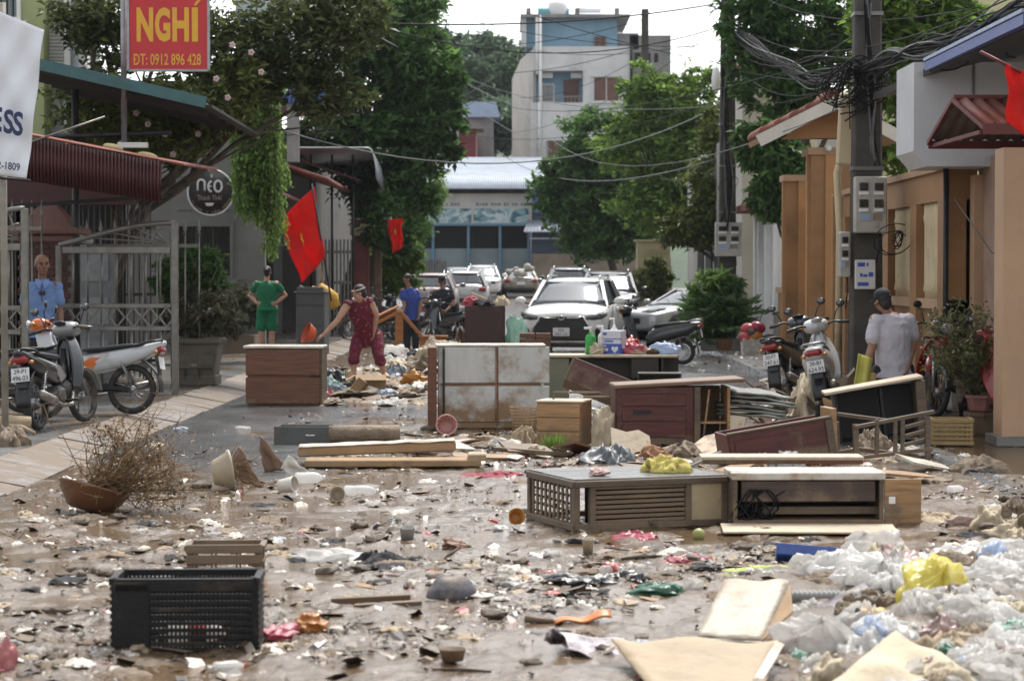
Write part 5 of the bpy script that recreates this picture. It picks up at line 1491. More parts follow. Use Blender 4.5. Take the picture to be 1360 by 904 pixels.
  if kind == 'suv':
   MB().tube([(s_ * (wt - .05),ry0 + .12,rz_ + .05),(s_ * (wt - .04),ry0 + .22,rz_ + .12),(s_ * (wt - .04),ry1 - .2,rz_ + .13),(s_ * (wt - .06),ry1 - .02,rz_ + .05)],.02,8).build('roof_rail',CHROME,t)
   MB().box((s_ * (w - .0),2.25,.36),(.03,2.3,.16),None,.01).build('side_cladding',BLACKP,t)
 # front
 fz_ = hz
 for s_ in (-1,1):
  hp = MB(); a = s_
  hp.loft([[(a * .40 * q,-.0,.80 * fz_),(a * .40 * q,-.0,.775 * fz_),(a * .44 * q,.06,.78 * fz_)],
     [(a * .66 * q,.035,.865 * fz_),(a * .66 * q,.03,.755 * fz_),(a * .68 * q,.12,.80 * fz_)],
     [(a * .80 * q,.12,.885 * fz_),(a * .80 * q,.11,.77 * fz_),(a * .78 * q,.2,.82 * fz_)],
     [(a * .895 * q,.40,.90 * fz_),(a * .895 * q,.36,.84 * fz_),(a * .84 * q,.42,.86 * fz_)]],True,True)
  hl = hp.build('headlight',CARGLASS if pm_ is PWHITE and plate else LAMPW,t)
  if plate: MB().tube([(a * .42 * q,-.025,.815 * fz_),(a * .66 * q,.015,.885 * fz_),(a * .84 * q,.15,.905 * fz_)],.012,6).build('light_strip',LAMPW,hl)
 if plate:
  # big dark grille with chrome bow, emblem, lower mouth and skid plate
  g = MB(); pl_ = [(-.40,.84),(.40,.84),(.58,.58),(.56,.34),(-.56,.34),(-.58,.58)]
  g.prism([(x * q,z) for x,z in pl_],.2,Matrix.Translation((0,-.045,0))); gr = g.build('grille',BLACKP,t); mod_bevel(gr,.02,2)
  for r0 in range(5):
   for c_ in range(13):
    MB().box(((c_ - 6) * .072 + (.036 if r0 % 2 else 0),-.05,.62 + r0 * .042),(.05,.012,.014)).build('grille_rib',flat('grille_grey',(0.045,0.045,0.048),0.4),gr)
  MB().tube([(-.42,-.055,.83),(-.34,-.065,.80),(-.1,-.07,.80)],.018,6).build('grille_trim',CHROME,gr)
  MB().tube([(.42,-.055,.83),(.34,-.065,.80),(.1,-.07,.80)],.018,6).build('grille_trim',CHROME,gr)
  MB().tube([(-.44,-.05,.83),(-.60,-.035,.58),(-.59,-.03,.36)],.014,6).build('grille_edge',CHROME,gr)
  MB().tube([(.44,-.05,.83),(.60,-.035,.58),(.59,-.03,.36)],.014,6).build('grille_edge',CHROME,gr)
  em = MB(); em.tube([(.062 * math.cos(i * .5236),-.075,.80 + .045 * math.sin(i * .5236)) for i in range(13)],.009,6,False)
  em.tube([(.025 * math.cos(i * .5236),-.078,.80 + .042 * math.sin(i * .5236)) for i in range(13)],.006,6,False); em.build('emblem',CHROME,gr)
  MB().box((0,-.02,.31),(1.15,.1,.06),(.2,0,0),.015).build('skid_plate',RIMM,t)
  MB().box((0,.0,.25),(1.35,.12,.10),None,.02).build('lower_lip',BLACKP,t)
  for s_ in (-1,1):
   MB().box((s_ * .74,.045,.42),(.10,.10,.34),(0,s_ * -.12,s_ * .5),.03).build('fog_corner',BLACKP,t)
  pt = MB().box((0,-.075,.515),(.34,.015,.17),None,.004).build('number_plate',PLATEW,t)
  lettering('plate_print',plate[0],PRINTK,pt,(0,-.084,.555),(1,0,0),(0,0,1),.055,.13)
  lettering('plate_print',plate[1],PRINTK,pt,(0,-.084,.478),(1,0,0),(0,0,1),.06,.24)
  for s_ in (-1,1): MB().tube([(s_ * .1,by0 - .03,bz + .03),(s_ * .45,by0 + .0,bz + .08)],.008,5).build('wiper',BLACKP,t)
 else:
  MB().box((0,-.01,.55 * hz),(.7 * q,.05,.16),None,.02).build('grille',BLACKP,t)
  MB().box((0,-.035,.42 * hz),(.34,.02,.12),None,.004).build('number_plate',PLATEW,t)
 # tail
 for s_ in (-1,1): MB().box((s_ * .66 * q,L - .05,.86 * hz),(.28,.14,.17),(0,0,s_ * -.4),.04).build('tail_light',TAILR,t)
 MB().box((0,L + .0,.72 * hz),(.4,.03,.14),None,.004).build('number_plate',PLATEW,t)
 MB().box((0,L - .03,.42 * hz),(1.4 * q,.1,.14),None,.03).build('rear_bumper',BLACKP,t)
 return t

fc = Vector(((746 - 680) / ppm(46),46,0))
car('white crossover car with big black grille parked facing the debris',fc,R(-8.5),PWHITE,'suv',True,None,2,plate=('20A','565.13'))
def car_at(px,y,front,label,pm_,kind,**kw):
 x = (px - 680) / ppm(y)
 if front: return car(label,(x,y,gz(y)),R(kw.pop('rz',0)),pm_,kind,group='cars parked up the street',sub=1,detail=False,**kw)
 L = kw.get('L',4.46); rz = R(kw.pop('rz',0)) + math.pi
 d = Vector((-math.sin(rz),math.cos(rz),0))
 return car(label,(x - d.x * L,y - d.y * L,gz(y)),rz,pm_,kind,group='cars parked up the street',sub=1,detail=False,**kw)
car_at(806,63,True,'dark blue sport utility car behind the white crossover',PNAVY,'suv',rz=-4,H=1.75)
car_at(757,82,False,'silver-roofed car showing over the white crossover roof',PSILVER,'suv',H=1.7)
car_at(778,92,True,'black car roof visible beyond the silver-roofed car',PNAVY,'sedan')
car_at(640,104,True,'white car facing down the street next to the market hall wall',PWHITE,'suv',H=1.58)
car_at(618,86,False,'white hatchback seen from behind beyond the man in the dark cap',PWHITE,'suv',H=1.5,L=4.0)
car_at(573,80,False,'pinkish white car behind the man in the blue shirt',PPINK,'suv',H=1.5,L=4.2)
car_at(606,112,True,'pale car roof beyond the pinkish white car',PSILVER,'sedan',H=1.6)
gc = car_at(692,106,False,'mud-covered grey car with rubbish heaped on its boot',PMUD,'sedan',H=1.55)
jb = MB()
for k in range(7): jb.ell((random.uniform(-.6,.6),4.0 + random.uniform(-.2,.3),1.1 + random.uniform(0,.35)),(random.uniform(.12,.3),.2,random.uniform(.08,.2)),(0,random.uniform(-.5,.5),0),8,5)
jb.build('heaped_rubbish',M('pale_rubbish',(0.34,0.31,0.27),0.7,0,0.4,4),gc)['kind'] = 'stuff'
car('silver sedan nosing out beside the palm, seen from its flank',((838 - 680) / ppm(57),57.0,gz(57)),R(-52),PSILVER,'sedan',H=1.5)

# == motorbikes
def side_form(poly,w,edge=.82,core=.6):
 """rounded body from a side outline (y, z): narrow at both flanks"""
 cy = sum(p[0] for p in poly) / len(poly); cz = sum(p[1] for p in poly) / len(poly)
 def sec(x,s_): return [(x,cy + (a - cy) * s_,cz + (b_ - cz) * s_) for a,b_ in poly]
 m_ = MB(); m_.loft([sec(-w,edge),sec(-w * core,1),sec(w * core,1),sec(w,edge)]); return m_
def long_form(st,n=12):
 """rounded body lofted along y from (y, half width, bottom, top)"""
 rings = []
 for (y,hw,z0,z1) in st:
  r_ = []
  for k in range(n):
   a = 2 * math.pi * k / n; c_,s_ = math.cos(a),math.sin(a)
   r_.append((hw * math.copysign(abs(c_) ** .7,c_),y,(z0 + z1) / 2 + (z1 - z0) / 2 * math.copysign(abs(s_) ** .7,s_)))
  rings.append(r_)
 m_ = MB(); m_.loft(rings); return m_
def motorbike(label,loc,rz,colour,style='underbone',accent=None,plate=None,lean=R(7),dirty=True,steer=0.25,nm='motorbike',seatm=None,logo=None):
 t = thing(nm,label,'motorbike',loc,0,'parked motorbikes',(0,lean,rz))
 sc = style == 'scooter'
 wr = .235 if sc else .285; wy = .62
 acc = accent or colour
 wheel(t,(0,-wy,wr),wr,.085 if sc else .075,'alloy' if sc else 'spoke','rear_wheel')
 # steering assembly
 fk = bpy.data.objects.new('front_fork',None); put(fk,t); fk.location = (0,.42,.84); fk.rotation_euler = (0,0,steer)
 wheel(fk,(0,wy - .42 + .02,wr - .84),wr,.08 if sc else .07,'alloy' if sc else 'spoke','front_wheel')
 for s_ in (-1,1): MB().cyl((s_ * .06,.0,-.02),(s_ * .065,.22,wr - .84),.02,.024,8).build('fork_leg',RIMM,fk)
 fd = MB(); fd.grid(lambda u,v: ((u - .5) * .13,.22 + (wr + .035) * math.cos(.15 + v * 2.2),wr - .84 + (wr + .035) * math.sin(.15 + v * 2.2) - .02 * abs(u - .5) * 2),4,12); mod_solid(fd.build('front_fender',acc,fk),.006)
 MB().tube([(-.34,-.10,.16),(-.2,-.06,.19),(-.05,.02,.16),(.05,.02,.16),(.2,-.06,.19),(.34,-.10,.16)],.013,8).build('handlebar',BLACKP,fk)
 for s_ in (-1,1):
  MB().cyl((s_ * .25,-.075,.175),(s_ * .37,-.11,.155),.019,None,8).build('grip',RUBBER,fk)
  MB().tube([(s_ * .2,.0,.2),(s_ * .36,-.03,.17)],.006,5).build('brake_lever',CHROME,fk)
  mr = MB().tube([(s_ * .2,-.04,.19),(s_ * .25,-.02,.30),(s_ * .29,-.05,.35)],.007,6).build('mirror_stem',BLACKP,fk)
  MB().ell((s_ * .31,-.055,.385),(.055,.018,.042),None,12,8).build('mirror',BLACKP,mr)
  MB().ell((s_ * .31,-.068,.385),(.045,.008,.034),None,12,8).build('mirror_glass',CARGLASS,mr)
 cw_ = side_form([(.20,.10),(.16,.24),(.05,.27),(-.09,.22),(-.10,.12),(.05,.06)],.15,.6); mod_sub(cw_.build('headlight_cowl',colour if sc else acc,fk),1)
 MB().ell((0,.185,.165),(.085,.035,.065),(-.3,0,0),12,8).build('headlight',LAMPW,fk)
 MB().ell((0,-.075,.235),(.075,.02,.04),(.9,0,0),12,6).build('dashboard',LAMPW if sc else BLACKP,fk)
 for s_ in (-1,1): MB().ell((s_ * .15,.12,.17),(.035,.04,.025),None,8,6).build('indicator',flat('amber_lens',(0.42,0.20,0.06),0.2),fk)
 # leg shields
 for s_ in (-1,1):
  ls = MB(); ls.grid(lambda u,v: (s_ * (.06 + .17 * math.sin(min(1,v * 1.3) * 1.5) * (1 - .25 * v)) * (.55 + .45 * u),.42 + .10 * u * math.cos(v * 2) - .08 * (1 - u) - .16 * v,.93 - .56 * v),6,10)
  mod_solid(ls.build('leg_shield',colour,t),.012)
 hs_ = side_form([(.45,.92),(.50,.72),(.42,.45),(.30,.42),(.30,.75),(.36,.93)],.085,.8); mod_sub(hs_.build('front_column',colour,t),1)
 if sc:
  MB().box((0,.12,.30),(.30,.5,.06),None,.02).build('floorboard',BLACKP,t)
  bd_ = long_form([(-.99,.07,.70,.80),(-.92,.12,.62,.81),(-.7,.17,.52,.80),(-.4,.185,.44,.76),(-.1,.17,.36,.70),(.02,.14,.33,.60),(.06,.11,.32,.45)]); mod_sub(bd_.build('body_panel',colour,t),1)
  MB().box((.1,-.45,.3),(.12,.5,.2),None,.05).build('engine',BLACKP,t)
 else:
  MB().tube([(0,.34,.80),(0,.22,.52),(0,-.05,.46),(0,-.35,.58),(0,-.7,.66)],.035,8).build('frame',BLACKP,t)
  bd_ = long_form([(-1.02,.035,.79,.85),(-.92,.085,.70,.83),(-.7,.125,.58,.79),(-.4,.13,.49,.74),(-.1,.115,.43,.69),(.1,.10,.45,.63),(.2,.06,.48,.60)]); mod_sub(bd_.build('body_panel',colour,t),1)
  if accent is not None:
   for s_ in (-1,1):
    st_ = MB(); st_.prism([(.02,.52),(-.14,.46),(-.30,.64),(-.16,.64)],.004,Matrix(((0,s_,0,s_ * .112),(1,0,0,0),(0,0,1,0),(0,0,0,1)))); st_.build('decal',accent,t)
  en = MB(); en.cyl((0,.0,.36),(0,.24,.40),.075,.07,14)
  for k in range(7): en.cyl((0,.05 + k * .026,.368 + k * .004),(0,.058 + k * .026,.37 + k * .004),.095,None,14)
  en.box((0,-.08,.33),(.2,.26,.2),None,.05); en.build('engine',M('engine_alloy',(0.10,0.098,0.095),0.5,0.6,0.2,8,0.4),t)
  MB().box((.07,-.38,.31),(.035,.52,.11),None,.03).build('chain_case',BLACKP,t)
  MB().bar((-.07,-.12,.32),(-.07,-wy,wr),.03,.04).build('swing_arm',BLACKP,t)
  if logo:
   for s_ in (1,): lettering('side_logo',logo,PRINTK,t,(s_ * .128,-.5,.615),(0,s_,-s_ * .16),(0,0.16,1),.045,.26,.01,.3)
 se = side_form([(.02,.70),(-.02,.755),(-.3,.765),(-.5,.80),(-.80,.815),(-.84,.78),(-.5,.73),(-.2,.68)],.125,.8) if not sc else side_form([(-.02,.66),(-.05,.74),(-.3,.76),(-.5,.80),(-.82,.81),(-.84,.76),(-.4,.68)],.15,.8)
 mod_sub(se.build('seat',seatm or SEATM,t),1)
 MB().tube([(.12,-.66,.77),(.13,-.85,.82),(.09,-.97,.84),(-.09,-.97,.84),(-.13,-.85,.82),(-.12,-.66,.77)],.014,8).build('grab_rail',RIMM if sc else BLACKP,t)
 rfm = MB(); rfm.grid(lambda u,v: ((u - .5) * .16,-wy - (wr + .06) * math.cos(1.9 - v * 2.0),wr + (wr + .06) * math.sin(1.9 - v * 2.0)),4,12); mod_solid(rfm.build('rear_fender',BLACKP,t),.008)
 MB().box((0,-.955,.735),(.19,.08,.085),(.35,0,0),.028).build('tail_light',TAILR,t)
 for s_ in (-1,1): MB().ell((s_ * .115,-.925,.705),(.03,.03,.022),None,8,6).build('indicator',flat('amber_lens',(0,0,0)),t)
 pl = MB().box((0,-.965,.585),(.19,.006,.14),(-.18,0,0)).build('number_plate',PLATEW,t)
 if plate:
  lettering('plate_print',plate[0],PRINTK,pl,(0,-.967,.62),(1,0,0),(0,.18,1),.045,.13)
  lettering('plate_print',plate[1],PRINTK,pl,(0,-.979,.552),(1,0,0),(0,.18,1),.05,.165)
 MB().bar((0,-.9,.66),(0,-.945,.45),.12,.012,(0,1,0)).build('plate_bracket',BLACKP,t)
 for s_ in (-1,1):
  sp_ = MB().cyl((s_ * .10,-.50,.64),(s_ * .09,-wy - .02,wr + .03),.012,None,8)
  a0,a1 = Vector((s_ * .10,-.51,.61)),Vector((s_ * .092,-wy - .01,wr + .1))
  sp_.tube([a0.lerp(a1,i / 60) + Vector((.024 * math.cos(i * .9),.024 * math.sin(i * .9),0)) for i in range(61)],.004,4)
  sp_.build('shock_absorber',RIMM,t)
  MB().cyl((s_ * .1,-.02,.26),(s_ * .24,-.02,.27),.016,None,8).build('foot_peg',RUBBER,t)
 ex = MB().tube([(.10,.2,.34),(.12,.1,.22),(.13,-.2,.22),(.14,-.42,.27)],.02,8); ex.tube([(.14,-.40,.265),(.145,-.5,.29),(.15,-.85,.37)],[.03,.05,.045],12)
 ex.build('exhaust',M('exhaust_steel',(0.22,0.20,0.18),0.45,0.7,0.3,6,0.3),t)
 MB().tube([(-.1,-.05,.25),(-.26,-.08,.02)],.011,6).build('side_stand',BLACKP,t)
 return t
WB = paint('bike_white',(0.46,0.475,0.485),.4); BB = paint('bike_black',(0.007,0.0075,0.009),.2); BG = paint('bike_grey',(0.045,0.05,0.06)); BR = paint('bike_red',(0.33,0.008,0.016)); BO = paint('bike_orange',(0.55,0.13,0.02)); BBL = paint('bike_blue',(0.02,0.03,0.06))
def pav_at(px,py,z=.12):
 return G(px,py,z)
a = pav_at(62,572); motorbike('silver and black motorbike with muddy wheels showing its rear plate beside the steel gate',Vector((a.x + .02,a.y + .60,.125)),R(-9),BB,accent=paint('bike_silver',(0.2,0.205,0.21)),plate=('29-P1','496.03'),lean=R(-6),steer=-.2)
a = pav_at(172,551); motorbike('white and orange motorbike with black seat in front of the diamond band gate',Vector((a.x - .60,a.y + .12,.125)),R(82),WB,accent=BO,lean=R(6),steer=.15,logo='Awing')
a = pav_at(-8,560); motorbike('dark blue-grey motorbike half hidden behind the muddy-wheeled one',Vector((a.x - .15,a.y + .1,.125)),R(100),BG,accent=BBL,lean=R(6),steer=.3)
q = D(1100,400,25.6); motorbike('white scooter with red tail light parked by the narrow meter cabinet',Vector((q.x + .06,25.9,.12)),R(-11),WB,'scooter',plate=('20-B1','624.93'),lean=R(-10),steer=.25)
q = D(1068,400,27.2); motorbike('black motorbike with small plate tucked beside the white scooter',Vector((q.x + .05,27.7,.12)),R(-24),BB,'underbone',accent=BG,plate=('20-F7','247.61'),lean=R(-10),steer=.3)
q = D(1228,400,26.2); motorbike('red motorbike behind the person in the grey shirt',Vector((q.x - .02,26.0,.12)),R(172),BR,'underbone',accent=BB,lean=R(-9),steer=.35)
q = D(1312,400,23.6); motorbike('red motorbike half hidden behind the tan column',Vector((q.x + .25,23.0,.08)),R(20),BR,'scooter',accent=BB,lean=R(-8),steer=.2)
q = D(858,440,42.5); motorbike('black scooter parked in front of the white crossover',Vector((q.x + .0,41.6,.03)),R(78),BB,'scooter',lean=R(8),steer=.3)
for k,(px,y,rz) in enumerate(((512,57,60),(528,59,40),(553,56,-60),(500,54,75))):
 motorbike(['dark motorbike at the end of the row under the shrubs','dusty motorbike between others below the leafy shrub','motorbike behind the man in the blue shirt','dark motorbike beside the red gate pillar'][k],Vector(((px - 680) / ppm(y),y,.05)),R(rz),[BB,BG,BBL,BB][k],'underbone',lean=R(6),steer=.2)
q = D(590,420,52); motorbike('dark motorbike held by the man in the black cap',Vector((q.x,51.6,.02)),R(35),BG,'underbone',lean=R(6),steer=.3)

# == people
SKIN = M('skin',(0.27,0.14,0.09),0.55,0,0.1,14,0,MUD,0.03,60,0.4,0,0,None,0.08)
SKINL = M('skin_pale',(0.46,0.27,0.19),0.55,0,0.1,14,0,MUD,0.03,60,0.4,0,0,None,0.08)
HAIR = M('hair_black',(0.012,0.010,0.010),0.5,0,0.3,30,0,MUD,0.4,120)
CLOUD = bpy.data.textures.new('cloth_folds','CLOUDS'); CLOUD.noise_scale = 0.11; CLOUD.noise_depth = 3
def soften(o,vox,it=6,fold=0.0):
 m = o.modifiers.new('remesh','REMESH'); m.mode = 'VOXEL'; m.voxel_size = vox; m.use_smooth_shade = True
 m = o.modifiers.new('smooth','SMOOTH'); m.factor = .5; m.iterations = it
 if fold > 0:
  m = o.modifiers.new('folds','DISPLACE'); m.texture = CLOUD; m.strength = fold; m.mid_level = .5; m.texture_coords = 'LOCAL'
 return o
def ball_tube(mb,pts,rs,n=12):
 mb.tube(pts,rs,n)
 for p,r in zip(pts,rs): mb.ell(p,(r,r,r),None,n,8)
def oval_loft(mb,secs,lat,n=18):
 """secs: (centre, lateral radius, depth radius); lat: sideways direction"""
 rings = []
 for i,(c,a,b_) in enumerate(secs):
  c = Vector(c); nx = Vector(secs[min(i + 1,len(secs) - 1)][0]) - Vector(secs[max(i - 1,0)][0]); nx.normalize()
  l_ = (lat - nx * lat.dot(nx)).normalized(); f_ = nx.cross(l_)
  rings.append([c + l_ * a * math.cos(t) + f_ * b_ * math.sin(t) for t in [2 * math.pi * k / n for k in range(n)]])
 mb.loft(rings)
def add_hand(mb,wrist,fwd,normal,curl,side):
 fwd = Vector(fwd).normalized(); normal = Vector(normal); normal = (normal - fwd * normal.dot(fwd)).normalized(); lat = fwd.cross(normal) * side
 w = Vector(wrist)
 oval_loft(mb,[(w,.026,.02),(w + fwd * .04,.038,.017),(w + fwd * .085,.042,.015)],lat)
 for k,(o,L) in enumerate(((-.032,.062),(-.011,.074),(.011,.07),(.031,.054))):
  b0 = w + fwd * .08 + lat * o; pts = [b0]; d = fwd.copy(); c = curl
  for s_ in range(3):
   d = (d * math.cos(c) + normal * math.sin(c)); nrm = normal * math.cos(c) - fwd * 0 ; pts.append(pts[-1] + d * L / 3 * 1.15)
   c = curl * .9
  ball_tube(mb,pts,[.0105,.0098,.009,.0078],8)
 t0 = w + fwd * .03 - lat * .034; d = (fwd * .7 - lat * .7 + normal * .35).normalized()
 ball_tube(mb,[t0,t0 + d * .03,t0 + d * .045 + fwd * .022 + normal * .01,t0 + d * .052 + fwd * .042 + normal * .02],[.014,.0125,.011,.009],8)
def add_head(mb,c,face,up,s=1.0):
 """cranium, jaw, nose, ears, brow; c is the centre of the head"""
 f = Vector(face).normalized(); u = Vector(up); u = (u - f * u.dot(f)).normalized(); r = f.cross(u)
 m = Matrix((r,f,u)).transposed()
 P = lambda x,y,z: Vector(c) + m @ Vector((x * s,y * s,z * s))
 mb.ell(P(0,-.012,.028),(.076 * s,.094 * s,.088 * s),m,18,12)
 mb.ell(P(0,.028,-.045),(.056 * s,.058 * s,.066 * s),m,16,10)
 mb.ell(P(0,.055,-.088),(.026 * s,.022 * s,.02 * s),m,10,8)
 mb.ell(P(0,.082,.028),(.05 * s,.012 * s,.012 * s),m,10,6)
 mb.tube([P(0,.084,.022),P(0,.103,-.016),P(0,.088,-.03)],[.009 * s,.014 * s,.010 * s],8)
 for x in (-1,1):
  mb.ell(P(x * .077,-.008,-.006),(.010 * s,.02 * s,.03 * s),m,8,8)
  mb.ell(P(x * .045,.058,-.022),(.022 * s,.02 * s,.02 * s),m,8,6)
 return P,m
def face_parts(parent,P,m,s=1.0):
 for x in (-1,1):
  MB().ell(P(x * .031,.081,.008),(.010 * s,.005 * s,.0045 * s),m,8,6).build('eye',flat('eye_dark',(0.02,0.016,0.014),0.2),parent)
  MB().ell(P(x * .032,.087,.028),(.02 * s,.005 * s,.004 * s),m,8,6).build('eyebrow',HAIR,parent)
 MB().ell(P(0,.086,-.055),(.023 * s,.007 * s,.006 * s),m,8,6).build('mouth',flat('lip',(0.26,0.09,0.075)),parent)
def hair_cap(parent,P,m,s=1.0,low=-.02,bun=False,full=True,mat=None):
 b = MB(); b.ell(P(0,-.022,.036),(.084 * s,.096 * s,.091 * s),m,18,12)
 if full: b.ell(P(0,-.055,-.03),(.07 * s,.055 * s,.075 * s),m,14,10)
 if bun: b.ell(P(0,-.105,.03),(.045 * s,.042 * s,.042 * s),m,12,8)
 return soften(b.build('hair',mat or HAIR,parent),.012,2,.012)
def person(label,px0,y,z0,J,look,skin,top,bottom,top_sleeve=.55,leg_cover=1.0,fat=1.0,hands=True,scale=1.0,up=(0,0,1),top_len=.0,loose=1.0):
 """J: joints as (px, py, dy); returns the thing and the head frame"""
 base = Vector(((px0 - 680) / ppm(y),y,z0))
 t = thing('person',label,'person',base)
 K = {k: D(v[0],v[1],y + (v[2] if len(v) > 2 else 0)) - base for k,v in J.items()}
 lat = (K['sr'] - K['sl']).normalized()
 f = fat
 pel = (K['hl'] + K['hr']) / 2; nk = (K['sl'] + K['sr']) / 2
 spine = nk - pel
 b = MB()
 secs = [(pel - spine * .16,.12 * f,.10 * f),(pel,.165 * f,.115 * f),(pel + spine * .35,.145 * f,.105 * f),(pel + spine * .7,.165 * f,.115 * f),(pel + spine * .90,.16 * f,.095 * f),(nk + spine * .06,.09 * f,.07 * f),(nk + spine * .14,.055,.055)]
 oval_loft(b,secs,lat)
 ball_tube(b,[nk + spine * .02,K['head'] - Vector(up) * .06],[.058,.052])
 for s_ in 'lr':
  sh,el,ha = K['s' + s_],K['e' + s_],K['w' + s_]
  ball_tube(b,[sh,sh.lerp(el,.5),el,el.lerp(ha,.4),ha],[.058 * f,.049 * f,.039 * f,.038 * f,.026])
  hp,kn,an = K['h' + s_],K['k' + s_],K['a' + s_]
  ball_tube(b,[hp,hp.lerp(kn,.5),kn,kn.lerp(an,.35),an],[.092 * f,.078 * f,.056 * f,.056 * f,.036])
  fd = K['f' + s_] if 'f' + s_ in K else an + Vector((0,-.14,-.03))
  oval_loft(b,[(an - (fd - an) * .3 + Vector((0,0,-.03)),.03,.03),(an + Vector((0,0,-.025)),.038,.036),(an.lerp(fd,.6) + Vector((0,0,-.03)),.042,.025),(fd + Vector((0,0,-.03)),.035,.014)],lat)
  if hands: add_hand(b,ha,K.get('d' + s_,ha + (ha - el).normalized() * .1) - ha,lat * (1 if s_ == 'l' else -1) + Vector((0,.2,0)),.35,1 if s_ == 'l' else -1)
 P,m = add_head(b,K['head'],look,up,scale)
 soften(b.build('body',skin,t),.0085,4)
 # top garment
 g = MB(); o = .017 * loose
 ts = [(pel - spine * (.08 + top_len),.172 * f + o * 1.9,.126 * f + o * 2.2)] + [(c,a + o,d + o) for c,a,d in secs[1:5]] + [(nk + spine * .05,.10 * f,.08 * f),(nk + spine * .12,.07,.068)]
 oval_loft(g,ts,lat)
 for s_ in 'lr':
  sh,el = K['s' + s_],K['e' + s_]
  q = sh.lerp(el,top_sleeve)
  if top_sleeve > 0.05: ball_tube(g,[nk.lerp(sh,.55) - spine * .03,sh - spine * .02,sh.lerp(q,.5),q],[.066 * f,.056 * f + o * .5,.052 * f + o * .9,.050 * f + o * 1.3])
  else: g.ell(sh,(.066 * f,.062 * f,.062 * f),None,12,8)
 soften(g.build('shirt',top,t),.013,5,.035)
 if bottom is not None:
  g = MB()
  oval_loft(g,[(pel + spine * .12,.146 * f,.105 * f),(pel,.166 * f + o * .3,.116 * f + o * .3),(pel - spine * .16,.13 * f + o,.11 * f + o)],lat)
  for s_ in 'lr':
   hp,kn,an = K['h' + s_],K['k' + s_],K['a' + s_]
   pts = [hp,hp.lerp(kn,.5),kn,kn.lerp(an,.5),an]; rs = [.092 * f + o * .3,.082 * f + o * .8,.064 * f + o,.06 * f + o,.05 * f + o]
   n_ = leg_cover * 4; i = int(n_); q = pts[:i + 1]; r_ = rs[:i + 1]
   if n_ > i: q.append(pts[i].lerp(pts[i + 1],n_ - i)); r_.append(rs[i] + .01)
   if len(q) > 1: ball_tube(g,q,r_)
  soften(g.build('trousers' if leg_cover > .8 else 'shorts',bottom,t),.013,4,.03)
 return t,P,m,K
def cap(t,P,m,mat,s=1.0):
 b = MB(); b.ell(P(0,-.01,.05),(.088 * s,.105 * s,.083 * s),m,20,12)
 b.f = [f_ for f_ in b.f]; o = b.build('cap',mat,t)
 v = MB(); v.grid(lambda u,w_: P(-.07 + .14 * u,.075 + .085 * w_ * (1 - (2 * u - 1) ** 2 * .6),.035 - .02 * w_ - .02 * (2 * u - 1) ** 2),8,5); mod_solid(v.build('visor',mat,o),.005)
 MB().ell(P(0,-.01,.135),(.008,.008,.006),m,8,6).build('button',mat,o)
 return o
BLUEC = M('polo_blue',(0.135,0.22,0.42),0.85,0,0.1,6,0,MUD,0.15,150)
GREENC = M('cloth_green',(0.006,0.14,0.06),0.85,0,0.12,5,0,MUD,0.1,150)
BLACKC = M('cloth_black',(0.012,0.013,0.018),0.85,0,0.2,5,0,MUD,0.1,150)
NAVYC = M('cloth_blue',(0.03,0.06,0.26),0.85,0,0.12,5,0,MUD,0.1,150)
GREYC = M('cloth_grey',(0.44,0.42,0.47),0.85,0,0.06,5,0,MUD,0.1,150)
def print_cloth():
 m = M('burgundy_print',(0.13,0.010,0.030),0.8,0,0.15,6,0,MUD,0.1,120)
 N = m.node_tree.nodes; L = m.node_tree.links; b = N['Principled BSDF']; old = b.inputs['Base Color'].links[0].from_socket
 tc = N.new('ShaderNodeTexCoord'); v = N.new('ShaderNodeTexVoronoi'); v.inputs['Scale'].default_value = 26; L.new(tc.outputs['Object'],v.inputs['Vector'])
 n = N.new('ShaderNodeTexNoise'); n.inputs['Scale'].default_value = 20; L.new(tc.outputs['Object'],n.inputs['Vector'])
 ad = N.new('ShaderNodeMath'); ad.operation = 'ADD'; L.new(v.outputs['Distance'],ad.inputs[0]); L.new(n.outputs['Fac'],ad.inputs[1])
 r = N.new('ShaderNodeValToRGB'); r.color_ramp.elements[0].position = .62; r.color_ramp.elements[0].color = (1,1,1,1); r.color_ramp.elements[1].position = .70; r.color_ramp.elements[1].color = (0,0,0,1)
 L.new(ad.outputs[0],r.inputs['Fac'])
 mx = N.new('ShaderNodeMix'); mx.data_type = 'RGBA'; L.new(r.outputs[0],mx.inputs['Factor']); L.new(old,mx.inputs['A']); mx.inputs['B'].default_value = (0.40,0.20,0.22,1)
 L.new(mx.outputs['Result'],b.inputs['Base Color']); return m
BURG = print_cloth()

# man in the blue polo behind the motorbikes
t,P,m,K = person('man in a blue polo shirt with glasses at the collar standing by the brick pillar',55,28.9,.15,
 dict(head=(56,352,-.02),sl=(36,379),sr=(76,379),el=(31,412,.05),er=(80,412,.02),wl=(34,440,-.05),wr=(81,440,-.05),hl=(46,444),hr=(66,444),kl=(45,490),kr=(67,490),al=(45,533),ar=(68,533),fl=(43,537,-.2),fr=(70,537,-.2)),
 (.45,-1,.02),M('skin_tan',(0.20,0.098,0.06),0.5,0,0.1,14,0,MUD,0.03,60,0.4,0,0,None,0.08),BLUEC,M('trousers_dark',(0.03,0.032,0.04),0.85),.62,1.0,1.1,True,1.2)
face_parts(t,P,m,1.2)
soften(MB().ell(P(0,-.045,.02),(.092,.08,.09),m,14,10).build('hair',M('hair_cropped',(0.09,0.055,0.045),0.6),t),.012,2)
gl = MB()
for s_ in (-1,1): gl.ell(D(56 + s_ * 2.4,389,28.74) - t.location,(.02,.008,.03),None,10,6)
gl.bar(D(55,384,28.74) - t.location,D(56,400,28.73) - t.location,.01,.01); gl.build('sunglasses',BLACKP,t)
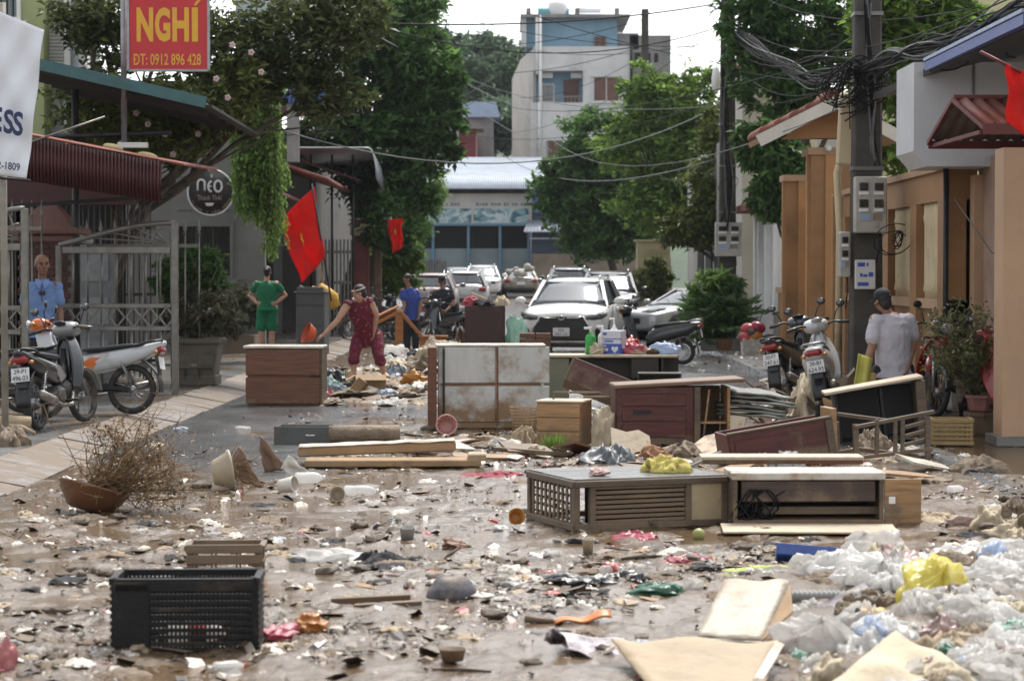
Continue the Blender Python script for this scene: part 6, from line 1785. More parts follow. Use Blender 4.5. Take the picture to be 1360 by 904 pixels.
cl_ = MB()
for s_ in (-1,1): cl_.add([D(56,374,28.76) - t.location,D(56 + s_ * 9,370,28.8) - t.location,D(56 + s_ * 10,377,28.75) - t.location,D(56 + s_ * 3,384,28.72) - t.location],[(0,1,2,3)])
mod_solid(cl_.build('collar',BLUEC,t),.008)
# woman in green, back turned, hands on hips
t,P,m,K = person('woman in a green top and shorts standing with hands on hips',354,44.6,.12,
 dict(head=(355,361,0),sl=(341,377),sr=(367,377),el=(332,392,.1),er=(379,392,.1),wl=(341,402,-.06),wr=(367,402,-.06),dl=(346,403,-.1),dr=(363,403,-.1),hl=(348,409),hr=(362,409),kl=(347,438),kr=(361,438),al=(348,465),ar=(360,465),fl=(347,467,.18),fr=(362,467,.18)),
 (.1,1,-.05),SKINL,GREENC,GREENC,.5,.42,1.12,True,.95)
hair_cap(t,P,m,.95,bun=True)
# woman bending over the heap
t,P,m,K = person('woman in a burgundy print outfit bending over the rubbish with an orange basin',488,34,.24,
 dict(head=(477,389,-.38),sl=(462,404,-.30),sr=(491,400,-.22),el=(447,427,-.42),er=(500,418,-.15),wl=(430,444,-.5),wr=(497,440,.0),dl=(424,448,-.52),hl=(477,446,.15),hr=(500,446,.18),kl=(470,473,.0),kr=(503,474,.0),al=(470,494,0),ar=(510,494,.1),fl=(463,497,-.12),fr=(516,497,0)),
 (-.75,-.1,-.35),SKINL,BURG,BURG,.0,.62,1.08,True,1.0,(-.2,-.1,1),.06,.8)
hair_cap(t,P,m,1.0,bun=False)
MB().tube([P(.088 * math.cos(a),-.01 + .10 * math.sin(a),.052 + .012 * math.sin(a)) for a in [k * .5236 for k in range(13)]],.012,6,False).build('headband',M('scarf_pale',(0.42,0.34,0.30),0.8),t)
bs_ = thing('orange_basin','orange plastic basin held out by the woman in burgundy','basin',D(417,446,33.4),rot=(R(20),R(-65),0))
MB().lathe([(0,0),(.085,0),(.115,.03),(.15,.13),(.162,.14),(.156,.125),(.11,.035),(.08,.012),(0,.012)],(0,0,0),24).build('bowl',M('plastic_orange',(0.55,0.085,0.025),0.35),bs_)
# man in the blue shirt
t,P,m,K = person('man in a blue shirt looking down beside the wooden frame',545,50,.05,
 dict(head=(541,371,-.05),sl=(535,386,-.14),sr=(553,387,.12),el=(537,405,-.2),er=(559,405,.05),wl=(534,419,-.3),wr=(556,419,-.08),hl=(541,422,-.05),hr=(552,422,.08),kl=(540,445),kr=(552,445),al=(541,463),ar=(552,463),fl=(534,465,-.1),fr=(546,465,.0)),
 (-.8,-.35,-.45),SKIN,NAVYC,BLACKC,.55,1.0,1.05)
hair_cap(t,P,m,1.0); face_parts(t,P,m)
# man in dark clothes with cap
t,P,m,K = person('man in dark clothes and black cap holding a red cloth',588,52.6,.05,
 dict(head=(587,373,-.02),sl=(578,387),sr=(598,387),el=(577,402,-.12),er=(602,402,-.05),wl=(584,410,-.3),wr=(594,411,-.28),hl=(583,420),hr=(595,420),kl=(582,442),kr=(596,442),al=(583,460),ar=(596,460),fl=(580,462,-.15),fr=(598,462,-.15)),
 (-.5,-.8,-.2),SKIN,BLACKC,BLACKC,.6,1.0,1.05)
hair_cap(t,P,m,1.0); face_parts(t,P,m); cap(t,P,m,BLACKC)
# person in the grey shirt
t,P,m,K = person('person in a grey short-sleeved shirt and black cap beside the white scooter',1187,23.9,.09,
 dict(head=(1172,399,.02),sl=(1163,425,-.05),sr=(1207,424,.08),el=(1158,462,-.08),er=(1212,456,.1),wl=(1150,487,-.14),wr=(1206,486,-.06),dl=(1147,499,-.15),hl=(1173,492,0),hr=(1201,492,.05),kl=(1175,536),kr=(1202,536),al=(1176,578),ar=(1203,578),fl=(1172,582,.15),fr=(1206,582,.2)),
 (-.55,1,-.1),SKIN,GREYC,BLACKC,.66,1.0,1.22,True,1.0,(-.1,0,1),.05)
hair_cap(t,P,m,1.0); cap(t,P,m,BLACKC,1.02)
MB().tube([P(.012,-.112,.045),P(.026,-.111,.055),P(.034,-.106,.045)],.003,5).build('cap_mark',flat('white_print',(0,0,0)),t)
MB().cyl(P(-.085,-.02,-.02),P(-.06,.06,-.06),.005,None,6).build('mask_strap',flat('mask_dark',(0.03,0.03,0.035)),t)
nb = thing('paper_bag','tan paper bag with yellow cloth hanging from the hand of the person in grey','bag',D(1153,512,23.7))
MB().box((0,0,0),(.16,.09,.27),(0,-.03,0),.012).build('bag_body',M('kraft_paper',(0.42,0.28,0.11),0.8,0,0.12,4),nb)
r_ = MB(); r_.grid(lambda u,v: Vector((-.16 + .15 * u + .05 * v,-.06 + .04 * math.sin(u * 7),-.02 + .36 * v - .05 * u)),10,10); mod_solid(r_.build('yellow_cloth',M('cloth_yellow',(0.46,0.44,0.10),0.85),nb),.01)
MB().tube([(-.05,0,.13),(-.03,0,.19),(.03,0,.19),(.05,0,.13)],.005,6).build('handle',M('kraft_paper',(0,0,0)),nb)

# == flood debris: furniture, bags, boards, litter
BROWNW = wood('brown_varnish',(0.13,0.047,0.02),0.38,0.1,tide=.1)
MAROON = wood('maroon_varnish',(0.085,0.021,0.016),0.4,0.3,tide=.12)
LIGHTW = wood('light_wood',(0.33,0.19,0.085),0.5,0.15)
PALEW = M('pale_board',(0.48,0.40,0.29),0.6,0,0.2,3,0.35,(0.20,0.14,0.085),0.1,30)
WHITEB = M('white_laminate',(0.56,0.53,0.47),0.45,0,0.12,3,0.55,(0.24,0.17,0.10))
GREYW = wood('weathered_wood',(0.095,0.068,0.045),0.55,0.3)
GREYWL = wood('weathered_slat',(0.16,0.115,0.075),0.55,0.35)
ORANGEW = wood('orange_wood',(0.36,0.14,0.04),0.45,0.12)
CARD = M('cardboard',(0.30,0.195,0.105),0.8,0,0.15,4,0.35,(0.14,0.09,0.05))
CARDP = M('pale_cardboard',(0.38,0.30,0.195),0.7,0,0.18,3,0.55,(0.25,0.17,0.10),0.25,25,crease=2.0)
BLACKPL = M('black_crate_plastic',(0.007,0.007,0.0075),0.5,0,0.25,5,0.33,(0.07,0.055,0.038),spec=0.3)
CERAM = M('cream_ceramic',(0.38,0.31,0.215),0.5,0,0.15,4,0.4,(0.18,0.12,0.07))
TERRA = M('terracotta',(0.13,0.055,0.024),0.35,0,0.2,4,0.35,(0.08,0.05,0.03))
def plastic(name,c,tr=0.35,mud=0.25,rough=0.28): return M(name,c,rough,0,0.12,5,mud,(0.24,0.175,0.105),0.2,30,0.6,tr,0.25,None,0,1.0,0,3.0,2.0)
BAGW = plastic('bag_white',(0.85,0.84,0.82),.62,.12); BAGY = plastic('bag_yellow',(0.78,0.69,0.17),0.5,0.1); BAGR = plastic('bag_red',(0.50,0.05,0.045),.3,.2); BAGP = plastic('bag_pink',(0.55,0.13,0.17),.35,.25)
BAGG = plastic('bag_green',(0.02,0.11,0.06),.2,.3); BAGB = plastic('bag_blue',(0.52,0.60,0.75),.45,.1); BAGK = plastic('bag_black',(0.014,0.014,0.016),.05,.25); BAGC = M('bag_cloudy',(0.68,0.66,0.63),0.22,0,0.15,5,0.2,(0.3,0.22,0.14),0.28,30,0.6,0.5,0.15,None,0,0.6,0,3.0,2.4)
BAGO = plastic('bag_orange',(0.50,0.20,0.03),.3,.3); BAGT = plastic('bag_mint',(0.42,0.62,0.54),.45,.15); CANVAS = M('canvas',(0.47,0.40,0.285),0.8,0,0.12,4,0.4,(0.26,0.18,0.10),0.2,60,crease=1.6)
CLOTHB = M('muddy_cloth',(0.21,0.155,0.105),0.7,0,0.3,4,0.45,MUD,0.5,60,crease=3.0); CLOTHD = M('dark_cloth',(0.022,0.022,0.026),0.85,0,0.3,5,0.3,MUD,0.3,80)
PAPER = M('wet_paper',(0.56,0.53,0.47),0.6,0,0.15,5,0.45,(0.24,0.17,0.10))
SACK = M('woven_sack',(0.40,0.34,0.25),0.7,0,0.12,6,0.4,(0.2,0.14,0.085),0.3,90)
MUDB = M('mud_clod',(0.10,0.068,0.04),0.45,0,0.35,8,0,MUD,0.5,30)

def fold_noise(p,seed,k=1.0):
 a = mnoise.noise(Vector(p) * 3.1 * k + Vector((seed * 7.3,0,0))); b_ = mnoise.noise(Vector(p) * 7.3 * k + Vector((0,seed * 3.1,0)))
 return (abs(a) * 1.3 - .35) * .6 + abs(b_) * .5 - .12
def ridge(p,seed,f):
 """sharp crease lines"""
 return 1 - 2.2 * abs(mnoise.noise(Vector(p) * f + Vector((seed * 7.31,seed * 1.7,seed * .37))))
def bag_mesh(seed,knot=True,rough=.34,nu=60,nv=38):
 """slumped film bag: flat facets between sharp creases, pleats gathered to the knot, belly on the ground; about one unit wide"""
 m_ = MB(); r_ = random.Random(seed); tl = r_.uniform(.3,1.2) if knot else r_.uniform(-.4,.4); rot = Euler((tl * r_.choice((-1,1)),tl * r_.uniform(-.6,.6),0)).to_matrix(); fl = r_.uniform(.6,.85)
 pn = []
 for i in range(30):
  n_ = Vector((r_.gauss(0,1),r_.gauss(0,1),r_.gauss(0,1))).normalized(); pn.append((n_,r_.uniform(.36,.56)))
 def f(u,v):
  th = u * 2 * math.pi; ph = v * math.pi
  d = Vector((math.sin(ph) * math.cos(th),math.sin(ph) * math.sin(th),-math.cos(ph)))
  e = d + Vector((mnoise.noise(d * 2 + Vector((seed,0,0))),mnoise.noise(d * 2 + Vector((0,seed,0))),mnoise.noise(d * 2 + Vector((0,0,seed))))) * .38
  r = .62
  for n_,h_ in pn:
   c = e.dot(n_)
   if c > .05: r = min(r,h_ / c)
  g = max(0,v - .35)
  r *= 1 + .30 * g * ridge((math.cos(th) * 3,math.sin(th) * 3,v),seed,1.6) + .035 * ridge(e,seed + 4,3.6)
  p = d * r; p.z *= fl
  if knot and v > .82:
   q_ = (v - .82) / .18; k = 1 - .75 * q_ + .75 * q_ ** 3; p.x *= k; p.y *= k; p.z += .16 * q_ * (1 + .5 * math.sin(th * 3 + seed) * q_)
  p = rot @ p
  if p.z < -.2: k = 1 + .5 * (-.2 - p.z); p.x *= k; p.y *= k; p.z = -.2 + (p.z + .2) * .08
  return (p.x,p.y * .85,p.z + .205)
 m_.grid(f,nu,nv); return m_
def heap_mesh(seed,nu=22,amp=.35):
 """crumpled sheet or cloth lying in long folds"""
 m_ = MB(); an = seed * 1.7; ca,sa = math.cos(an),math.sin(an)
 def f(u,v):
  a,b_ = u * 2 - 1,v * 2 - 1
  x = a * math.sqrt(max(0,1 - b_ * b_ / 2)); y = b_ * math.sqrt(max(0,1 - a * a / 2)); r = math.hypot(x,y)
  k = .5 * (1 + .55 * mnoise.noise((x * 1.9,y * 1.9,seed * 3.7)) + .25 * mnoise.noise((x * 5,y * 5,seed * 1.7)))
  wx = x + .5 * mnoise.noise((x * 1.3,y * 1.3,seed)); wy = y + .5 * mnoise.noise((x * 1.3,y * 1.3,seed + 9))
  p_,q_ = wx * ca + wy * sa,-wx * sa + wy * ca
  fo = max(0,ridge((p_ * 1.6,q_ * .5,seed),seed,1.2)) * .75 + max(0,ridge((p_ * 2.6,q_ * .9,seed),seed + 2,1.6)) * .40 + max(0,ridge((wx,wy,0),seed + 4,3.2)) * .2 + .3 * max(0,mnoise.noise((x * 1.2,y * 1.2,seed + 20)))
  z = amp * max(0,1 - r ** 2) ** .5 * fo
  return (x * k,y * k,z + .008 + .05 * amp * abs(mnoise.noise((x * 6,y * 6,seed))))
 m_.grid(f,int(nu * 1.5),int(nu * 1.5)); return m_
def shard_mesh(seed,n=7,t=.03):
 """broken flat piece with ragged outline"""
 r_ = random.Random(seed); m_ = MB(); pts = []
 for k in range(n):
  a = 2 * math.pi * k / n + r_.uniform(-.3,.3); q = .5 * r_.uniform(.65,1.0); pts.append((q * math.cos(a),q * math.sin(a)))
 w = [r_.uniform(-.06,.10) for _ in pts]
 m_.add([(x,y,.02 + w[i] * .5 + t) for i,(x,y) in enumerate(pts)] + [(0,0,.04 + t)] + [(x * .97,y * .97,.02 + w[i] * .5) for i,(x,y) in enumerate(pts)] + [(0,0,.03)],
   [(i,(i + 1) % n,n) for i in range(n)] + [((i + 1) % n + n + 1,i + n + 1,2 * n + 1) for i in range(n)] + [(i,i + n + 1,(i + 1) % n + n + 1,(i + 1) % n) for i in range(n)]); return m_
def clod_mesh(seed):
 m_ = MB()
 def f(u,v):
  th = u * 2 * math.pi; ph = v * math.pi; d = Vector((math.sin(ph) * math.cos(th),math.sin(ph) * math.sin(th),-math.cos(ph)))
  p = d * .5 * (1 + .5 * mnoise.noise(d * 1.7 + Vector((seed * 5,0,0))) + .25 * mnoise.noise(d * 4 + Vector((seed,1,0)))); return (p.x,p.y,p.z * .7 + .2)
 m_.grid(f,14,10); return m_
def bottle_parts(parent,L,r,m_,capm,band=None):
 """bottle lying along x"""
 rot = Euler((0,math.pi / 2,0)).to_matrix()
 MB().lathe([(0,-.5 * L),(r * .85,-.49 * L),(r,-.44 * L),(r * .94,-.2 * L),(r,-.1 * L),(r,.12 * L),(r * .9,.24 * L),(r * .4,.38 * L),(r * .36,.46 * L),(0,.46 * L)],(0,0,r),14,rot).build('body',m_,parent)
 MB().cyl((.43 * L,0,r),(.5 * L,0,r),r * .44,None,12).build('cap',capm,parent)
 if band: MB().lathe([(r * 1.015,-.14 * L),(r * 1.02,.0),(r * 1.015,.1 * L)],(0,0,r),14,rot).build('label_band',band,parent)
def place(name,label,cat,px,py,mesh,mat,w,d=None,h=None,rz=None,group=None,dz=0.0,tilt=(0,0),z=None):
 """one-mesh thing standing on the mud at a pixel; w, d, h in pixels of the photograph at that place"""
 p = GS(px,py) if z is None else G(px,py,z); k = p.y / FPX
 o = bpy.data.objects.new(name,mesh.mesh(name,mat) if isinstance(mesh,MB) else mesh)
 o.location = (p.x,p.y,p.z + dz)
 o.rotation_euler = (tilt[0],tilt[1],random.uniform(0,6.28) if rz is None else rz)
 d = d if d is not None else w * .8; h = h if h is not None else w * .5
 o.scale = (w * k,d * k,h * k)
 COL.objects.link(o)
 return tag(o,label,cat,group)
def tub(name,label,px,py,r,h,mat,tilt=(0,0),cat='tub'):
 p = GS(px,py); k = p.y / FPX; t = thing(name,label,cat,p + Vector((0,0,abs(math.sin(tilt[1])) * r * k + abs(math.sin(tilt[0])) * r * k)),rot=(tilt[0],tilt[1],0))
 MB().lathe([(0,0),(r * .8 * k,0),(r * k,h * .9 * k),(r * 1.05 * k,h * k),(r * .96 * k,h * k),(r * .76 * k,h * .08 * k),(0,h * .06 * k)],(0,0,0),18).build('body',mat,t); return t
def on_top(o,x,y,z):
 o.location = (x,y,z); return o

# --- chest of drawers on its side
p = GS(376,538); ch = thing('chest_of_drawers','brown varnished chest with a pale slab top standing on the gutter strip','chest',p,R(-3))
W,H,Dp = .97,.74,.5
MB().box((0,Dp / 2,H / 2),(W - .04,Dp - .02,H),None,.006).build('carcass',BROWNW,ch)
for z,h in ((.19,.34),(.555,.34)): MB().box((0.0,.0,z),(W,.035,h),None,.008).build('drawer_front',BROWNW,ch)
MB().box((0,Dp / 2 - .02,H + .012),(W + .05,Dp + .06,.035),None,.008).build('top_slab',WHITEB,ch)
MB().box((W / 2 + .01,Dp / 2,H / 2),(.022,Dp,H),None,.004).build('side_panel',GREYW,ch)
MB().box((.40,-.02,.38),(.08,.01,.02)).build('chipped_edge',DARKIN,ch)
# --- white metal cabinet lying on its back edge
p = GS(652,569); mc = thing('metal_cabinet','rust-streaked white metal cabinet with a brown wooden end','cabinet',p,R(2))
W,H,Dp = 1.17,.90,.55
RUSTW = M('rusty_white_metal',(0.47,0.475,0.45),0.42,0.1,0.08,2.5,0.42,(0.24,0.15,0.08),0.08,20,stretch=(3,3,1),tide=.3)
MB().box((0,Dp / 2,H / 2),(W,Dp,H),None,.01).build('body',RUSTW,mc)
for cx in (-.23,.36):
 for cz in (.27,.70): MB().box((cx + .0,-.006,cz),(.56 if cx < 0 else .57,.018,.40 if cz < .5 else .40),None,.008).build('door_panel',RUSTW,mc)
MB().bar((-.52,-.012,.02),(-.52,-.012,.88),.02,.014,(0,1,0)).build('seal_strip',DARKSTEEL,mc)
MB().box((.07,-.01,.46),(.02,.02,.86)).build('seam',M('rust',(0.16,0.075,0.03),0.8,0,0.3,10),mc)
MB().box((0,-.008,.487),(1.1,.018,.02)).build('seam',M('rust',(0,0,0)),mc)
MB().box((-W / 2 - .06,.1,H / 2 - .01),(.10,.5,H + .02),None,.008).build('wooden_end',BROWNW,mc)
MB().box((0,Dp / 2,H + .012),(W + .04,Dp + .04,.02),None,.004).build('top_edge',WHITEB,mc)
# --- nightstand
p = GS(742,592); ns = thing('nightstand','small light wood nightstand with three drawer lines beside the metal cabinet','nightstand',p,R(-16))
W,H,Dp = .45,.43,.4
MB().box((0,Dp / 2,H / 2),(W,Dp,H),None,.005).build('carcass',LIGHTW,ns)
for k in range(3): MB().box((0,-.008,.075 + k * .138),(W - .01,.02,.128),None,.004).build('drawer_front',LIGHTW,ns)
MB().box((0,Dp / 2,H + .01),(W + .03,Dp + .03,.02),None,.004).build('top',PALEW,ns)
MB().box((W / 2 + .006,Dp / 2,H / 2),(.01,Dp,H)).build('side_panel',wood('mid_wood',(0.20,0.10,0.045),0.5,0.3),ns)
fs = MB(); fs.tube([(-.12,.25,H + .02),(-.12,.25,H + .09),(.35,.3,H + .09),(.35,.3,H + .03)],.012,6); fs.tube([(.2,.2,H + .05),(.46,.22,H + .05)],.014,6); fs.build('loose_rail',GREYWL,ns)
# --- desk with pedestals
p = GS(800,540); y_ = 29.4; dk = thing('office_desk','pale-topped desk with olive pedestal behind the maroon drawers','desk',Vector(((800 - 680) / ppm(y_),y_,.02)),0)
q = ppm(y_)
MB().box((0,.25,.625),(200 / q,.6,.035),None,.006).build('desktop',PALEW,dk)
OLIVE = M('olive_laminate',(0.155,0.165,0.105),0.5,0,0.1,3,0.3)
MB().box((-61 / q,.25,.30),(34 / q,.5,.6),None,.006).build('pedestal',OLIVE,dk)
MB().box((-90 / q,.25,.30),(.03,.5,.6)).build('side_panel',OLIVE,dk)
MB().box((57 / q,.25,.47),(36 / q,.5,.26),None,.006).build('drawer_box',M('dark_laminate',(0.03,0.026,0.02),0.5),dk)
MB().box((30 / q,.48,.42),(150 / q,.02,.38)).build('back_panel',M('dark_laminate',(0,0,0)),dk)
MB().box((80 / q,.25,.30),(.03,.5,.6)).build('side_panel',M('dark_laminate',(0,0,0)),dk)
sh = thing('shelf_box','dark open shelf box lying under the desk end','shelf',Vector(((876 - 680) / ppm(28.8),28.8,.14)),R(-4))
SHM = M('dark_olive_board',(0.05,0.048,0.035),0.5,0,0.2,4,0.2)
for c,s_ in (((0,.2,.30),(.56,.4,.02)),((0,.2,.02),(.56,.4,.02)),((-.27,.2,.16),(.02,.4,.27)),((.27,.2,.16),(.02,.4,.27)),((0,.39,.16),(.54,.02,.27))): MB().box(c,s_,None,.003).build('board',SHM,sh)
# things on the desk
zt = .02 + .645
def desk_pt(px,dy=0.0): return Vector(((px - 680) / q,y_ + .12 + dy,zt))
mb_ = thing('face_mask_box','white and blue printed carton with a heart standing on the desk','carton',desk_pt(812),R(-24))
MB().box((0,.1,.155),(.27,.2,.31),None,.004).build('carton',M('carton_white',(0.60,0.60,0.66),0.55,0,0.05,5,0.1),mb_)
CB_ = flat('carton_blue',(0.05,0.09,0.36),0.5)
MB().box((0,.1,.072),(.273,.203,.135),None,.004).build('blue_band',CB_,mb_); MB().box((0,.1,.20),(.273,.203,.012)).build('blue_line',CB_,mb_)
hp_ = [(0,-.045),(.045,.005),(.045,.03),(.025,.045),(0,.028),(-.025,.045),(-.045,.03),(-.045,.005)]
MB().prism([(x * 1.0 + .055,z + .06) for x,z in hp_],.003,Matrix.Translation((0,-.006,0))).build('heart_mark',flat('carton_pale',(0.6,0.62,0.66)),mb_)
for (x,z,w_,h_,c_) in ((-.085,.265,.055,.03,CB_),(-.03,.17,.12,.02,CB_),(-.07,.06,.06,.035,flat('carton_pale',(0,0,0))),(-.085,.11,.04,.015,flat('carton_pale',(0,0,0)))): MB().box((x,-.004,z),(w_,.004,h_)).build('print_mark',c_,mb_)
MB().box((.137,.1,.14),(.004,.12,.13)).build('print_mark',flat('carton_pale',(0,0,0)),mb_)
def pump(label,px,h,r,m_,capm,dy=.2):
 t = thing('pump_bottle',label,'bottle',desk_pt(px,dy))
 MB().lathe([(0,0),(r,0),(r,h * .62),(r * .8,h * .72),(r * .35,h * .78),(r * .3,h * .84),(0,h * .84)],(0,0,0),16).build('body',m_,t)
 n_ = MB().cyl((0,0,h * .82),(0,0,h),r * .22,None,8); n_.box((-r * .5,0,h),(r * 1.5,r * .5,r * .45),None,.005); n_.build('pump',capm,t)
pump('tall white pump bottle behind the blue printed carton',817,.46,.05,WHITEP,WHITEP); pump('white bottle next to the green bottle on the desk',801,.36,.06,BAGW,WHITEP,.1)
pump('bright green bottle at the desk end',785,.34,.07,flat('bottle_green',(0.03,0.33,0.06),0.3),WHITEP,.05)
for lab,px,dy,w_,h_,m_,sd in (('clear bag of blue packets at the end of the desk',886,.05,.36,.24,BAGB,3),('red plastic bag beside the blue printed carton',838,.25,.32,.30,BAGR,4),('pink and white bag lying on the desk',846,.05,.34,.20,BAGP,5),('cream cloth bundle on the desk',855,.0,.30,.12,CANVAS,6),('brown lump on the desk edge',868,-.05,.18,.13,MUDB,7),('crumpled pale wrapper beside the green bottle',792,.0,.2,.2,CANVAS,8)):
 o = bag_mesh(sd).build('plastic_bag',m_,None,desk_pt(px,dy)); o.scale = (w_,w_ * .8,h_); tag(o,lab,'bag')
# --- tipped maroon drawer leaning on the desk
y_ = 26.6; q = ppm(y_); td = thing('drawer_box','maroon drawer tipped against the desk with its pale edge up','drawer',D(795,505,y_),rot=(R(-18),R(22),R(-6)))
for c,s_ in (((0,0,0),(.72,.02,.30)),((0,.36,0),(.72,.02,.30)),((-.35,.18,0),(.02,.36,.30)),((.35,.18,0),(.02,.36,.30)),((0,.18,-.14),(.70,.36,.02))): MB().box(c,s_,None,.004).build('board',MAROON,td)
MB().box((-.37,.17,.0),(.03,.38,.31),None,.004).build('end_board',GREYWL,td)
# --- maroon dresser with open end
p = GS(875,591); md = thing('maroon_dresser','scuffed maroon dresser with a sagging top and open end compartment','dresser',p,R(3))
W,H,Dp = 1.12,.58,.5; x0 = -.42
MB().box((x0 + .385,.0,H / 2),(.77,.03,H),None,.005).build('front_panel',MAROON,md)
for cz in (.14,.30,.45): MB().box((x0 + .37,-.022,cz),(.64,.016,.125),None,.006).build('drawer_front',MAROON,md)
for cz,n_ in ((.33,'hinge_plate'),): MB().box((x0 + .25,-.035,cz),(.18,.008,.04)).build(n_,DARKSTEEL,md)
MB().box((x0 + .80,-.02,H / 2),(.06,.06,H),None,.006).build('stile',GREYW,md)
MB().box((x0 + .0,Dp / 2,H / 2),(.03,Dp,H),None,.005).build('side_panel',MAROON,md)
MB().box((x0 + W,Dp / 2,H / 2),(.03,Dp,H),None,.005).build('side_panel',LIGHTW,md)
MB().box((x0 + W / 2,Dp - .01,H / 2),(W - .04,.02,H - .02)).build('back_panel',wood('inner_wood',(0.15,0.07,0.03),0.6,0.3),md)
MB().box((x0 + .96,Dp / 2,.22),(.28,Dp - .04,.02)).build('shelf',LIGHTW,md)
MB().box((x0 + .90,.05,.3),(.02,.02,.5),(0,.12,0)).build('strut',LIGHTW,md)
MB().box((x0 + W / 2 + .06,Dp / 2 - .02,H + .035),(W + .18,Dp + .1,.04),(0,-.05,0),.008).build('top_board',wood('scuffed_top',(0.16,0.09,0.055),0.5,0.5),md)
MB().box((x0 + .40,.2,.02),(W,.5,.03)).build('plinth',GREYW,md)
# --- stack of floor mats
for k in range(6):
 y_ = 22.9 + .03 * k; o = bpy.data.objects.new('floor_mat',None)
 m_ = MB(); sd = k
 def f(u,v): return ((u - .5) * .72 * (1 - .1 * abs(v - .5)),(v - .5) * .5,.02 * mnoise.noise((u * 3,v * 3,sd)) - .05 * (u - .5) ** 2)
 m_.grid(f,12,8); c = D(1000 - 5 * (k % 3) + k * 2,551 - k * 6.2,y_)
 o = m_.build('floor_mat',M('mat_grey',(0.16,0.165,0.15),0.6,0,0.25,5,0.35,(0.14,0.10,0.065)),None,c,(R(-4 + 2 * k),R(5 + random.uniform(-4,4)),R(-12 + 7 * k)))
 mod_solid(o,.022); tag(o,'grey floor mat in the slumped stack behind the scuffed dresser','mat','slumped stack of floor mats')
# --- second maroon drawer block, tilted
p = GS(1042,617); m2 = thing('maroon_drawer_block','tilted maroon drawer block with muddy rim and split wooden end','drawer',p,rot=(0,R(-9),R(9)))
W,H,Dp = .95,.34,.45
for c,s_ in (((0,0,H / 2),(W,.025,H)),((0,Dp,H / 2),(W,.025,H)),((-W / 2,Dp / 2,H / 2),(.025,Dp,H)),((0,Dp / 2,.03),(W,Dp,.02))): MB().box(c,s_,None,.005).build('board',MAROON,m2)
MB().box((-.12,-.018,H / 2),(.62,.014,H * .62),None,.006).build('front_panel',MAROON,m2)
MB().box((W / 2 + .02,.15,H / 2 + .05),(.05,.34,H + .06),(0,.12,0),.004).build('split_end',LIGHTW,m2)
MB().box((0,-.01,H + .01),(W + .03,.05,.02),None,.004).build('rim',GREYWL,m2)
MB().box((W / 2 - .02,-.02,H / 2 - .02),(.07,.03,H + .02),None,.004).build('post',GREYW,m2)
# --- black open box with plank lid
y_ = 22.4; p = Vector(((1172 - 680) / ppm(y_),y_,.05)); bb = thing('black_open_box','black open box with a pale plank lid tilted over it','box',p,rot=(0,R(-7),R(-4)))
KM = M('black_board',(0.006,0.006,0.0065),0.6,0,0.2,4,0.1)
for c,s_ in (((0,.4,.28),(.82,.03,.52)),((-.40,.2,.28),(.03,.42,.52)),((0,.2,.03),(.82,.42,.03)),((.05,.1,.28),(.03,.2,.5))): MB().box(c,s_,None,.004).build('panel',KM,bb)
MB().box((.43,.18,.28),(.10,.45,.58),(0,.04,0),.008).build('end_board',GREYW,bb)
MB().box((-.02,.16,.575),(.98,.5,.03),(0,-.06,0),.006).build('lid_plank',PALEW,bb)
# --- broken wooden chair frame
p = GS(1178,614); cf = thing('chair_frame','broken wooden chair frame lying on its side with open rungs','chair',p,R(14))
CW = wood('chair_wood',(0.115,0.082,0.055),0.5,0.4)
def bar_(nm,a,b_,w_=.04,h_=.035): MB().bar(a,b_,w_,h_,(0,0,1),.004).build(nm,CW,cf)
for x in (-.30,.40): bar_('leg',(x,0,.0),(x,.02,.36 + .06 * (x > 0)),.05)
bar_('rail',(-.32,0,.33),(.46,.0,.46)); bar_('rail',(-.34,.0,.05),(.44,.0,.12));
for x in (-.1,.08,.15): bar_('rung',(x,0,.07),(x,0,.40),.03)
for z in (.16,.24,.32): bar_('slat',(.18,.02,z),(.40,.02,z + .05),.02)
for x in (-.62,-.34): bar_('leg',(x,.35,.0),(x,.38,.36),.05)
bar_('rail',(-.82,.30,.30),(-.30,.5,.42)); bar_('rail',(-.28,.5,.42),(.1,.2,.37)); bar_('rail',(-.80,.3,.02),(-.2,.3,.10)); bar_('rung',(-.5,.33,.05),(-.48,.36,.36),.03); bar_('slat',(-.3,.05,.06),(-.6,.4,.06)); bar_('slat',(.3,.0,.06),(-.1,.42,.1))
# --- slatted cabinet lying in the mud
p = Vector((.415,15.0,.015)); sc_ = thing('slatted_cabinet','dark slatted wooden cabinet lying in the mud with a cream end panel','cabinet',p,R(20.7))
W,Dp,H = 1.13,.87,.335
for (x,y) in ((.02,.02),(.135,.02),(W - .29,.02),(W - .02,.02),(.02,Dp - .02),(W - .02,Dp - .02)):
 MB().box((x,y,H / 2),(.045,.045,H),None,.006).build('post',GREYW,sc_)
for z in (.025,H - .02):
 MB().box((W / 2,.012,z),(W,.05,.045),None,.005).build('rail',GREYW,sc_); MB().box((W / 2,Dp - .012,z),(W,.04,.04),None,.005).build('rail',GREYW,sc_)
 MB().box((.012,Dp / 2,z),(.05,Dp,.045),None,.005).build('rail',GREYW,sc_); MB().box((W - .012,Dp / 2,z),(.05,Dp,.04),None,.005).build('rail',GREYW,sc_)
for k in range(8): MB().box((.488,.02 + random.uniform(-.004,.004),.058 + k * .0325),(.66,.014,.0235),(0,random.uniform(-.008,.008),0),.003).build('slat',GREYWL,sc_)
for k in range(10): MB().box((.02,.10 + k * .078,H / 2),(.012,.030,H - .05),(random.uniform(-.02,.02),0,0),.003).build('slat',GREYWL if k % 2 else GREYW,sc_)
for k in range(5): MB().box((.035,Dp / 2,.07 + k * .052),(.012,Dp - .08,.016),None,.002).build('cross_slat',GREYW,sc_)
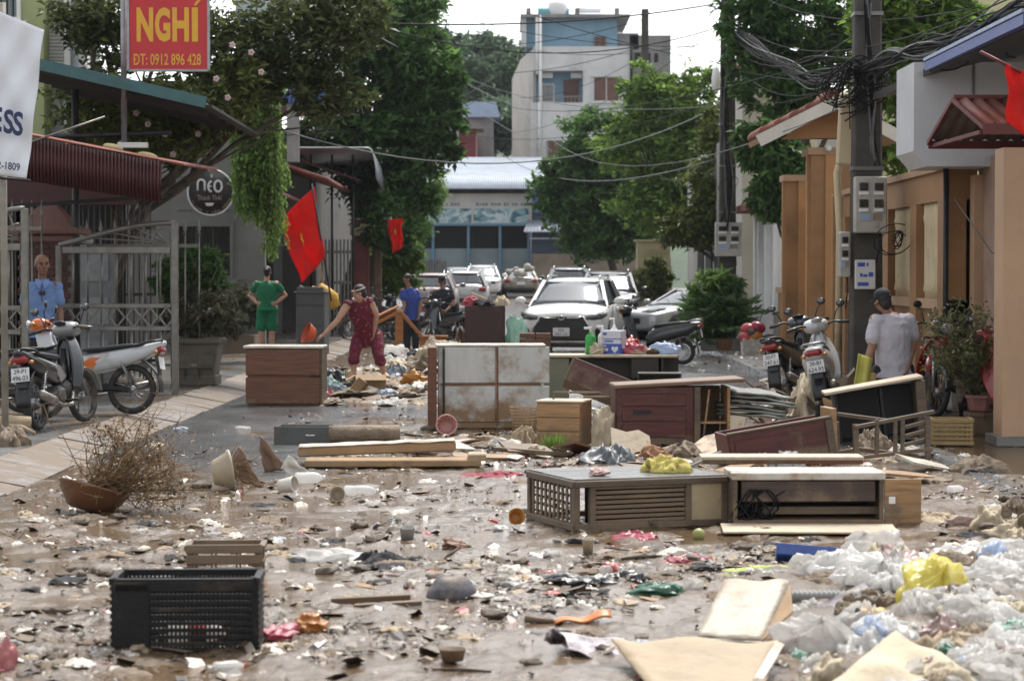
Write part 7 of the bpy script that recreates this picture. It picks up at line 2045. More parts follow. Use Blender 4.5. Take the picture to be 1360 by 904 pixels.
MB().box((W - .16,.018,H / 2),(.25,.016,H - .07),None,.004).build('cream_panel',M('stained_plywood',(0.38,0.30,0.18),0.7,0,0.15,3,0.3,(0.2,0.14,0.08)),sc_)
MB().box((W * .55,.22,H / 2),(W * .8,.02,H - .06)).build('shade_panel',DARKIN,sc_); MB().box((W - .16,Dp / 2,H / 2),(.3,Dp - .1,H - .1)).build('shade_box',DARKIN,sc_)  # near-black pieces added inside; the shade of the hollow is in their colour
for k in range(7): MB().box((W / 2,.07 + k * .122,H + .006),(W - .01,.112,.014),(0,random.uniform(-.004,.004),0),.003).build('top_board',M('wet_grey_board',(0.13,0.125,0.115),0.3,0,0.25,3,0.25),sc_)
MB().bar((.0,.03,-.01),(.36,-.10,.0),.06,.03).build('loose_foot',GREYW,sc_)
# lumps lying on it
def on(pxc,pyc,y,z): v = D(pxc,pyc,y); v.z = z; return v
o = heap_mesh(5,22,.5).build('yellow_cloth',M('cloth_ochre',(0.42,0.36,0.09),0.8,0,0.2,4,0.3),None,on(884,629,15.6,.365)); o.scale = (.34,.26,.2); tag(o,'yellow-green crumpled cloth lying on top of the slatted cabinet','cloth')
o = bag_mesh(9,False).build('pink_lump',M('pink_foam',(0.50,0.33,0.30),0.7),None,on(795,637,15.3,.365)); o.scale = (.13,.11,.10); tag(o,'small pink foam lump on the corner of the slatted cabinet','foam')
bx = thing('small_box','small pale drawer box behind the slatted cabinet','drawer',on(883,618,16.4,.20),R(4))
MB().box((0,0,.08),(.24,.16,.11),None,.004).build('box',wood('tan_wood',(0.26,0.15,0.08),0.5,0.3),bx); MB().box((0,0,.145),(.26,.18,.02),None,.004).build('lid',PALEW,bx)
# --- long low television stand
p = GS(1074,701); tv = thing('low_stand','long low brown stand with dark opening, pale top and plywood end','stand',p,R(1.5))
W,H,Dp = 1.01,.34,.45
MB().box((0,Dp / 2,H),(W + .03,Dp,.05),None,.006).build('top_board',WHITEB,tv)
MB().box((.0,.03,H * .70),(W - .10,.03,H * .42),None,.006).build('upper_rail',wood('dark_rail',(0.055,0.033,0.025),0.45,0.3),tv)
MB().box((0,Dp / 2,.03),(W,Dp,.03),None,.004).build('bottom_board',wood('tan_wood',(0,0,0)),tv)
MB().box((0,Dp - .01,H / 2),(W - .02,.02,H)).build('back_panel',DARKIN,tv)
for x in (-W / 2 + .01,W / 2 - .01): MB().box((x,Dp / 2,H / 2),(.03,Dp - .01,H - .04),None,.004).build('side_panel',GREYW,tv)
MB().box((.1,.12,.10),(W * .8,.03,.05)).build('inner_rail',GREYW,tv)
MB().box((W / 2 + .135,.02,H / 2 - .01),(.25,.02,H - .02),None,.004).build('plywood_end',LIGHTW,tv)
MB().box((W / 2 + .06,.005,H * .52),(.045,.01,.05),None,.004).build('socket_plate',WHITEP,tv)
for k in range(9):
 r_ = random.Random(k); c = Vector((-W / 2 + .1 + r_.uniform(-.06,.16),.02,.15)); MB().tube([c + Vector((r_.uniform(.04,.10) * math.cos(a),-.02 * math.sin(a),.10 * math.sin(a + k))) for a in [i * .5 for i in range(13)]],.006,5).build('cable_loop',CABLE,tv)
pk = thing('long_plank','long pale plank resting on the low brown stand','plank',Vector((GS(1050,690).x,GS(1050,690).y + .42,.40)),R(-1))
MB().box((-.02,0,.02),(1.15,.28,.035),None,.005).build('board',PALEW,pk); MB().box((-.02,-.13,.0),(1.13,.03,.03)).build('edge_strip',BROWNW,pk)
p = GS(1075,708); ps = thing('plywood_sheet','flat muddy plywood sheet lying in front of the low stand','board',p,R(-2)); MB().box((0,.05,.018),(1.15,.34,.014),(R(3),0,0),.003).build('sheet',PALEW,ps)
# --- long boards by the left
p = GS(508,616); lb = thing('mattress_board','long white-topped padded board lying flat on another plank','board',p,R(3))
MB().box((-.05,.10,.15),(1.42,.30,.085),(0,R(-2),0),.012).build('padded_board',CARD,lb)
m_ = MB(); m_.grid(lambda u,v: (-.05 + (u - .5) * 1.4 + .0,.10 + (v - .5) * .32,.198 + .012 * mnoise.noise((u * 8,v * 3,1)) + .05 * (u - .5)),20,6); mod_solid(m_.build('white_cover',WHITEB,lb),.008)
p2 = GS(522,621); lp = thing('muddy_plank','muddy brown plank under the padded board','plank',p2,R(2)); MB().box((0,.12,.05),(1.55,.36,.06),None,.008).build('board',CARD,lp); MB().box((.74,.1,.10),(.16,.3,.06),None,.01).build('end_block',CARDP,lp)
p = GS(402,590); dd = thing('drawer_box','dark grey drawer half sunk in mud near the tipped pot','drawer',p,R(-6))
DGM = M('dark_grey_laminate',(0.065,0.07,0.065),0.45,0,0.2,4,0.4)
for c,s_ in (((0,0,.09),(.58,.02,.19)),((0,.3,.09),(.58,.02,.19)),((-.28,.15,.09),(.02,.3,.19)),((.28,.15,.09),(.02,.3,.19)),((0,.15,.02),(.56,.3,.02))): MB().box(c,s_,None,.004).build('board',DGM,dd)
MB().box((.08,-.014,.10),(.09,.012,.014)).build('handle',CHROME,dd)
p = GS(484,590); rc = thing('rolled_mat','mud-caked rolled mat beside the dark drawer','roll',p,R(6)); rot = Euler((0,math.pi / 2,0)).to_matrix()
MB().lathe([(0,-.36),(.05,-.36),(.085,-.35),(.09,-.1),(.085,.2),(.09,.35),(.05,.36),(0,.36)],(0,.05,.085),18,rot).build('roll',CLOTHB,rc)
MB().tube([(-.362,.05 + .012 * i * .2 * math.cos(i * .7),.085 + .012 * i * .2 * math.sin(i * .7)) for i in range(28)],.004,5).build('spiral_edge',MUDB,rc)
# --- pots
def pot(name,label,px,py,prof,mat,rot,dz,s=1.0,cat='pot',y_off=0):
 p = GS(px,py); t = thing(name,label,cat,p + Vector((0,y_off,dz)),rot=rot)
 MB().lathe([(a * s,b_ * s) for a,b_ in prof],(0,0,0),28).build('bowl',mat,t); return t
POTP = [(0,0),(.55,0),(.62,.05),(.95,.85),(1.06,.87),(1.06,1.0),(.95,1.0),(.88,.9),(.6,.1),(0,.08)]
BOWLP = [(0,0),(.5,0),(.62,.05),(.92,.42),(1.0,.62),(1.06,.66),(1.06,.72),(.98,.72),(.9,.6),(.58,.12),(0,.1)]
t = pot('bonsai_bowl','glazed brown bonsai bowl tipped over with a dead twiggy shrub',116,679,BOWLP,TERRA,(R(-10),R(15),0),.01,.25)
SOILM = M('dark_soil',(0.035,0.024,0.015),0.8,0,0.3,10,0,MUD,.5); MB().lathe([(0,.15),(.15,.155),(.24,.15),(.24,.13)],(0,0,0),18).build('soil',SOILM,t)
st = MB(); r_ = random.Random(4); inv = Euler((R(-10),R(15),0)).to_matrix().inverted()
for k in range(95):
 d = Vector((r_.gauss(.26,.22),r_.gauss(0,.2),abs(r_.gauss(.26,.19)))); L_ = min(d.length,.75)
 a0 = Vector((r_.uniform(-.05,.18),r_.uniform(-.1,.1),.17)); b0 = a0 + inv @ (d * 1.0)
 if k % 4 == 0: b0.z -= .2
 pts = limb(st,a0,b0,.0055,.0018,.35,5)
 for q in range(8):
  c = pts[r_.randint(2,5)]; limb(st,c,c + Vector((r_.gauss(0,.09),r_.gauss(0,.09),r_.gauss(.02,.09))),.0025,.001,.4,3)
st.build('dead_twigs',DRYT,t)['kind'] = 'stuff'
V,F = leaf_cloud([((.25,0,.42),(.32,.25,.28),1),((.05,0,.5),(.22,.2,.3),1),((.42,0,.2),(.2,.2,.25),1)],1500,.028,61,shell=.2,clump=.3); np_obj('dead_leaves',V,F,DRYT,t)
t = pot('tipped_flowerpot','muddy cream flowerpot lying on its side with dry roots',302,650,POTP,CERAM,(R(-14),R(82),0),.13,.155)
t.location.x -= .12
st = MB()
for k in range(60): limb(st,(r_.uniform(-.08,.08),r_.uniform(-.08,.08),.1),(r_.gauss(0.05,.12),r_.gauss(0,.1),r_.uniform(.2,.42)),.004,.001,.4,4)
st.build('dry_roots',DRYT,t)['kind'] = 'stuff'
t = pot('perforated_pot','pink pot with round holes lying beside the metal cabinet',592,577,POTP,M('pink_plastic',(0.46,0.22,0.19),0.5,0,0.1,5,0.25),(R(70),R(20),0),.09,.11)
hb_ = MB()
for k in range(11):
 for z in (.03,.06,.09): a = k * .571 + z * 8; rr_ = .11 * (.62 + .33 * (z / .11)); hb_.ell((rr_ * math.cos(a),rr_ * math.sin(a),z),(.011,.011,.011),None,8,6)
hb_.build('hole',flat('hole_dark',(0.02,0.012,0.01)),t)['kind'] = 'stuff'
# pots and shrub by the tan column
def standing_pot(label,px,py,r,h,mat,z0=.1,name='flowerpot'):
 p = G(px,py,z0); t = thing(name,label,'pot',p); MB().lathe([(0,0),(r * .72,0),(r * .8,h * .1),(r * .96,h * .8),(r * 1.05,h * .82),(r * 1.05,h),(r * .93,h),(r * .9,h * .86),(0,h * .84)],(0,0,0),8 if 'octagonal' in label else 24,None,'octagonal' not in label).build('body',mat,t); return t
standing_pot('wide mossy pot under the octagonal pink pot',1302,577,.17,.24,M('mossy_pot',(0.14,0.095,0.055),0.7,0,0.25,5,0.3),.055)
t = standing_pot('octagonal pink pot holding a leggy shrub beside the tan column',1304,551,.175,.17,M('pink_clay',(0.27,0.12,0.095),0.6,0,0.15,5,0.3),.0)
pz = t.location; t.location = (G(1302,577,.055).x + .02,G(1302,577,.055).y,.30)
st = MB(); r_ = random.Random(8); Vl = []
for k in range(20):
 tip = Vector((r_.gauss(-.24,.17),r_.gauss(0,.2),r_.uniform(.4,1.02))); pts = limb(st,(r_.uniform(-.06,.06),r_.uniform(-.06,.06),.14),tip,.008,.002,.35,6)
 for q in range(5):
  c = pts[r_.randint(2,6)]; e = c + Vector((r_.gauss(0,.12),r_.gauss(0,.12),r_.uniform(-.02,.2))); limb(st,c,e,.003,.001,.4,4)
  Vl.append((e,(.09,.09,.09),1));
 Vl.append((tip,(.1,.1,.1),1))
st.build('branch',BARK,t)
V,F = leaf_cloud(Vl,2400,.05,62,shell=.1,per=8,clump=.9); np_obj('foliage',V,F,leaf('leaf_olive_pale',(0.13,0.14,0.055),.45),t)
for k in range(3): o = clod_mesh(k).build('soil_lump',MUDB,t,(.05 + k * .07,-.05,.16)); o.scale = (.16,.14,.1)
standing_pot('white glazed jar behind the octagonal pink pot',1272,545,.15,.36,WHITEB,.08,'glazed_jar'); standing_pot('small dark plastic tub next to the white glazed jar',1284,560,.1,.22,BLACKPL,.06,'plastic_tub')
t = standing_pot('small brown pot with strappy leaves behind the yellow crate',1243,545,.1,.18,M('brown_pot',(0.17,0.09,0.045),0.6,0,0.2,5),.1)
for k in range(12):
 a = k * .52; m_ = MB(); L_ = r_.uniform(.2,.36); m_.grid(lambda u,v: ((.02 * (u - .5) * (1 - v)) + math.cos(a) * v * L_ * .6,math.sin(a) * v * L_ * .6,.16 + L_ * (v - .45 * v * v)),2,6); m_.build('strap_leaf',LV_LIGHT,t)
def crate(name,label,p,W,Dp,H,mat,rz,rows=5,cols=9,rot=None,post=.03):
 """slotted crate: posts, rims, rails and ribs on four sides"""
 t = thing(name,label,'crate',p,rz,None,rot)
 for x in (0,1):
  for y in (0,1): MB().box(((x - .5) * (W - post),(y) * (Dp - post) + post / 2,H / 2),(post,post,H),None,.004).build('corner_post',mat,t)
 for side in range(4):
  L_ = W if side < 2 else Dp
  def tr(u,z): return ((u - .5) * W,(0 if side == 0 else Dp),z) if side < 2 else (((-.5 if side == 2 else .5) * W),u * Dp,z)
  for k in range(rows + 1):
   z = .02 + (H - .04) * k / rows; a,b_ = Vector(tr(.02,z)),Vector(tr(.98,z)); big = k in (0,rows)
   MB().bar(a,b_,.022 if not big else .032,.030 if big else .016,(0,0,1)).build('rim' if big else 'rail',mat,t)
  nc = max(3,int(cols * L_ / W)); rb = MB()
  for k in range(1,nc): a,b_ = Vector(tr(k / nc,.02)),Vector(tr(k / nc,H - .02)); rb.bar(a,b_,.010,.010,(0,1,0) if side < 2 else (1,0,0))
  rb.build('rib',mat,t)['kind'] = 'stuff'
 MB().box((0,Dp / 2,.012),(W - .02,Dp - .02,.012)).build('floor',mat,t)
 return t
p = GS(245,864); ck = crate('plastic_crate','black slotted plastic crate sunk in the brown water',p + Vector((0,0,-.02)),.655,.34,.355,BLACKPL,R(2),10,34)
MB().box((-.235,-.012,.175),(.16,.012,.31),None,.004).build('end_panel',BLACKPL,ck); MB().box((.0,-.012,.315),(.635,.012,.05),None,.004).build('upper_panel',BLACKPL,ck)
o = thing('drink_bottle','white bottle with red label lying inside the black crate','bottle',p + Vector((.05,.12,.02)),R(10)); bottle_parts(o,.3,.045,BAGW,BAGR,BAGR)
p = GS(298,768); wc = crate('wooden_crate','weathered brown slatted crate behind the black plastic crate',p,.42,.3,.20,GREYWL,R(3),2,3,None,.04)
for z in (.05,.12,.18): MB().box((0,-.012,z),(.43,.016,.05),None,.004).build('slat',GREYWL,wc)
p = G(1264,591,.06); crate('yellow_crate','old yellow lattice crate by the brown puddle',p,.40,.3,.26,M('old_yellow_plastic',(0.27,0.185,0.075),0.6,0,0.15,5,0.35),R(-6),5,8)
# --- boards and sheets standing in the mud
def sheet(name,label,quad,y0,mat,cat='sheet',t=.01,bend=.04,seed=1,dys=(0,0,0,0)):
 """stiff sheet between four points given by direction and distance"""
 c = [D(px,py,y0 + dy) for (px,py),dy in zip(quad,dys)]; o0 = c[0].copy(); m_ = MB()
 def f(u,v):
  q = c[0].lerp(c[1],u).lerp(c[3].lerp(c[2],u),v) - o0; n_ = mnoise.noise((u * 2.5,v * 2.5,seed)); q.y += bend * n_; q.z += bend * .4 * mnoise.noise((u * 3 + 5,v * 3,seed)); return q
 m_.grid(f,12,12); o = m_.build(name,mat,None,o0); mod_solid(o,t); return tag(o,label,cat)
RUSTP = M('rust_board',(0.17,0.095,0.055),0.6,0,0.25,5,0.4)
def gy(py,z=0.02): return G(680,py,z).y
sheet('broken_sheet','rust-brown broken panel standing on edge near the dark drawer',[(346,578),(383,624),(352,626),(345,598)],gy(626),RUSTP,'panel',.012)
sheet('bent_sheet','bent brown panel behind the tipped cream flowerpot',[(318,592),(350,648),(322,640),(306,612)],gy(646),RUSTP,'panel',.012,dys=(.1,0,0,.1))
sheet('folded_paper','pale folded paper leaning by the rust-brown panel',[(383,604),(412,628),(398,636),(372,622)],gy(634),PAPER,'paper',.004)
# open carton in the bottom corner
ya,yb = gy(848),gy(800)
sheet('carton_flap','big pale carton flap tilted up beside the clear bags',[(925,846),(1012,850),(1048,772),(962,770)],ya,M('soaked_card',(0.37,0.325,0.255),0.55,0,0.15,3,0.55,(0.25,0.18,0.115),0.3,20,crease=1.5,mscale=2.2),'cardboard',.008,.04,3,(0,0,.55,.55))
sheet('carton_sheet','shaded brown carton side propping the pale flap',[(1010,852),(1053,812),(1050,776),(1014,846)],ya - .02,CARD,'cardboard',.008,.01,4,(0,.2,.5,.05))
sheet('carton_strip','thin pale carton edge under the tilted flap',[(898,846),(1012,852),(1012,858),(898,852)],ya - .05,PAPER,'cardboard',.01,.01,5)
sheet('large_cardboard','large flat buff cardboard sheet beside the torn newspaper',[(812,848),(1036,852),(1010,930),(880,935)],gy(875,.1),CARDP,'cardboard',.01,.07,6,(.35,.3,-.45,-.5))
sheet('white_edged_card','white-edged card strip on the flat buff cardboard',[(1030,852),(1042,856),(1012,905),(1000,904)],gy(872,.1) - .05,WHITEB,'cardboard',.01,.01,7,(.25,.25,-.25,-.25))
o = sheet('torn_newspaper','torn printed newspaper half folded in the mud',[(735,838),(832,850),(842,886),(752,862)],gy(868),M('newsprint',(0.34,0.30,0.32),0.7,0,0.85,9,0.3,(0.3,0.25,0.08)),'newspaper',.004,.06,8,(.35,.25,-.15,0))
sheet('dark_wrapper','dark crumpled wrapper standing at the newspaper corner',[(722,850),(758,862),(742,835),(728,838)],gy(866),M('dark_wrapper_print',(0.05,0.03,0.035),0.5,0,0.8,9),'wrapper',.003,.1,9)
# --- bags at the right edge and named litter
def bag(label,px,py,w,h,mat,sd,name='plastic_bag',cat='bag',knot=True,d=None,rz=None,dz=-.02,group=None): return place(name,label,cat,px,py,bag_mesh(sd,knot),mat,w,d or w * .75,h * 1.25,rz if rz is not None else sd * .9,group,dz)
def cloth(label,px,py,w,h,mat,sd,name='cloth_heap',cat='cloth',d=None,rz=None,dz=-.01,group=None): return place(name,label,cat,px,py,heap_mesh(sd,24,.55),mat,w,d or w * .9,h * 1.6,rz if rz is not None else sd * .9,group,dz)
bag('bright yellow plastic bag stuffed with rubbish among the clear bags',1240,824,116,92,BAGY,12,rz=.9,dz=.06)
bag('red and white packet poking out of the bright yellow bag',1226,812,40,44,BAGR,13,'packet','packet',False)
bag('cloudy clear bag of rubbish beside the bright yellow bag',1172,790,92,66,BAGC,13); bag('white sheet-like bag behind the bright yellow bag',1225,770,110,44,BAGW,14)
bag('pale blue plastic bag above the bright yellow bag',1316,766,70,50,BAGB,15); bag('pale blue bundled shirt against the frothy white bags',1352,792,60,48,BAGB,16)
bag('dark brown jar-like bundle wrapped in clear film',1318,792,40,50,M('brown_bundle',(0.08,0.04,0.03),0.3,0,0.4,6,0.1),17,'bundle','bundle')
bag('mint green plastic bag below the bright yellow bag',1265,850,70,44,BAGT,18); bag('white frothy bag pile at the street edge',1340,850,90,60,BAGW,19); bag('brown bottle pouch beside the mint green bag',1298,836,36,44,M('brown_pouch',(0.20,0.075,0.03),0.4,0,0.3,6),20,'pouch','pouch')
bag('smoky clear bag draped behind the canvas sack',1085,866,120,70,BAGC,21); bag('cream canvas sack with square folds at the bottom',1096,906,66,62,CANVAS,22,'canvas_sack','sack',False)
o = sheet('canvas_sheet','large cream canvas sheet folded to a point',[(1190,838),(1310,905),(1240,945),(1085,925)],gy(880,.12),CANVAS,'canvas',.012,.10,12,(.3,.0,-.5,-.4))
bag('green and white printed bag near the canvas sheet',1262,884,66,42,plastic('bag_greenprint',(0.06,0.22,0.13),.3,.35),23); bag('pale rose bag at the street edge',1345,890,70,56,plastic('bag_rose',(0.50,0.36,0.33),.35,.3),24); bag('dull brown bag under the green printed one',1320,905,90,40,CLOTHB,25)
bag('small mint film scrap beneath the smoky clear bag',1062,878,44,26,BAGT,26)
place('colour_magazine','faded multicoloured picture magazine leaning on the bags','magazine',1140,818,MB().box((0,0,.5),(1,.02,1),None),M('magazine_print',(0.52,0.46,0.48),0.45,0,0.6,2.2,0.15,(0.35,0.2,0.22)),84,84,42,.5,tilt=(R(-40),R(-18)))
place('printed_card','pale blue and pink printed card beside the yellow tin','card',1184,832,MB().box((0,0,.5),(1,.02,1),None),M('card_print',(0.5,0.47,0.52),0.5,0,0.5,3.5),40,40,30,.3,tilt=(R(-45),R(15)))
p = GS(1156,838); t = thing('yellow_tin','small yellow tin lying on its side in front of the magazine','tin',p + Vector((0,0,.03)),R(8)); k = p.y / FPX; rot = Euler((0,math.pi / 2,0)).to_matrix()
MB().lathe([(0,-18 * k),(14 * k,-18 * k),(14.5 * k,-17 * k),(13.5 * k,0),(14.5 * k,17 * k),(14 * k,18 * k),(0,18 * k)],(0,0,14 * k),20,rot).build('body',M('tin_yellow',(0.62,0.37,0.03),0.4,0,0.12,6),t)
MB().lathe([(0,-18.6 * k),(12 * k,-18.5 * k),(14.8 * k,-18 * k),(14.8 * k,-15 * k)],(0,0,14 * k),20,rot).build('base',DARKSTEEL,t)
p = GS(1090,804); t = thing('corrugated_hose','grey corrugated hose lying behind the magazine','hose',p,R(-3)); k = p.y / FPX
MB().lathe([(11 * k * (1 + .10 * math.sin(i * 1.57)),(-42 + i * 1.6) * k) for i in range(53)],(0,0,11 * k),16,rot).build('hose',M('hose_grey',(0.19,0.19,0.18),0.55,0,0.1,5,0.25),t)
p = GS(1073,748); t = thing('blue_tray','deep blue plastic tray lying beside the lime mat','tray',p,R(-5),rot=(R(-38),R(4),R(-5))); k = p.y / FPX
NB_ = M('tray_blue',(0.018,0.05,0.20),0.35,0,0.12,5,0.15)
MB().box((0,15 * k,4 * k),(84 * k,40 * k,3 * k),None,.005).build('base',NB_,t)
for c,s_ in (((0,-5 * k,12 * k),(84,3,18)),((0,35 * k,12 * k),(84,3,18)),((-41 * k,15 * k,12 * k),(3,38,18)),((41 * k,15 * k,12 * k),(3,38,18))): MB().box(c,[v * k for v in s_],None,.004).build('wall',NB_,t)
p = GS(1056,742); t = thing('tissue_roll','white roll lying in front of the deep blue tray','roll',p + Vector((0,-.12,.02)),R(-4)); k = p.y / FPX
MB().lathe([(0,-21 * k),(7 * k,-21 * k),(7.5 * k,-20 * k),(7.5 * k,20 * k),(7 * k,21 * k),(0,21 * k)],(0,0,7 * k),16,rot).build('roll',PAPER,t); MB().lathe([(0,-21.4 * k),(2.4 * k,-21.3 * k)],(0,0,7 * k),10,rot).build('core',CARD,t)
cloth('lime green mesh mat spread by the deep blue tray',1032,756,130,8,M('lime_mat',(0.36,0.42,0.10),0.7,0,0.15,8,0.25),31,'lime_mat','mat',90)
cloth('beige crumpled cloth between the lime mat and cloudy bag',1090,782,100,22,CLOTHB,32); cloth('white cloth edge by the tilted carton flap',1004,758,34,10,PAPER,33); cloth('white cloth beside the grey corrugated hose',1062,815,48,20,BAGW,34)
bag('round mud-stained cream cushion on the rubbish by the brown puddle',1312,704,52,46,CANVAS,37,'cushion','cushion',False); bag('long cream bolster beside the round cream cushion',1345,718,70,44,CANVAS,38,'bolster','cushion',False); tub('cream_vase','cream vase lying against the cream bolster',1352,722,14,36,CERAM,(R(70),R(20)),'vase')
cloth('grey rag behind the cream bolster',1350,690,60,26,CLOTHB,35); bag('buff bundle below the cream bolster',1352,728,46,40,CANVAS,36,'bundle','bundle')
# middle litter that one can point at
bag('white film bag lying flat like a pillow in the mud',437,741,104,26,BAGW,41,knot=False,d=60,rz=.1); cloth('dark umbrella scrap next to the white film bag',500,746,60,22,CLOTHD,42)
bag('pink plastic bag beside the orange-brown bag and black crate',372,845,68,26,BAGP,43,knot=False); bag('orange-brown plastic bag behind the pink one',412,838,62,34,BAGO,44,knot=False)
t = thing('baseball_cap','muddy cap with navy crown and pale brim in the mud','cap',GS(600,797),R(20)); k = t.location.y / FPX
m_ = MB(); m_.grid(lambda u,v: (34 * k * math.sin(v * 1.57) * math.cos(u * 6.283),28 * k * math.sin(v * 1.57) * math.sin(u * 6.283),30 * k * math.cos(v * 1.57) * (1 + .2 * mnoise.noise((u * 4,v * 4,1))) + .01),24,10); mod_solid(m_.build('crown',M('cap_cloth',(0.10,0.095,0.11),0.85,0,0.5,5,0.4,(0.3,0.25,0.19)),t),.004)
m_ = MB(); m_.grid(lambda u,v: ((30 + 30 * v) * k * math.cos((u - .5) * 2.0),(28 + 4 * v) * k * math.sin((u - .5) * 2.0),.012 + 6 * k * (1 - v) * math.cos((u - .5) * 2)),10,5); mod_solid(m_.build('brim',PAPER,t),.005)
bag('dark green plastic bag with folded top in the mud',872,786,70,30,BAGG,45,knot=False); bag('small clear cup-like bag beside the dark green one',918,784,34,20,BAGC,46)
t = thing('plastic_scoop','orange plastic scoop with dark stick lying in a puddle','scoop',GS(772,824),R(8)); k = t.location.y / FPX
m_ = MB(); m_.grid(lambda u,v: ((-38 + 76 * u) * k,(v - .5) * (26 + 16 * u - 30 * max(0,u - .8)) * k,(4 + 20 * u * (1 - .3 * u) - 14 * abs(v - .5) * u + 3 * math.sin(u * 9)) * k),16,8); mod_solid(m_.build('scoop',M('scoop_orange',(0.50,0.15,0.02),0.4,0,0.15,6,0.3),t),.008)
MB().cyl((-76 * k,0,10 * k),(-34 * k,0,5 * k),5 * k,4 * k,8).build('stick',GREYW,t)
for lab,px,py,L_,m_,c_,bd,rz in (('clear drink bottle with red label near the dark green bag',812,760,38,BAGC,WHITEP,BAGR,.8),('milky plastic bottle lying beside the small round jar',480,656,46,BAGW,WHITEP,None,.05),('white bottle near the black crate corner',305,885,46,BAGW,BAGR,None,.5),('clear bottle with white cap beyond the puddle',412,640,40,BAGW,WHITEP,None,.2),('green glass bottle standing in the low stand opening',1128,700,20,flat('bottle_glass_green',(0.05,0.16,0.08),.2),BAGR,None,1.2),('small white bottle near the round cream cushion',1270,660,26,BAGW,BAGR,None,.4)):
 p = GS(px,py); k = p.y / FPX; t = thing('plastic_bottle',lab,'bottle',p,rz); bottle_parts(t,L_ * k,8 * k if L_ > 30 else 5 * k,m_,c_,bd)
tub('small_jar','small round pale jar facing up the street',449,664,10,14,CERAM,(R(75),0),'jar'); tub('clay_cup','grey clay cup standing upright in the mud',541,715,10,18,CONC,(R(10),0),'cup'); tub('small_ring_box','short brown round box lying in the shallow water',601,878,18,16,wood('ring_box',(0.13,0.07,0.035),.5,.3),(0,0),'box')
tub('yellow_tub','dull orange tub half buried at the cabinet corner',684,702,11,16,M('tub_orange',(0.42,0.18,0.03),.45,0,.15,6,.3),(R(70),R(30))); tub('clear_cup','clear plastic cup with white rim standing in the litter',781,735,8,20,CERAM,(R(8),0),'cup'); tub('styrofoam_cup','pale paper cup lying by the dead twigs',372,660,11,22,PAPER,(R(20),R(80)),'cup')
p = GS(928,714); k = p.y / FPX; o = MB().ell((0,0,0),(8.5 * k,8.5 * k,8.5 * k),None,18,12).build('green_ball',M('ball_green',(0.27,0.27,0.09),.5,0,.2,8,.25),None,p + Vector((0,0,8 * k))); tag(o,'yellow-green ball by the foot of the slatted cabinet','ball')
cloth('red plastic wrapper under the slatted cabinet edge',850,712,70,12,BAGP,51,'wrapper','wrapper'); cloth('second red wrapper among leaf litter',912,742,54,10,BAGP,52,'wrapper','wrapper'); cloth('crimson cloth strip by the muddy plank end',655,630,90,8,M('cloth_crimson',(0.22,0.02,0.04),.8,0,.2,5,.35),53,d=60); cloth('long black plastic strip crossing the mud',745,775,150,14,BAGK,54,'plastic_strip','plastic',50,.05); cloth('black plastic heap beside the clear drink bottle',832,770,60,14,BAGK,55,'plastic_strip','plastic',40,.2)
bag('red and white bag at the pavement side of the black crate',4,890,44,60,plastic('bag_redwhite',(0.55,0.22,0.22),.35,.1),56); bag('brown leather-like bag near the grey clay cup',603,728,44,22,M('brown_leather',(0.16,0.075,0.04),.5,0,.25,5,.35),57,knot=False); cloth('mud-coated bundle with pale roll at the pavement edge',12,604,60,26,CLOTHB,58);
t = thing('muddy_log','pale muddy log lying across the bundle at the pavement edge','log',GS(14,590),R(20)); MB().tube([(-.18,0,.12),(.0,0,.13),(.2,0,.12)],[.065,.07,.06],12).build('wood',CARDP,t); MB().tube([(-.1,-.06,.1),(.1,-.1,.08),(.22,-.16,.02)],[.03,.028,.02],10).build('branch',CARDP,t)
t = thing('grass_tuft','green grass tuft growing beside the nightstand','grass tuft',GS(736,596)); g = np.random.default_rng(4); N_ = 420; a = g.random(N_) * 6.28; L_ = .08 + .12 * g.random(N_); b0 = np.stack([g.normal(size=N_) * .05,g.normal(size=N_) * .04,np.zeros(N_)],-1); tt = np.stack([np.cos(a) * .55,np.sin(a) * .55,np.ones(N_)],-1); s_ = np.stack([-np.sin(a),np.cos(a),np.zeros(N_)],-1) * .004
V = np.stack([b0 - s_,b0 + s_,b0 + tt * L_[:,None]],1).reshape(-1,3); np_obj('blade',V,np.arange(N_)[:,None] * 3 + np.arange(3)[None,:],LV_MID,t)['kind'] = 'stuff'
# --- heap around the woman and behind the metal cabinet
hm = MB()
def hp(u,v):
 x = -2.9 + u * 3.5; y = 28.9 + v * 11; e = (math.sin(math.pi * u) * math.sin(math.pi * min(1,v * 1.05))) ** .5 if 0 < u < 1 and 0 < v < .95 else 0
 return (x,y,-.02 + e * (.10 + .24 * v + 1.1 * max(0,v - .62)) * (.5 + .9 * abs(mnoise.noise((x * 1.3,y * .8,3)))) + .05 * e * mnoise.noise((x * 6,y * 5,1)))
hm.grid(hp,60,60); tag(hm.build('debris',CLOTHB),'packed heap of muddy household rubbish around the woman in burgundy','debris',kind='stuff')
def heap_z(x,y):
 u,v = (x + 2.9) / 3.5,(y - 28.9) / 11
 return max(hp(min(max(u,0),1),min(max(v,0),1))[2],.0)
def H_(px,y):   # a place on the heap
 x = (px - 680) / ppm(y); return Vector((x,y,heap_z(x,y)))
ct = thing('open_carton','open brown carton with bent flaps in front of the woman in burgundy','carton',H_(492,31.2) + Vector((0,0,-.03)),R(8))
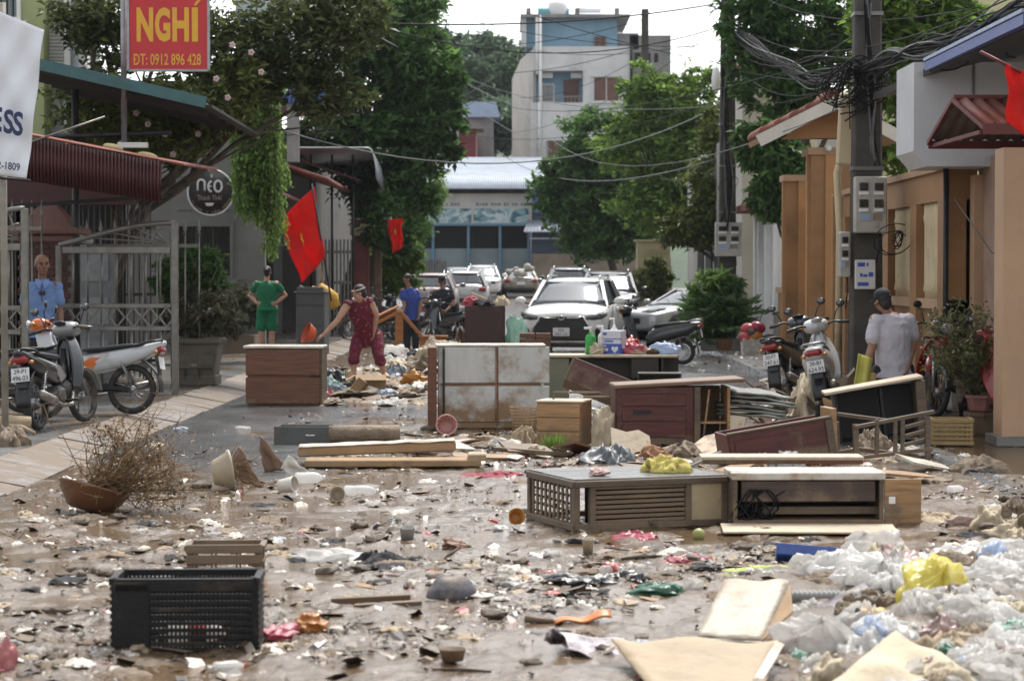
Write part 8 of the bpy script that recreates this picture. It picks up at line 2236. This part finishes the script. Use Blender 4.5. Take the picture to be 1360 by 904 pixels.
for c,s_,r0 in (((0,0,.13),(.42,.008,.26),(0,0,0)),((0,.3,.13),(.42,.008,.26),(0,0,0)),((-.21,.15,.13),(.008,.3,.26),(0,0,0)),((.21,.15,.13),(.008,.3,.26),(0,0,0)),((0,.15,.005),(.42,.3,.008),(0,0,0)),((.0,-.07,.25),(.42,.16,.006),(R(25),0,0)),((-.27,.15,.24),(.14,.3,.006),(0,R(-30),0)),((.27,.15,.25),(.14,.3,.006),(0,R(20),0))): MB().box(c,s_,r0).build('flap' if s_[2] < .007 else 'wall',CARD,ct)
bd2 = thing('leaning_board','short board leaning against the open carton','board',H_(466,31.0),rot=(R(10),R(35),R(10))); MB().box((0,0,.13),(.14,.05,.30),None,.006).build('board',CARD,bd2)
def heap_item(label,px,y,w,h,mat,sd,kind='bag',name='plastic_bag',cat='bag',dz=-.02):
 m_ = bag_mesh(sd) if kind == 'bag' else heap_mesh(sd,20,.6); o = m_.build(name,mat,None,H_(px,y) + Vector((0,0,dz)),(0,0,sd * .7)); o.scale = (w,w * .8,h); return tag(o,label,cat)
heap_item('yellow and red patterned bag on the rubbish heap',549,33.2,.42,.32,plastic('bag_yellowred',(0.52,0.25,0.05),.3,.15),71); heap_item('tan woven sack slumped below the orange wooden frame',578,37.5,.62,.50,SACK,72,name='woven_sack',cat='sack'); heap_item('tall white sack leaning on the dark chest',606,40.0,.48,.85,BAGW,73,name='white_sack',cat='sack')
heap_item('lower white sack beside the tan woven sack',592,37,.5,.34,BAGW,74,name='white_sack',cat='sack'); heap_item('dark bundle beside the orange basin',448,34.2,.42,.34,BAGK,75,name='dark_bundle',cat='bundle'); heap_item('mint and white printed bag below the orange basin',434,33.4,.36,.30,BAGT,76); heap_item('yellow board-like packet beside the woman in burgundy',461,34.6,.26,.34,plastic('packet_cream',(0.52,0.44,0.22),.2,.2),77,name='packet',cat='packet')
heap_item('grey-blue clothes bundle beside the woman in burgundy',528,34.8,.5,.34,M('greyblue_cloth',(0.12,0.15,0.18),.85,0,.3,4,.3),78,'cloth','clothes_bundle','clothes'); heap_item('dark clothes bundle under the orange wooden frame',530,38,.55,.34,CLOTHD,79,'cloth','clothes_bundle','clothes'); heap_item('blue and white cloth draped over the heap edge',440,32.2,.45,.24,M('bluewhite_cloth',(0.26,0.34,0.38),.8,0,.35,4,.3),80,'cloth','clothes_bundle','clothes'); heap_item('pale blue film scrap at the foot of the heap',514,30.9,.24,.16,BAGB,81); heap_item('red and white bag crumpled beside the brown chest',433,30.9,.28,.26,plastic('bag_redwhite',(0,0,0)),82)
heap_item('white cloth spread over the heap beside the yellow bag',560,31.6,.5,.18,PAPER,83,'cloth','cloth_heap','cloth'); heap_item('cream sack in the middle of the heap',512,36.5,.46,.34,CANVAS,84,name='canvas_sack',cat='sack')
wf = thing('wooden_table_frame','upturned orange wooden table frame with a corner leg on the heap','table',H_(530,41.0) + Vector((0,0,-.05)),R(3)); z0 = wf.location.z
k = 1 / ppm(41.0); ztop = (D(530,408,41).z - z0)
MB().box((0,-.02,ztop / 2 - .05),(.15,.1,ztop),None,.01).build('leg',ORANGEW,wf)
MB().bar((0,0,ztop - .08),(-.56,.0,ztop - .36),.06,.17,(0,1,0),.006).build('apron',ORANGEW,wf); MB().bar((0.02,0,ztop - .08),(.42,.05,ztop - .54),.06,.19,(0,1,0),.006).build('apron',ORANGEW,wf)
MB().bar((-.03,.3,ztop - .05),(-.58,.35,ztop - .33),.05,.16,(0,1,0),.006).build('apron',ORANGEW,wf); MB().add([(0,-.05,ztop),(-.62,-.05,ztop - .30),(-.62,.45,ztop - .28),(0,.45,ztop + .02),(0,-.05,ztop + .03),(-.62,-.05,ztop - .27),(-.62,.45,ztop - .25),(0,.45,ztop + .05)],[(0,3,2,1),(4,5,6,7),(0,1,5,4),(1,2,6,5),(2,3,7,6),(3,0,4,7)]).build('top_board',ORANGEW,wf)
lw = thing('wooden_box','low orange wooden box behind the tan woven sack','box',Vector(((575 - 680) / ppm(43),43,.12)),R(-3)); MB().box((0,.1,.2),(.52,.02,.34),None,.006).build('front',ORANGEW,lw); MB().box((0,.1,.39),(.56,.2,.03),None,.006).build('rim',ORANGEW,lw); MB().box((-.25,.2,.2),(.02,.2,.34)).build('side',ORANGEW,lw)
dc = thing('dark_chest','dark mahogany chest heaped with rubbish in front of the white crossover','chest',Vector(((644 - 680) / ppm(40.2),40.2,.05)),R(1)); k = 1 / ppm(40.2)
DM = wood('mahogany',(0.035,0.010,0.010),.35,.1,(14,14,1.2)); hh = D(644,406,40.2).z - .05
MB().box((0,.25,hh / 2),(54 * k,.5,hh),None,.008).build('carcass',DM,dc); MB().box((0,-.01,hh / 2),(50 * k,.02,hh * .9),None,.006).build('front_panel',DM,dc)
for x in (-.12,.12): MB().box((x,-.03,hh / 2),(.02,.01,hh * .85)).build('moulding',DM,dc)
for k_,(px,w_,h_,m_,kd) in enumerate(((626,.34,.30,BAGP,'bag'),(650,.6,.22,CLOTHD,'cloth'),(665,.4,.3,CANVAS,'cloth'),(684,.4,.34,BAGT,'bag'),(612,.3,.3,RUSTP,'cloth'))):
 m_2 = bag_mesh(90 + k_) if kd == 'bag' else heap_mesh(90 + k_,20,.6); px_ = (px - 680) / ppm(40.4); inside = 617 < px < 671
 o = m_2.build('rubbish_bundle',m_,None,Vector((px_,40.45,(hh + .05) if inside else .3)),(0,0,k_)); o.scale = (w_,w_ * .8,h_ if inside else h_ * 2.4); tag(o,['pinkish bundle','dark cloth bundle','pale tan bundle','mint-tinted bag','rust-coloured cloth bundle'][k_] + (' on top of the dark chest' if inside else ' beside the dark chest'),'bundle')
MB_ = thing('loose_lath','pale slat lying across the rubbish on the dark chest','slat',Vector(((642 - 680) / ppm(40.3),40.3,hh + .18)),rot=(0,R(22),0)); MB().box((0,0,0),(.5,.06,.05),None,.006).build('wood',PALEW,MB_)
gb = thing('green_sack','green sack standing between the dark chest and the white crossover','sack',Vector(((678 - 680) / ppm(41),41,.03))); m_ = bag_mesh(99); o = m_.build('sack_body',plastic('sack_green',(0.09,0.17,0.13),.15,.2),gb); o.scale = (.36,.34,1.0)
bw = thing('brick_stack','short stack of brown bricks behind the metal cabinet','bricks',Vector(((712 - 680) / ppm(33),33,.9))); bw.location.z = 0
BKM = M('wet_brick',(0.13,0.06,0.035),.6,0,.3,6,.3); bk_ = MB().box((0,0,0),(.22,.12,.075),None,.006).mesh('brick',BKM)
for r0 in range(10):
 for c_ in range(2): o = bpy.data.objects.new('brick',bk_); o.location = (-.08 + c_ * .235 - .05,.0,.045 + r0 * .085); o.rotation_euler = (0,0,random.uniform(-.08,.08)); put(o,bw)
# --- grey pedestal cabinet by the flag, and bits on it
gc_ = thing('pedestal_cabinet','grey pedestal cabinet below the large flag','cabinet',Vector(((412 - 680) / ppm(44),44,.12)),R(-6)); k = 1 / ppm(44); hh = D(412,389,44).z - .12
MB().box((0,.25,hh / 2),(38 * k,.5,hh),None,.008).build('carcass',M('grey_laminate',(0.085,0.09,0.095),.5,0,.1,3,.15),gc_)
for z in (.28,.62,.95): MB().box((0,-.006,hh * z),(36 * k,.02,hh * .29),None,.005).build('drawer_front',M('grey_laminate',(0,0,0)),gc_)
MB().box((0,.23,hh + .015),(43 * k,.56,.03),None,.005).build('top',M('grey_laminate',(0,0,0)),gc_)
for kk,(px,w_,h_,m_,lab) in enumerate(((400,.16,.14,BAGK,'dark clutter on the grey pedestal cabinet'),(418,.22,.16,BAGO,'orange clutter on the grey pedestal cabinet'))):
 o = bag_mesh(110 + kk).build('clutter',m_,None,Vector(((px - 680) * k,44.2,hh + .15))); o.scale = (w_,w_,h_); tag(o,lab,'clutter')
yl = thing('yellow_cover','yellow padded cover hanging beside the grey pedestal cabinet','cover',D(438,400,45)); m_ = MB(); o0 = yl.location.copy(); m_.tube([D(px,py,45) - o0 for px,py in ((424,378),(432,388),(440,396),(446,408))],[.06,.13,.16,.10],12); m_.build('padding',M('cover_yellow',(0.48,0.28,0.04),.7,0,.3,4,.2),yl); MB().bar(D(426,356,45.1) - o0,D(432,392,45.1) - o0,.03,.03).build('post',CARD,yl)
# --- right-hand heap behind the maroon block
for lab,px,py,w_,h_,m_,sd,kd in (('tan canvas hung over broken boards behind the maroon block',1085,560,90,60,CANVAS,121,'cloth'),('black plastic bag behind the broken chair frame',1122,566,70,50,BAGK,122,'bag'),('white bag against the black open box',1146,562,44,40,BAGW,123,'bag'),('brown cloth heap behind the floor mats',1048,548,70,40,CLOTHB,124,'cloth'),('dusty red cushion on the heap behind the floor mats',1037,537,44,30,M('cushion_red',(0.2,0.06,0.055),.8,0,.2,5,.3),125,'bag'),('white net bag in front of the maroon block',1050,619,44,30,BAGW,126,'bag'),('pale cone of paper in front of the maroon block',1012,620,30,26,CARDP,127,'bag'),('grey rag pile inside the broken chair frame',1160,600,60,30,CLOTHB,128,'cloth'),('pale rag near the chair frame',1205,606,44,16,PAPER,129,'cloth'),
 ('cream trousers draped beside the nightstand',801,592,40,58,CANVAS,130,'bag'),('tan bag beside the wicker basket',700,586,40,22,CARDP,131,'cloth'),('white rag near the grass tuft',668,590,44,14,PAPER,132,'cloth'),('round pale stone-like bundle by the grass tuft',712,604,26,18,CERAM,133,'bag'),('blue-grey cloth in front of the maroon dresser',810,612,80,26,M('slate_cloth',(0.085,0.095,0.105),.4,0,.3,4,.3),134,'cloth'),('pale tan cloth at the maroon dresser foot',905,604,60,20,CLOTHB,135,'cloth'),('orange-brown cushion beside the slatted cabinet',868,606,44,18,M('cushion_tan',(0.33,0.17,0.09),.8,0,.2,5,.3),136,'cloth'),('clear bag beside the black scooter',900,476,30,20,BAGW,137,'bag'),('olive grey cloth on the muddy slope',1245,640,90,12,CLOTHB,138,'cloth'),('pale cloth near the plywood end',1240,688,70,14,CARDP,139,'cloth'),('crumpled pink-white bag near the plywood end',1275,696,44,20,plastic('bag_rose',(0,0,0)),140,'bag'),('mud brown hump of cloth by the puddle',1300,628,80,20,CLOTHB,141,'cloth')):
 (bag if kd == 'bag' else cloth)(lab,px,py,w_,h_,m_,sd)
for k_,(x0,y0,x1,y1,w_,lab) in enumerate(((985,548,1075,535,9,'broken board sticking out behind the floor mats'),(1060,545,1110,512,8,'split lath leaning on the tan canvas'),(1005,520,1050,535,7,'short lath across the floor mats'),(915,622,958,600,4,'bent grey rod leaning on the slatted cabinet'),(440,800,545,792,8,'grey wooden batten flat in the mud'),(470,808,560,800,7,'second batten beside the grey one'),(655,596,760,606,6,'thin grey lath by the grass tuft'))):
 ya_ = min(gy(y0),gy(max(y0,y1))); a,b_ = D(x0,y0,gy(max(y0,y1))),D(x1,y1,gy(max(y0,y1)) + .1); a.z = max(a.z,.03); b_.z = max(b_.z,.03); t = thing('loose_board',lab,'board',a); MB().bar((0,0,0),b_ - a,w_ / ppm(a.y),.02,(0,1,.3),.003).build('wood',[PALEW,LIGHTW,GREYWL,CONC,GREYWL,GREYW,GREYWL][k_],t)
wb = thing('wicker_basket','torn wicker basket standing against the white metal cabinet','basket',GS(696,572) + Vector((0,-.15,0))); k = wb.location.y / FPX
for i in range(12): a = i * .5236; MB().tube([(14 * k * math.cos(a),10 * k * math.sin(a),0),(19 * k * math.cos(a),13 * k * math.sin(a),36 * k)],.006,5).build('stake',CARD,wb)
for i in range(9): r0 = (14 + 5 * i / 8) * k; MB().tube([(r0 * math.cos(a),r0 * .7 * math.sin(a),(2 + i * 4) * k) for a in [j * .4 for j in range(17)]],.006,5).build('weaver',CARD,wb)
# bucket with helmets by the ochre post
hb2 = thing('white_bucket','white square bucket piled with red helmets by the ochre gate post','bucket',Vector(((1000 - 680) / ppm(44),44,.1))); k = 1 / ppm(44)
MB().box((0,0,12 * k),(28 * k,28 * k,24 * k),None,.01,1.1).build('bucket',WHITEW,hb2)
for c,r0,m_ in (((-4,0,34),13,BAGR),((6,-2,38),11,M('helmet_red',(0.24,0.02,0.05),.25,0,.1,5)),((2,-6,26),12,BAGO),((-2,-8,30),9,CLOTHD),((-9,-6,24),11,BAGR)): MB().ell(Vector(c) * k,(r0 * k,r0 * k * .9,r0 * k * .75),(0,.3,0),14,10).build('helmet',m_,hb2)
MB().tube([(8 * k,0,44 * k),(14 * k,0,60 * k)],.01,6).build('stick',DARKSTEEL,hb2); MB().cyl((24 * k,.1,14 * k),(24 * k,.2,14 * k),15 * k,None,20).build('spare_tyre',RUBBER,hb2)
# palm-like plants with pots
pp = thing('fan_palm','bushy potted palm and shrub in front of the silver sedan','palm',Vector(((955 - 680) / ppm(47),47,.1))); g = np.random.default_rng(9); k = 1 / ppm(47)
for px in (-14,4,24): MB().box((px * k,-.3,.13),(22 * k,.3,.26),None,.02,1.15).build('pot',CONCD if px != 4 else TERRA,pp)
fr = MB(); Vl = [];
for i in range(70):
 a = g.random() * 6.28; el = g.uniform(.2,1.45); L_ = g.uniform(.6,1.25); o0 = Vector((g.normal() * .18,g.normal() * .15,g.uniform(.3,.9))); d = Vector((math.cos(a) * math.cos(el),math.sin(a) * math.cos(el),math.sin(el)))
 pts = [o0 + d * L_ * t_ + Vector((0,0,-.35 * L_ * t_ * t_)) for t_ in [j / 6 for j in range(7)]]; fr.tube(pts,.008,4)
 for j in range(2,7):
  s_ = d.cross(Vector((0,0,1))).normalized()
  for sg in (-1,1):
   for q in range(3):
    b0 = pts[j] + d * (q * .05 - .1); e = b0 + (s_ * sg * .6 + d * .6 + Vector((0,0,-.2))) * g.uniform(.18,.32); w_ = d.cross(e - b0).normalized() * .018; mid = b0.lerp(e,.5); Vl += [b0,mid + w_,e,mid - w_]
fr.build('frond_stalk',BARK,pp)['kind'] = 'stuff'
np_obj('frond',np.array([tuple(v) for v in Vl]),np.arange(len(Vl)).reshape(-1,4),LV_DARK,pp)
V,F = leaf_cloud([((0,-.1,.75),(.6,.4,.5),1),((-.25,-.2,.5),(.45,.3,.35),1),((.2,0,1.15),(.35,.3,.4),.6)],4200,.16,70,asp=.35); np_obj('foliage',V,F,LV_DARK,pp)
V,F = leaf_cloud([((-.1,0,1.5),(.3,.25,.3),1),((-.4,0,1.1),(.2,.2,.25),.6)],900,.2,71,asp=.25); np_obj('foliage',V,F,LV_LIGHT,pp)

rb_ = random.Random(5)
sk = [(bag_mesh(500 + i,i % 2 == 0).mesh('heap_bag',m_),n2) for i,(m_,n2) in enumerate(((BAGW,'white'),(SACK,'tan woven'),(BAGK,'black'),(BAGC,'clear'),(CLOTHB,'brown'),(CANVAS,'cream')))]
for i in range(70):
 y = rb_.uniform(35,43.5); px = rb_.uniform(545 if y > 38 else 500,640 if y > 38 else 620); x = (px - 680) / ppm(y); z = heap_z(x,y); me,n2 = sk[rb_.randrange(6)]; w = rb_.uniform(.25,.55)
 o = bpy.data.objects.new('heap_bag',me); o.location = (x,y,z - .03); o.rotation_euler = (rb_.uniform(-.3,.3),rb_.uniform(-.3,.3),rb_.uniform(0,6.28)); o.scale = (w,w * .8,w * rb_.uniform(.6,1.0)); COL.objects.link(o); tag(o,'%s bag piled in the heap between the woman and the cars' % n2,'bag',n2 + ' bags in the heap')
pm2 = []
for i,m_ in enumerate((MAROON,LIGHTW,WHITEB,GREYW,BROWNW,PALEW)):
 q_ = MB(); q_.add([(-.5,-.5,0),(.5,-.5 + .06 * i % .2,0),(.46,.30,0),(.2,.5,0),(-.1,.38,0),(-.48,.5,0)] + [(-.5,-.5,.035),(.5,-.5 + .06 * i % .2,.035),(.46,.30,.035),(.2,.5,.035),(-.1,.38,.035),(-.48,.5,.035)],[(5,4,3,2,1,0),(6,7,8,9,10,11)] + [(k_,(k_ + 1) % 6,(k_ + 1) % 6 + 6,k_ + 6) for k_ in range(6)]); pm2.append((q_.mesh('splintered_board',m_),('maroon','light wood','white','grey','brown','pale')[i]))
for px,py,w,d,rx,ry,rz in [(700,604,.5,.3,.25,.1,.4),(770,603,.6,.25,-.2,.2,1.0),(838,602,.4,.3,.9,.1,.2),(940,600,.6,.3,.3,-.3,.7),(960,575,.5,.4,1.0,.2,-.3),(1000,560,.7,.35,.5,.5,.3),(1035,548,.6,.4,.7,-.4,.9),(1062,556,.5,.3,.9,.6,1.5),(1095,562,.6,.35,.4,.7,.2),(1120,575,.5,.4,1.1,.1,.6),(1080,540,.7,.3,.3,.4,2.0),(1010,530,.6,.35,.6,.2,1.2),(650,610,.7,.2,.1,.05,.2),(600,600,.5,.25,.3,.1,.9),(860,625,.5,.2,.1,.1,.3),(1115,540,.6,.3,.8,-.5,.4),(930,540,.5,.3,.9,.3,.1),(560,606,.5,.2,.15,.1,1.8),(1230,625,.5,.3,.2,.2,.5),(1190,640,.6,.2,.1,.1,.2)]:
 me,n2 = pm2[rb_.randrange(6)]; p = GS(px,py); o = bpy.data.objects.new('splintered_board',me); o.location = p + Vector((0,0,d * abs(math.sin(rx)) * .4 + .02)); o.rotation_euler = (rx,ry,rz); o.scale = (w,d,.6); COL.objects.link(o); tag(o,'%s splintered furniture panel lying among the broken boards' % n2,'board',n2 + ' splintered panels')
bms = [shard_mesh(300 + i,5,.035).mesh('broken_board',m_) for i,m_ in enumerate((GREYW,CARD,GREYWL,MAROON,PALEW,WHITEB))]
for i in range(170):
 if i < 110: px,py = (rb_.uniform(600,1010) if i % 4 else rb_.uniform(420,640)),rb_.gauss(604,11)
 else: px,py = rb_.uniform(985,1150),rb_.uniform(528,566)
 p = GS(px,py); o = bpy.data.objects.new('broken_board',bms[rb_.randrange(6)]); w = rb_.uniform(.2,.55)
 o.location = p + Vector((0,0,.0 if i < 110 else rb_.uniform(.02,.34))); o.rotation_euler = (rb_.uniform(-.15,.15) * (1.6 if i < 110 else 3.4),rb_.uniform(-.15,.15) * (1.6 if i < 110 else 3.4),rb_.uniform(0,6.28)); o.scale = (w,w * rb_.uniform(.25,.6),w * .6)
 COL.objects.link(o); tag(o,'broken furniture board strewn between the cabinets' if i < 110 else 'broken board jumbled in the heap behind the maroon block','board','broken boards between the cabinets' if i < 110 else 'broken boards in the heap')
bank = MB()
def bk(u,v):
 x = 1.05 + u * 1.9; y = 8.6 + v * 5.2; e = max(0,min(1,u * 2.2 - .15 + .3 * v)) * max(0,math.sin(math.pi * min(1,max(0,v * .95 + .05)))) ** .5
 return (x,y,-.02 + e * (.10 + .14 * abs(mnoise.noise((x * 3,y * 2,4)))) + .03 * e * mnoise.noise((x * 12,y * 9,2)))
bank.grid(bk,50,60); tag(bank.build('debris',MUDB),'low bank of packed rubbish under the bags at the street edge','debris',kind='stuff')
bgm = [(bag_mesh(400 + i,i % 2 == 0).mesh('film_bag',m_),n2) for i,(m_,n2) in enumerate(((BAGW,'white'),(BAGC,'clear'),(BAGB,'pale blue'),(BAGC,'clear'),(CANVAS,'buff'),(BAGT,'mint'),(plastic('bag_rose',(0,0,0)),'rose')))]
hpm = [(heap_mesh(420 + i,26,.5).mesh('film_sheet',m_),n2) for i,(m_,n2) in enumerate(((BAGW,'white'),(CARDP,'tan'),(BAGC,'clear'),(CANVAS,'buff'),(CLOTHB,'brown'),(BAGT,'mint'),(BAGP,'pink')))]
for i in range(150):
 px = 1362 - abs(rb_.gauss(0,150)); py = rb_.uniform(725,912)
 if px < 1030 + max(0,800 - py) * 1.1: continue
 p = G(px,py,.10); k = p.y / FPX; z = max(0,bk(min(max((p.x - 1.05) / 1.9,0),1),min(max((p.y - 8.6) / 5.2,0),1))[2])
 me,n2 = rb_.choices(bgm,(6,6,1,6,.8,.6,1))[0] if i % 5 < 2 else rb_.choices(hpm,(7,3,7,1,2,.8,.7))[0]
 w = rb_.uniform(44,112) * k; o = bpy.data.objects.new('film_bag' if i % 5 < 2 else 'film_sheet',me); o.location = (p.x,p.y,z - .03); o.rotation_euler = (rb_.uniform(-.3,.3),rb_.uniform(-.3,.3),rb_.uniform(0,6.28)); o.scale = (w,w * rb_.uniform(.6,1),w * rb_.uniform(.45,.75))
 COL.objects.link(o); tag(o,('crumpled %s film bag in the bank at the street edge' if i % 5 < 2 else 'rumpled %s film sheet in the bank at the street edge') % n2,'bag' if i % 5 < 2 else 'film',n2 + ' film in the street-edge bank')
# == loose litter: one by one, alike pieces share a label
PROTO = []
for i in range(3): PROTO.append(('paper_scrap','crumpled muddy paper scrap lying in the wet mud','paper','crumpled paper scraps',heap_mesh(200 + i,9,.5),(PAPER,CARDP,WHITEB)[i],(14,34),.35))
for i in range(3): PROTO.append(('mud_clod','brown clod of mud sitting among the leaf litter','mud clod','clods of mud',clod_mesh(210 + i),MUDB,(10,28),.55))
for i in range(3): PROTO.append(('broken_shard','thin broken board shard lying flat in the mud','shard','broken board shards',shard_mesh(220 + i),(GREYW,CARD,CLOTHB)[i],(18,52),.5))
for i in range(2): PROTO.append(('rag','dark sodden rag trampled into the mud','rag','dark rags in the mud',heap_mesh(230 + i,10,.4),(CLOTHD,CLOTHB)[i],(20,50),.28))
for i in range(2): PROTO.append(('film_scrap','pale plastic film scrap caught in the mud','film','pale film scraps',heap_mesh(240 + i,9,.5),(BAGC,BAGW)[i],(14,40),.35))
for i,m_ in enumerate((BAGP,BAGR)): PROTO.append(('red_wrapper','small red wrapper trodden into the mud','wrapper','small red wrappers',heap_mesh(250 + i,8,.4),m_,(10,28),.3))
PROTO.append(('stick','short brown stick lying in the mud','stick','short sticks',MB().tube([(-.5,0,.03),(-.1,.03,.05),(.2,-.02,.04),(.5,.02,.03)],[.03,.035,.03,.02],6),BARK,(30,70),.8))
PROTO.append(('blue_scrap','pale blue plastic scrap in the mud','film','pale blue scraps',heap_mesh(260,8,.4),BAGB,(10,24),.4))
PROTO.append(('tan_wrapper','buff cardboard scrap curling in the mud','cardboard','buff cardboard scraps',shard_mesh(262,6,.02),CARDP,(18,46),.6))
wts = [4,4,1.6,2.4,2.4,2.4,3,3,4,4,6,4,2.2,1.4,1.2,3,1.0,4]
meshes = [q[4].mesh(q[0],q[5]) for q in PROTO]
rl_ = random.Random(77); n_ = 0
while n_ < 720:
 py = rl_.choice([rl_.uniform(580,905),rl_.uniform(660,905),rl_.uniform(690,800),rl_.uniform(690,790),rl_.uniform(560,640)]); px = rl_.uniform(-5,1365)
 p = G(px,py,.02); s = p.x - .0133 * p.y
 if s < KL + .05 or s > 4.7: continue
 if mud_amount(np.array([s]),np.array([p.y]))[0] < .35 and rl_.random() < .85: continue
 if vnoise(np.array([s * 1.1 + 7]),np.array([p.y * .75]),31,4)[0] < .5 and rl_.random() < .8: continue
 i = rl_.choices(range(len(PROTO)),wts)[0]; nm,lab,cat,grp,_,_,(w0,w1),hh = PROTO[i]
 w = rl_.uniform(w0,w1) * 1.5 * (.45 + .55 * (py - 480) / 420); k = p.y / FPX
 o = bpy.data.objects.new(nm,meshes[i]); z = surf(p.x,p.y)
 o.location = (p.x,p.y,max(z,.008) - .004); o.rotation_euler = (rl_.uniform(-.15,.15),rl_.uniform(-.15,.15),rl_.uniform(0,6.28)); o.scale = (w * k,w * k * rl_.uniform(.5,1),w * k * hh * 1.1)
 COL.objects.link(o); tag(o,lab,cat,grp); n_ += 1
for i in range(230):      # the same kinds of bits on the heap
 j = rl_.choices(range(len(PROTO)),wts)[0]; nm,lab,cat,grp,_,_,(w0,w1),hh = PROTO[j]
 y = rl_.uniform(29.0,38); px = rl_.uniform(425,632); v = H_(px,y); o = bpy.data.objects.new(nm,meshes[j]); w = rl_.uniform(w0,w1) * 1.25 / ppm(26)
 o.location = v - Vector((0,0,.01)); o.rotation_euler = (rl_.uniform(-.4,.4),rl_.uniform(-.4,.4),rl_.uniform(0,6.28)); o.scale = (w,w * rl_.uniform(.5,1),w * hh * 1.2); COL.objects.link(o); tag(o,lab,cat,grp)

# == humid air
hz = MB().box((0,0,0),(620,580,60)).build('haze',None,None,(0,220,28.5))
hz.data.materials.clear()
hm_ = bpy.data.materials.new('humid_air'); hm_.use_nodes = True
hm_.node_tree.nodes.remove(hm_.node_tree.nodes['Principled BSDF'])
pv = hm_.node_tree.nodes.new('ShaderNodeVolumePrincipled'); pv.inputs['Color'].default_value = (0.86,0.92,1.0,1); pv.inputs['Density'].default_value = 0.00014; pv.inputs['Anisotropy'].default_value = 0.2
hm_.node_tree.links.new(pv.outputs[0],hm_.node_tree.nodes['Material Output'].inputs['Volume'])
hz.data.materials.append(hm_)
tag(hz,'thin pale haze filling the street','haze',kind='stuff')
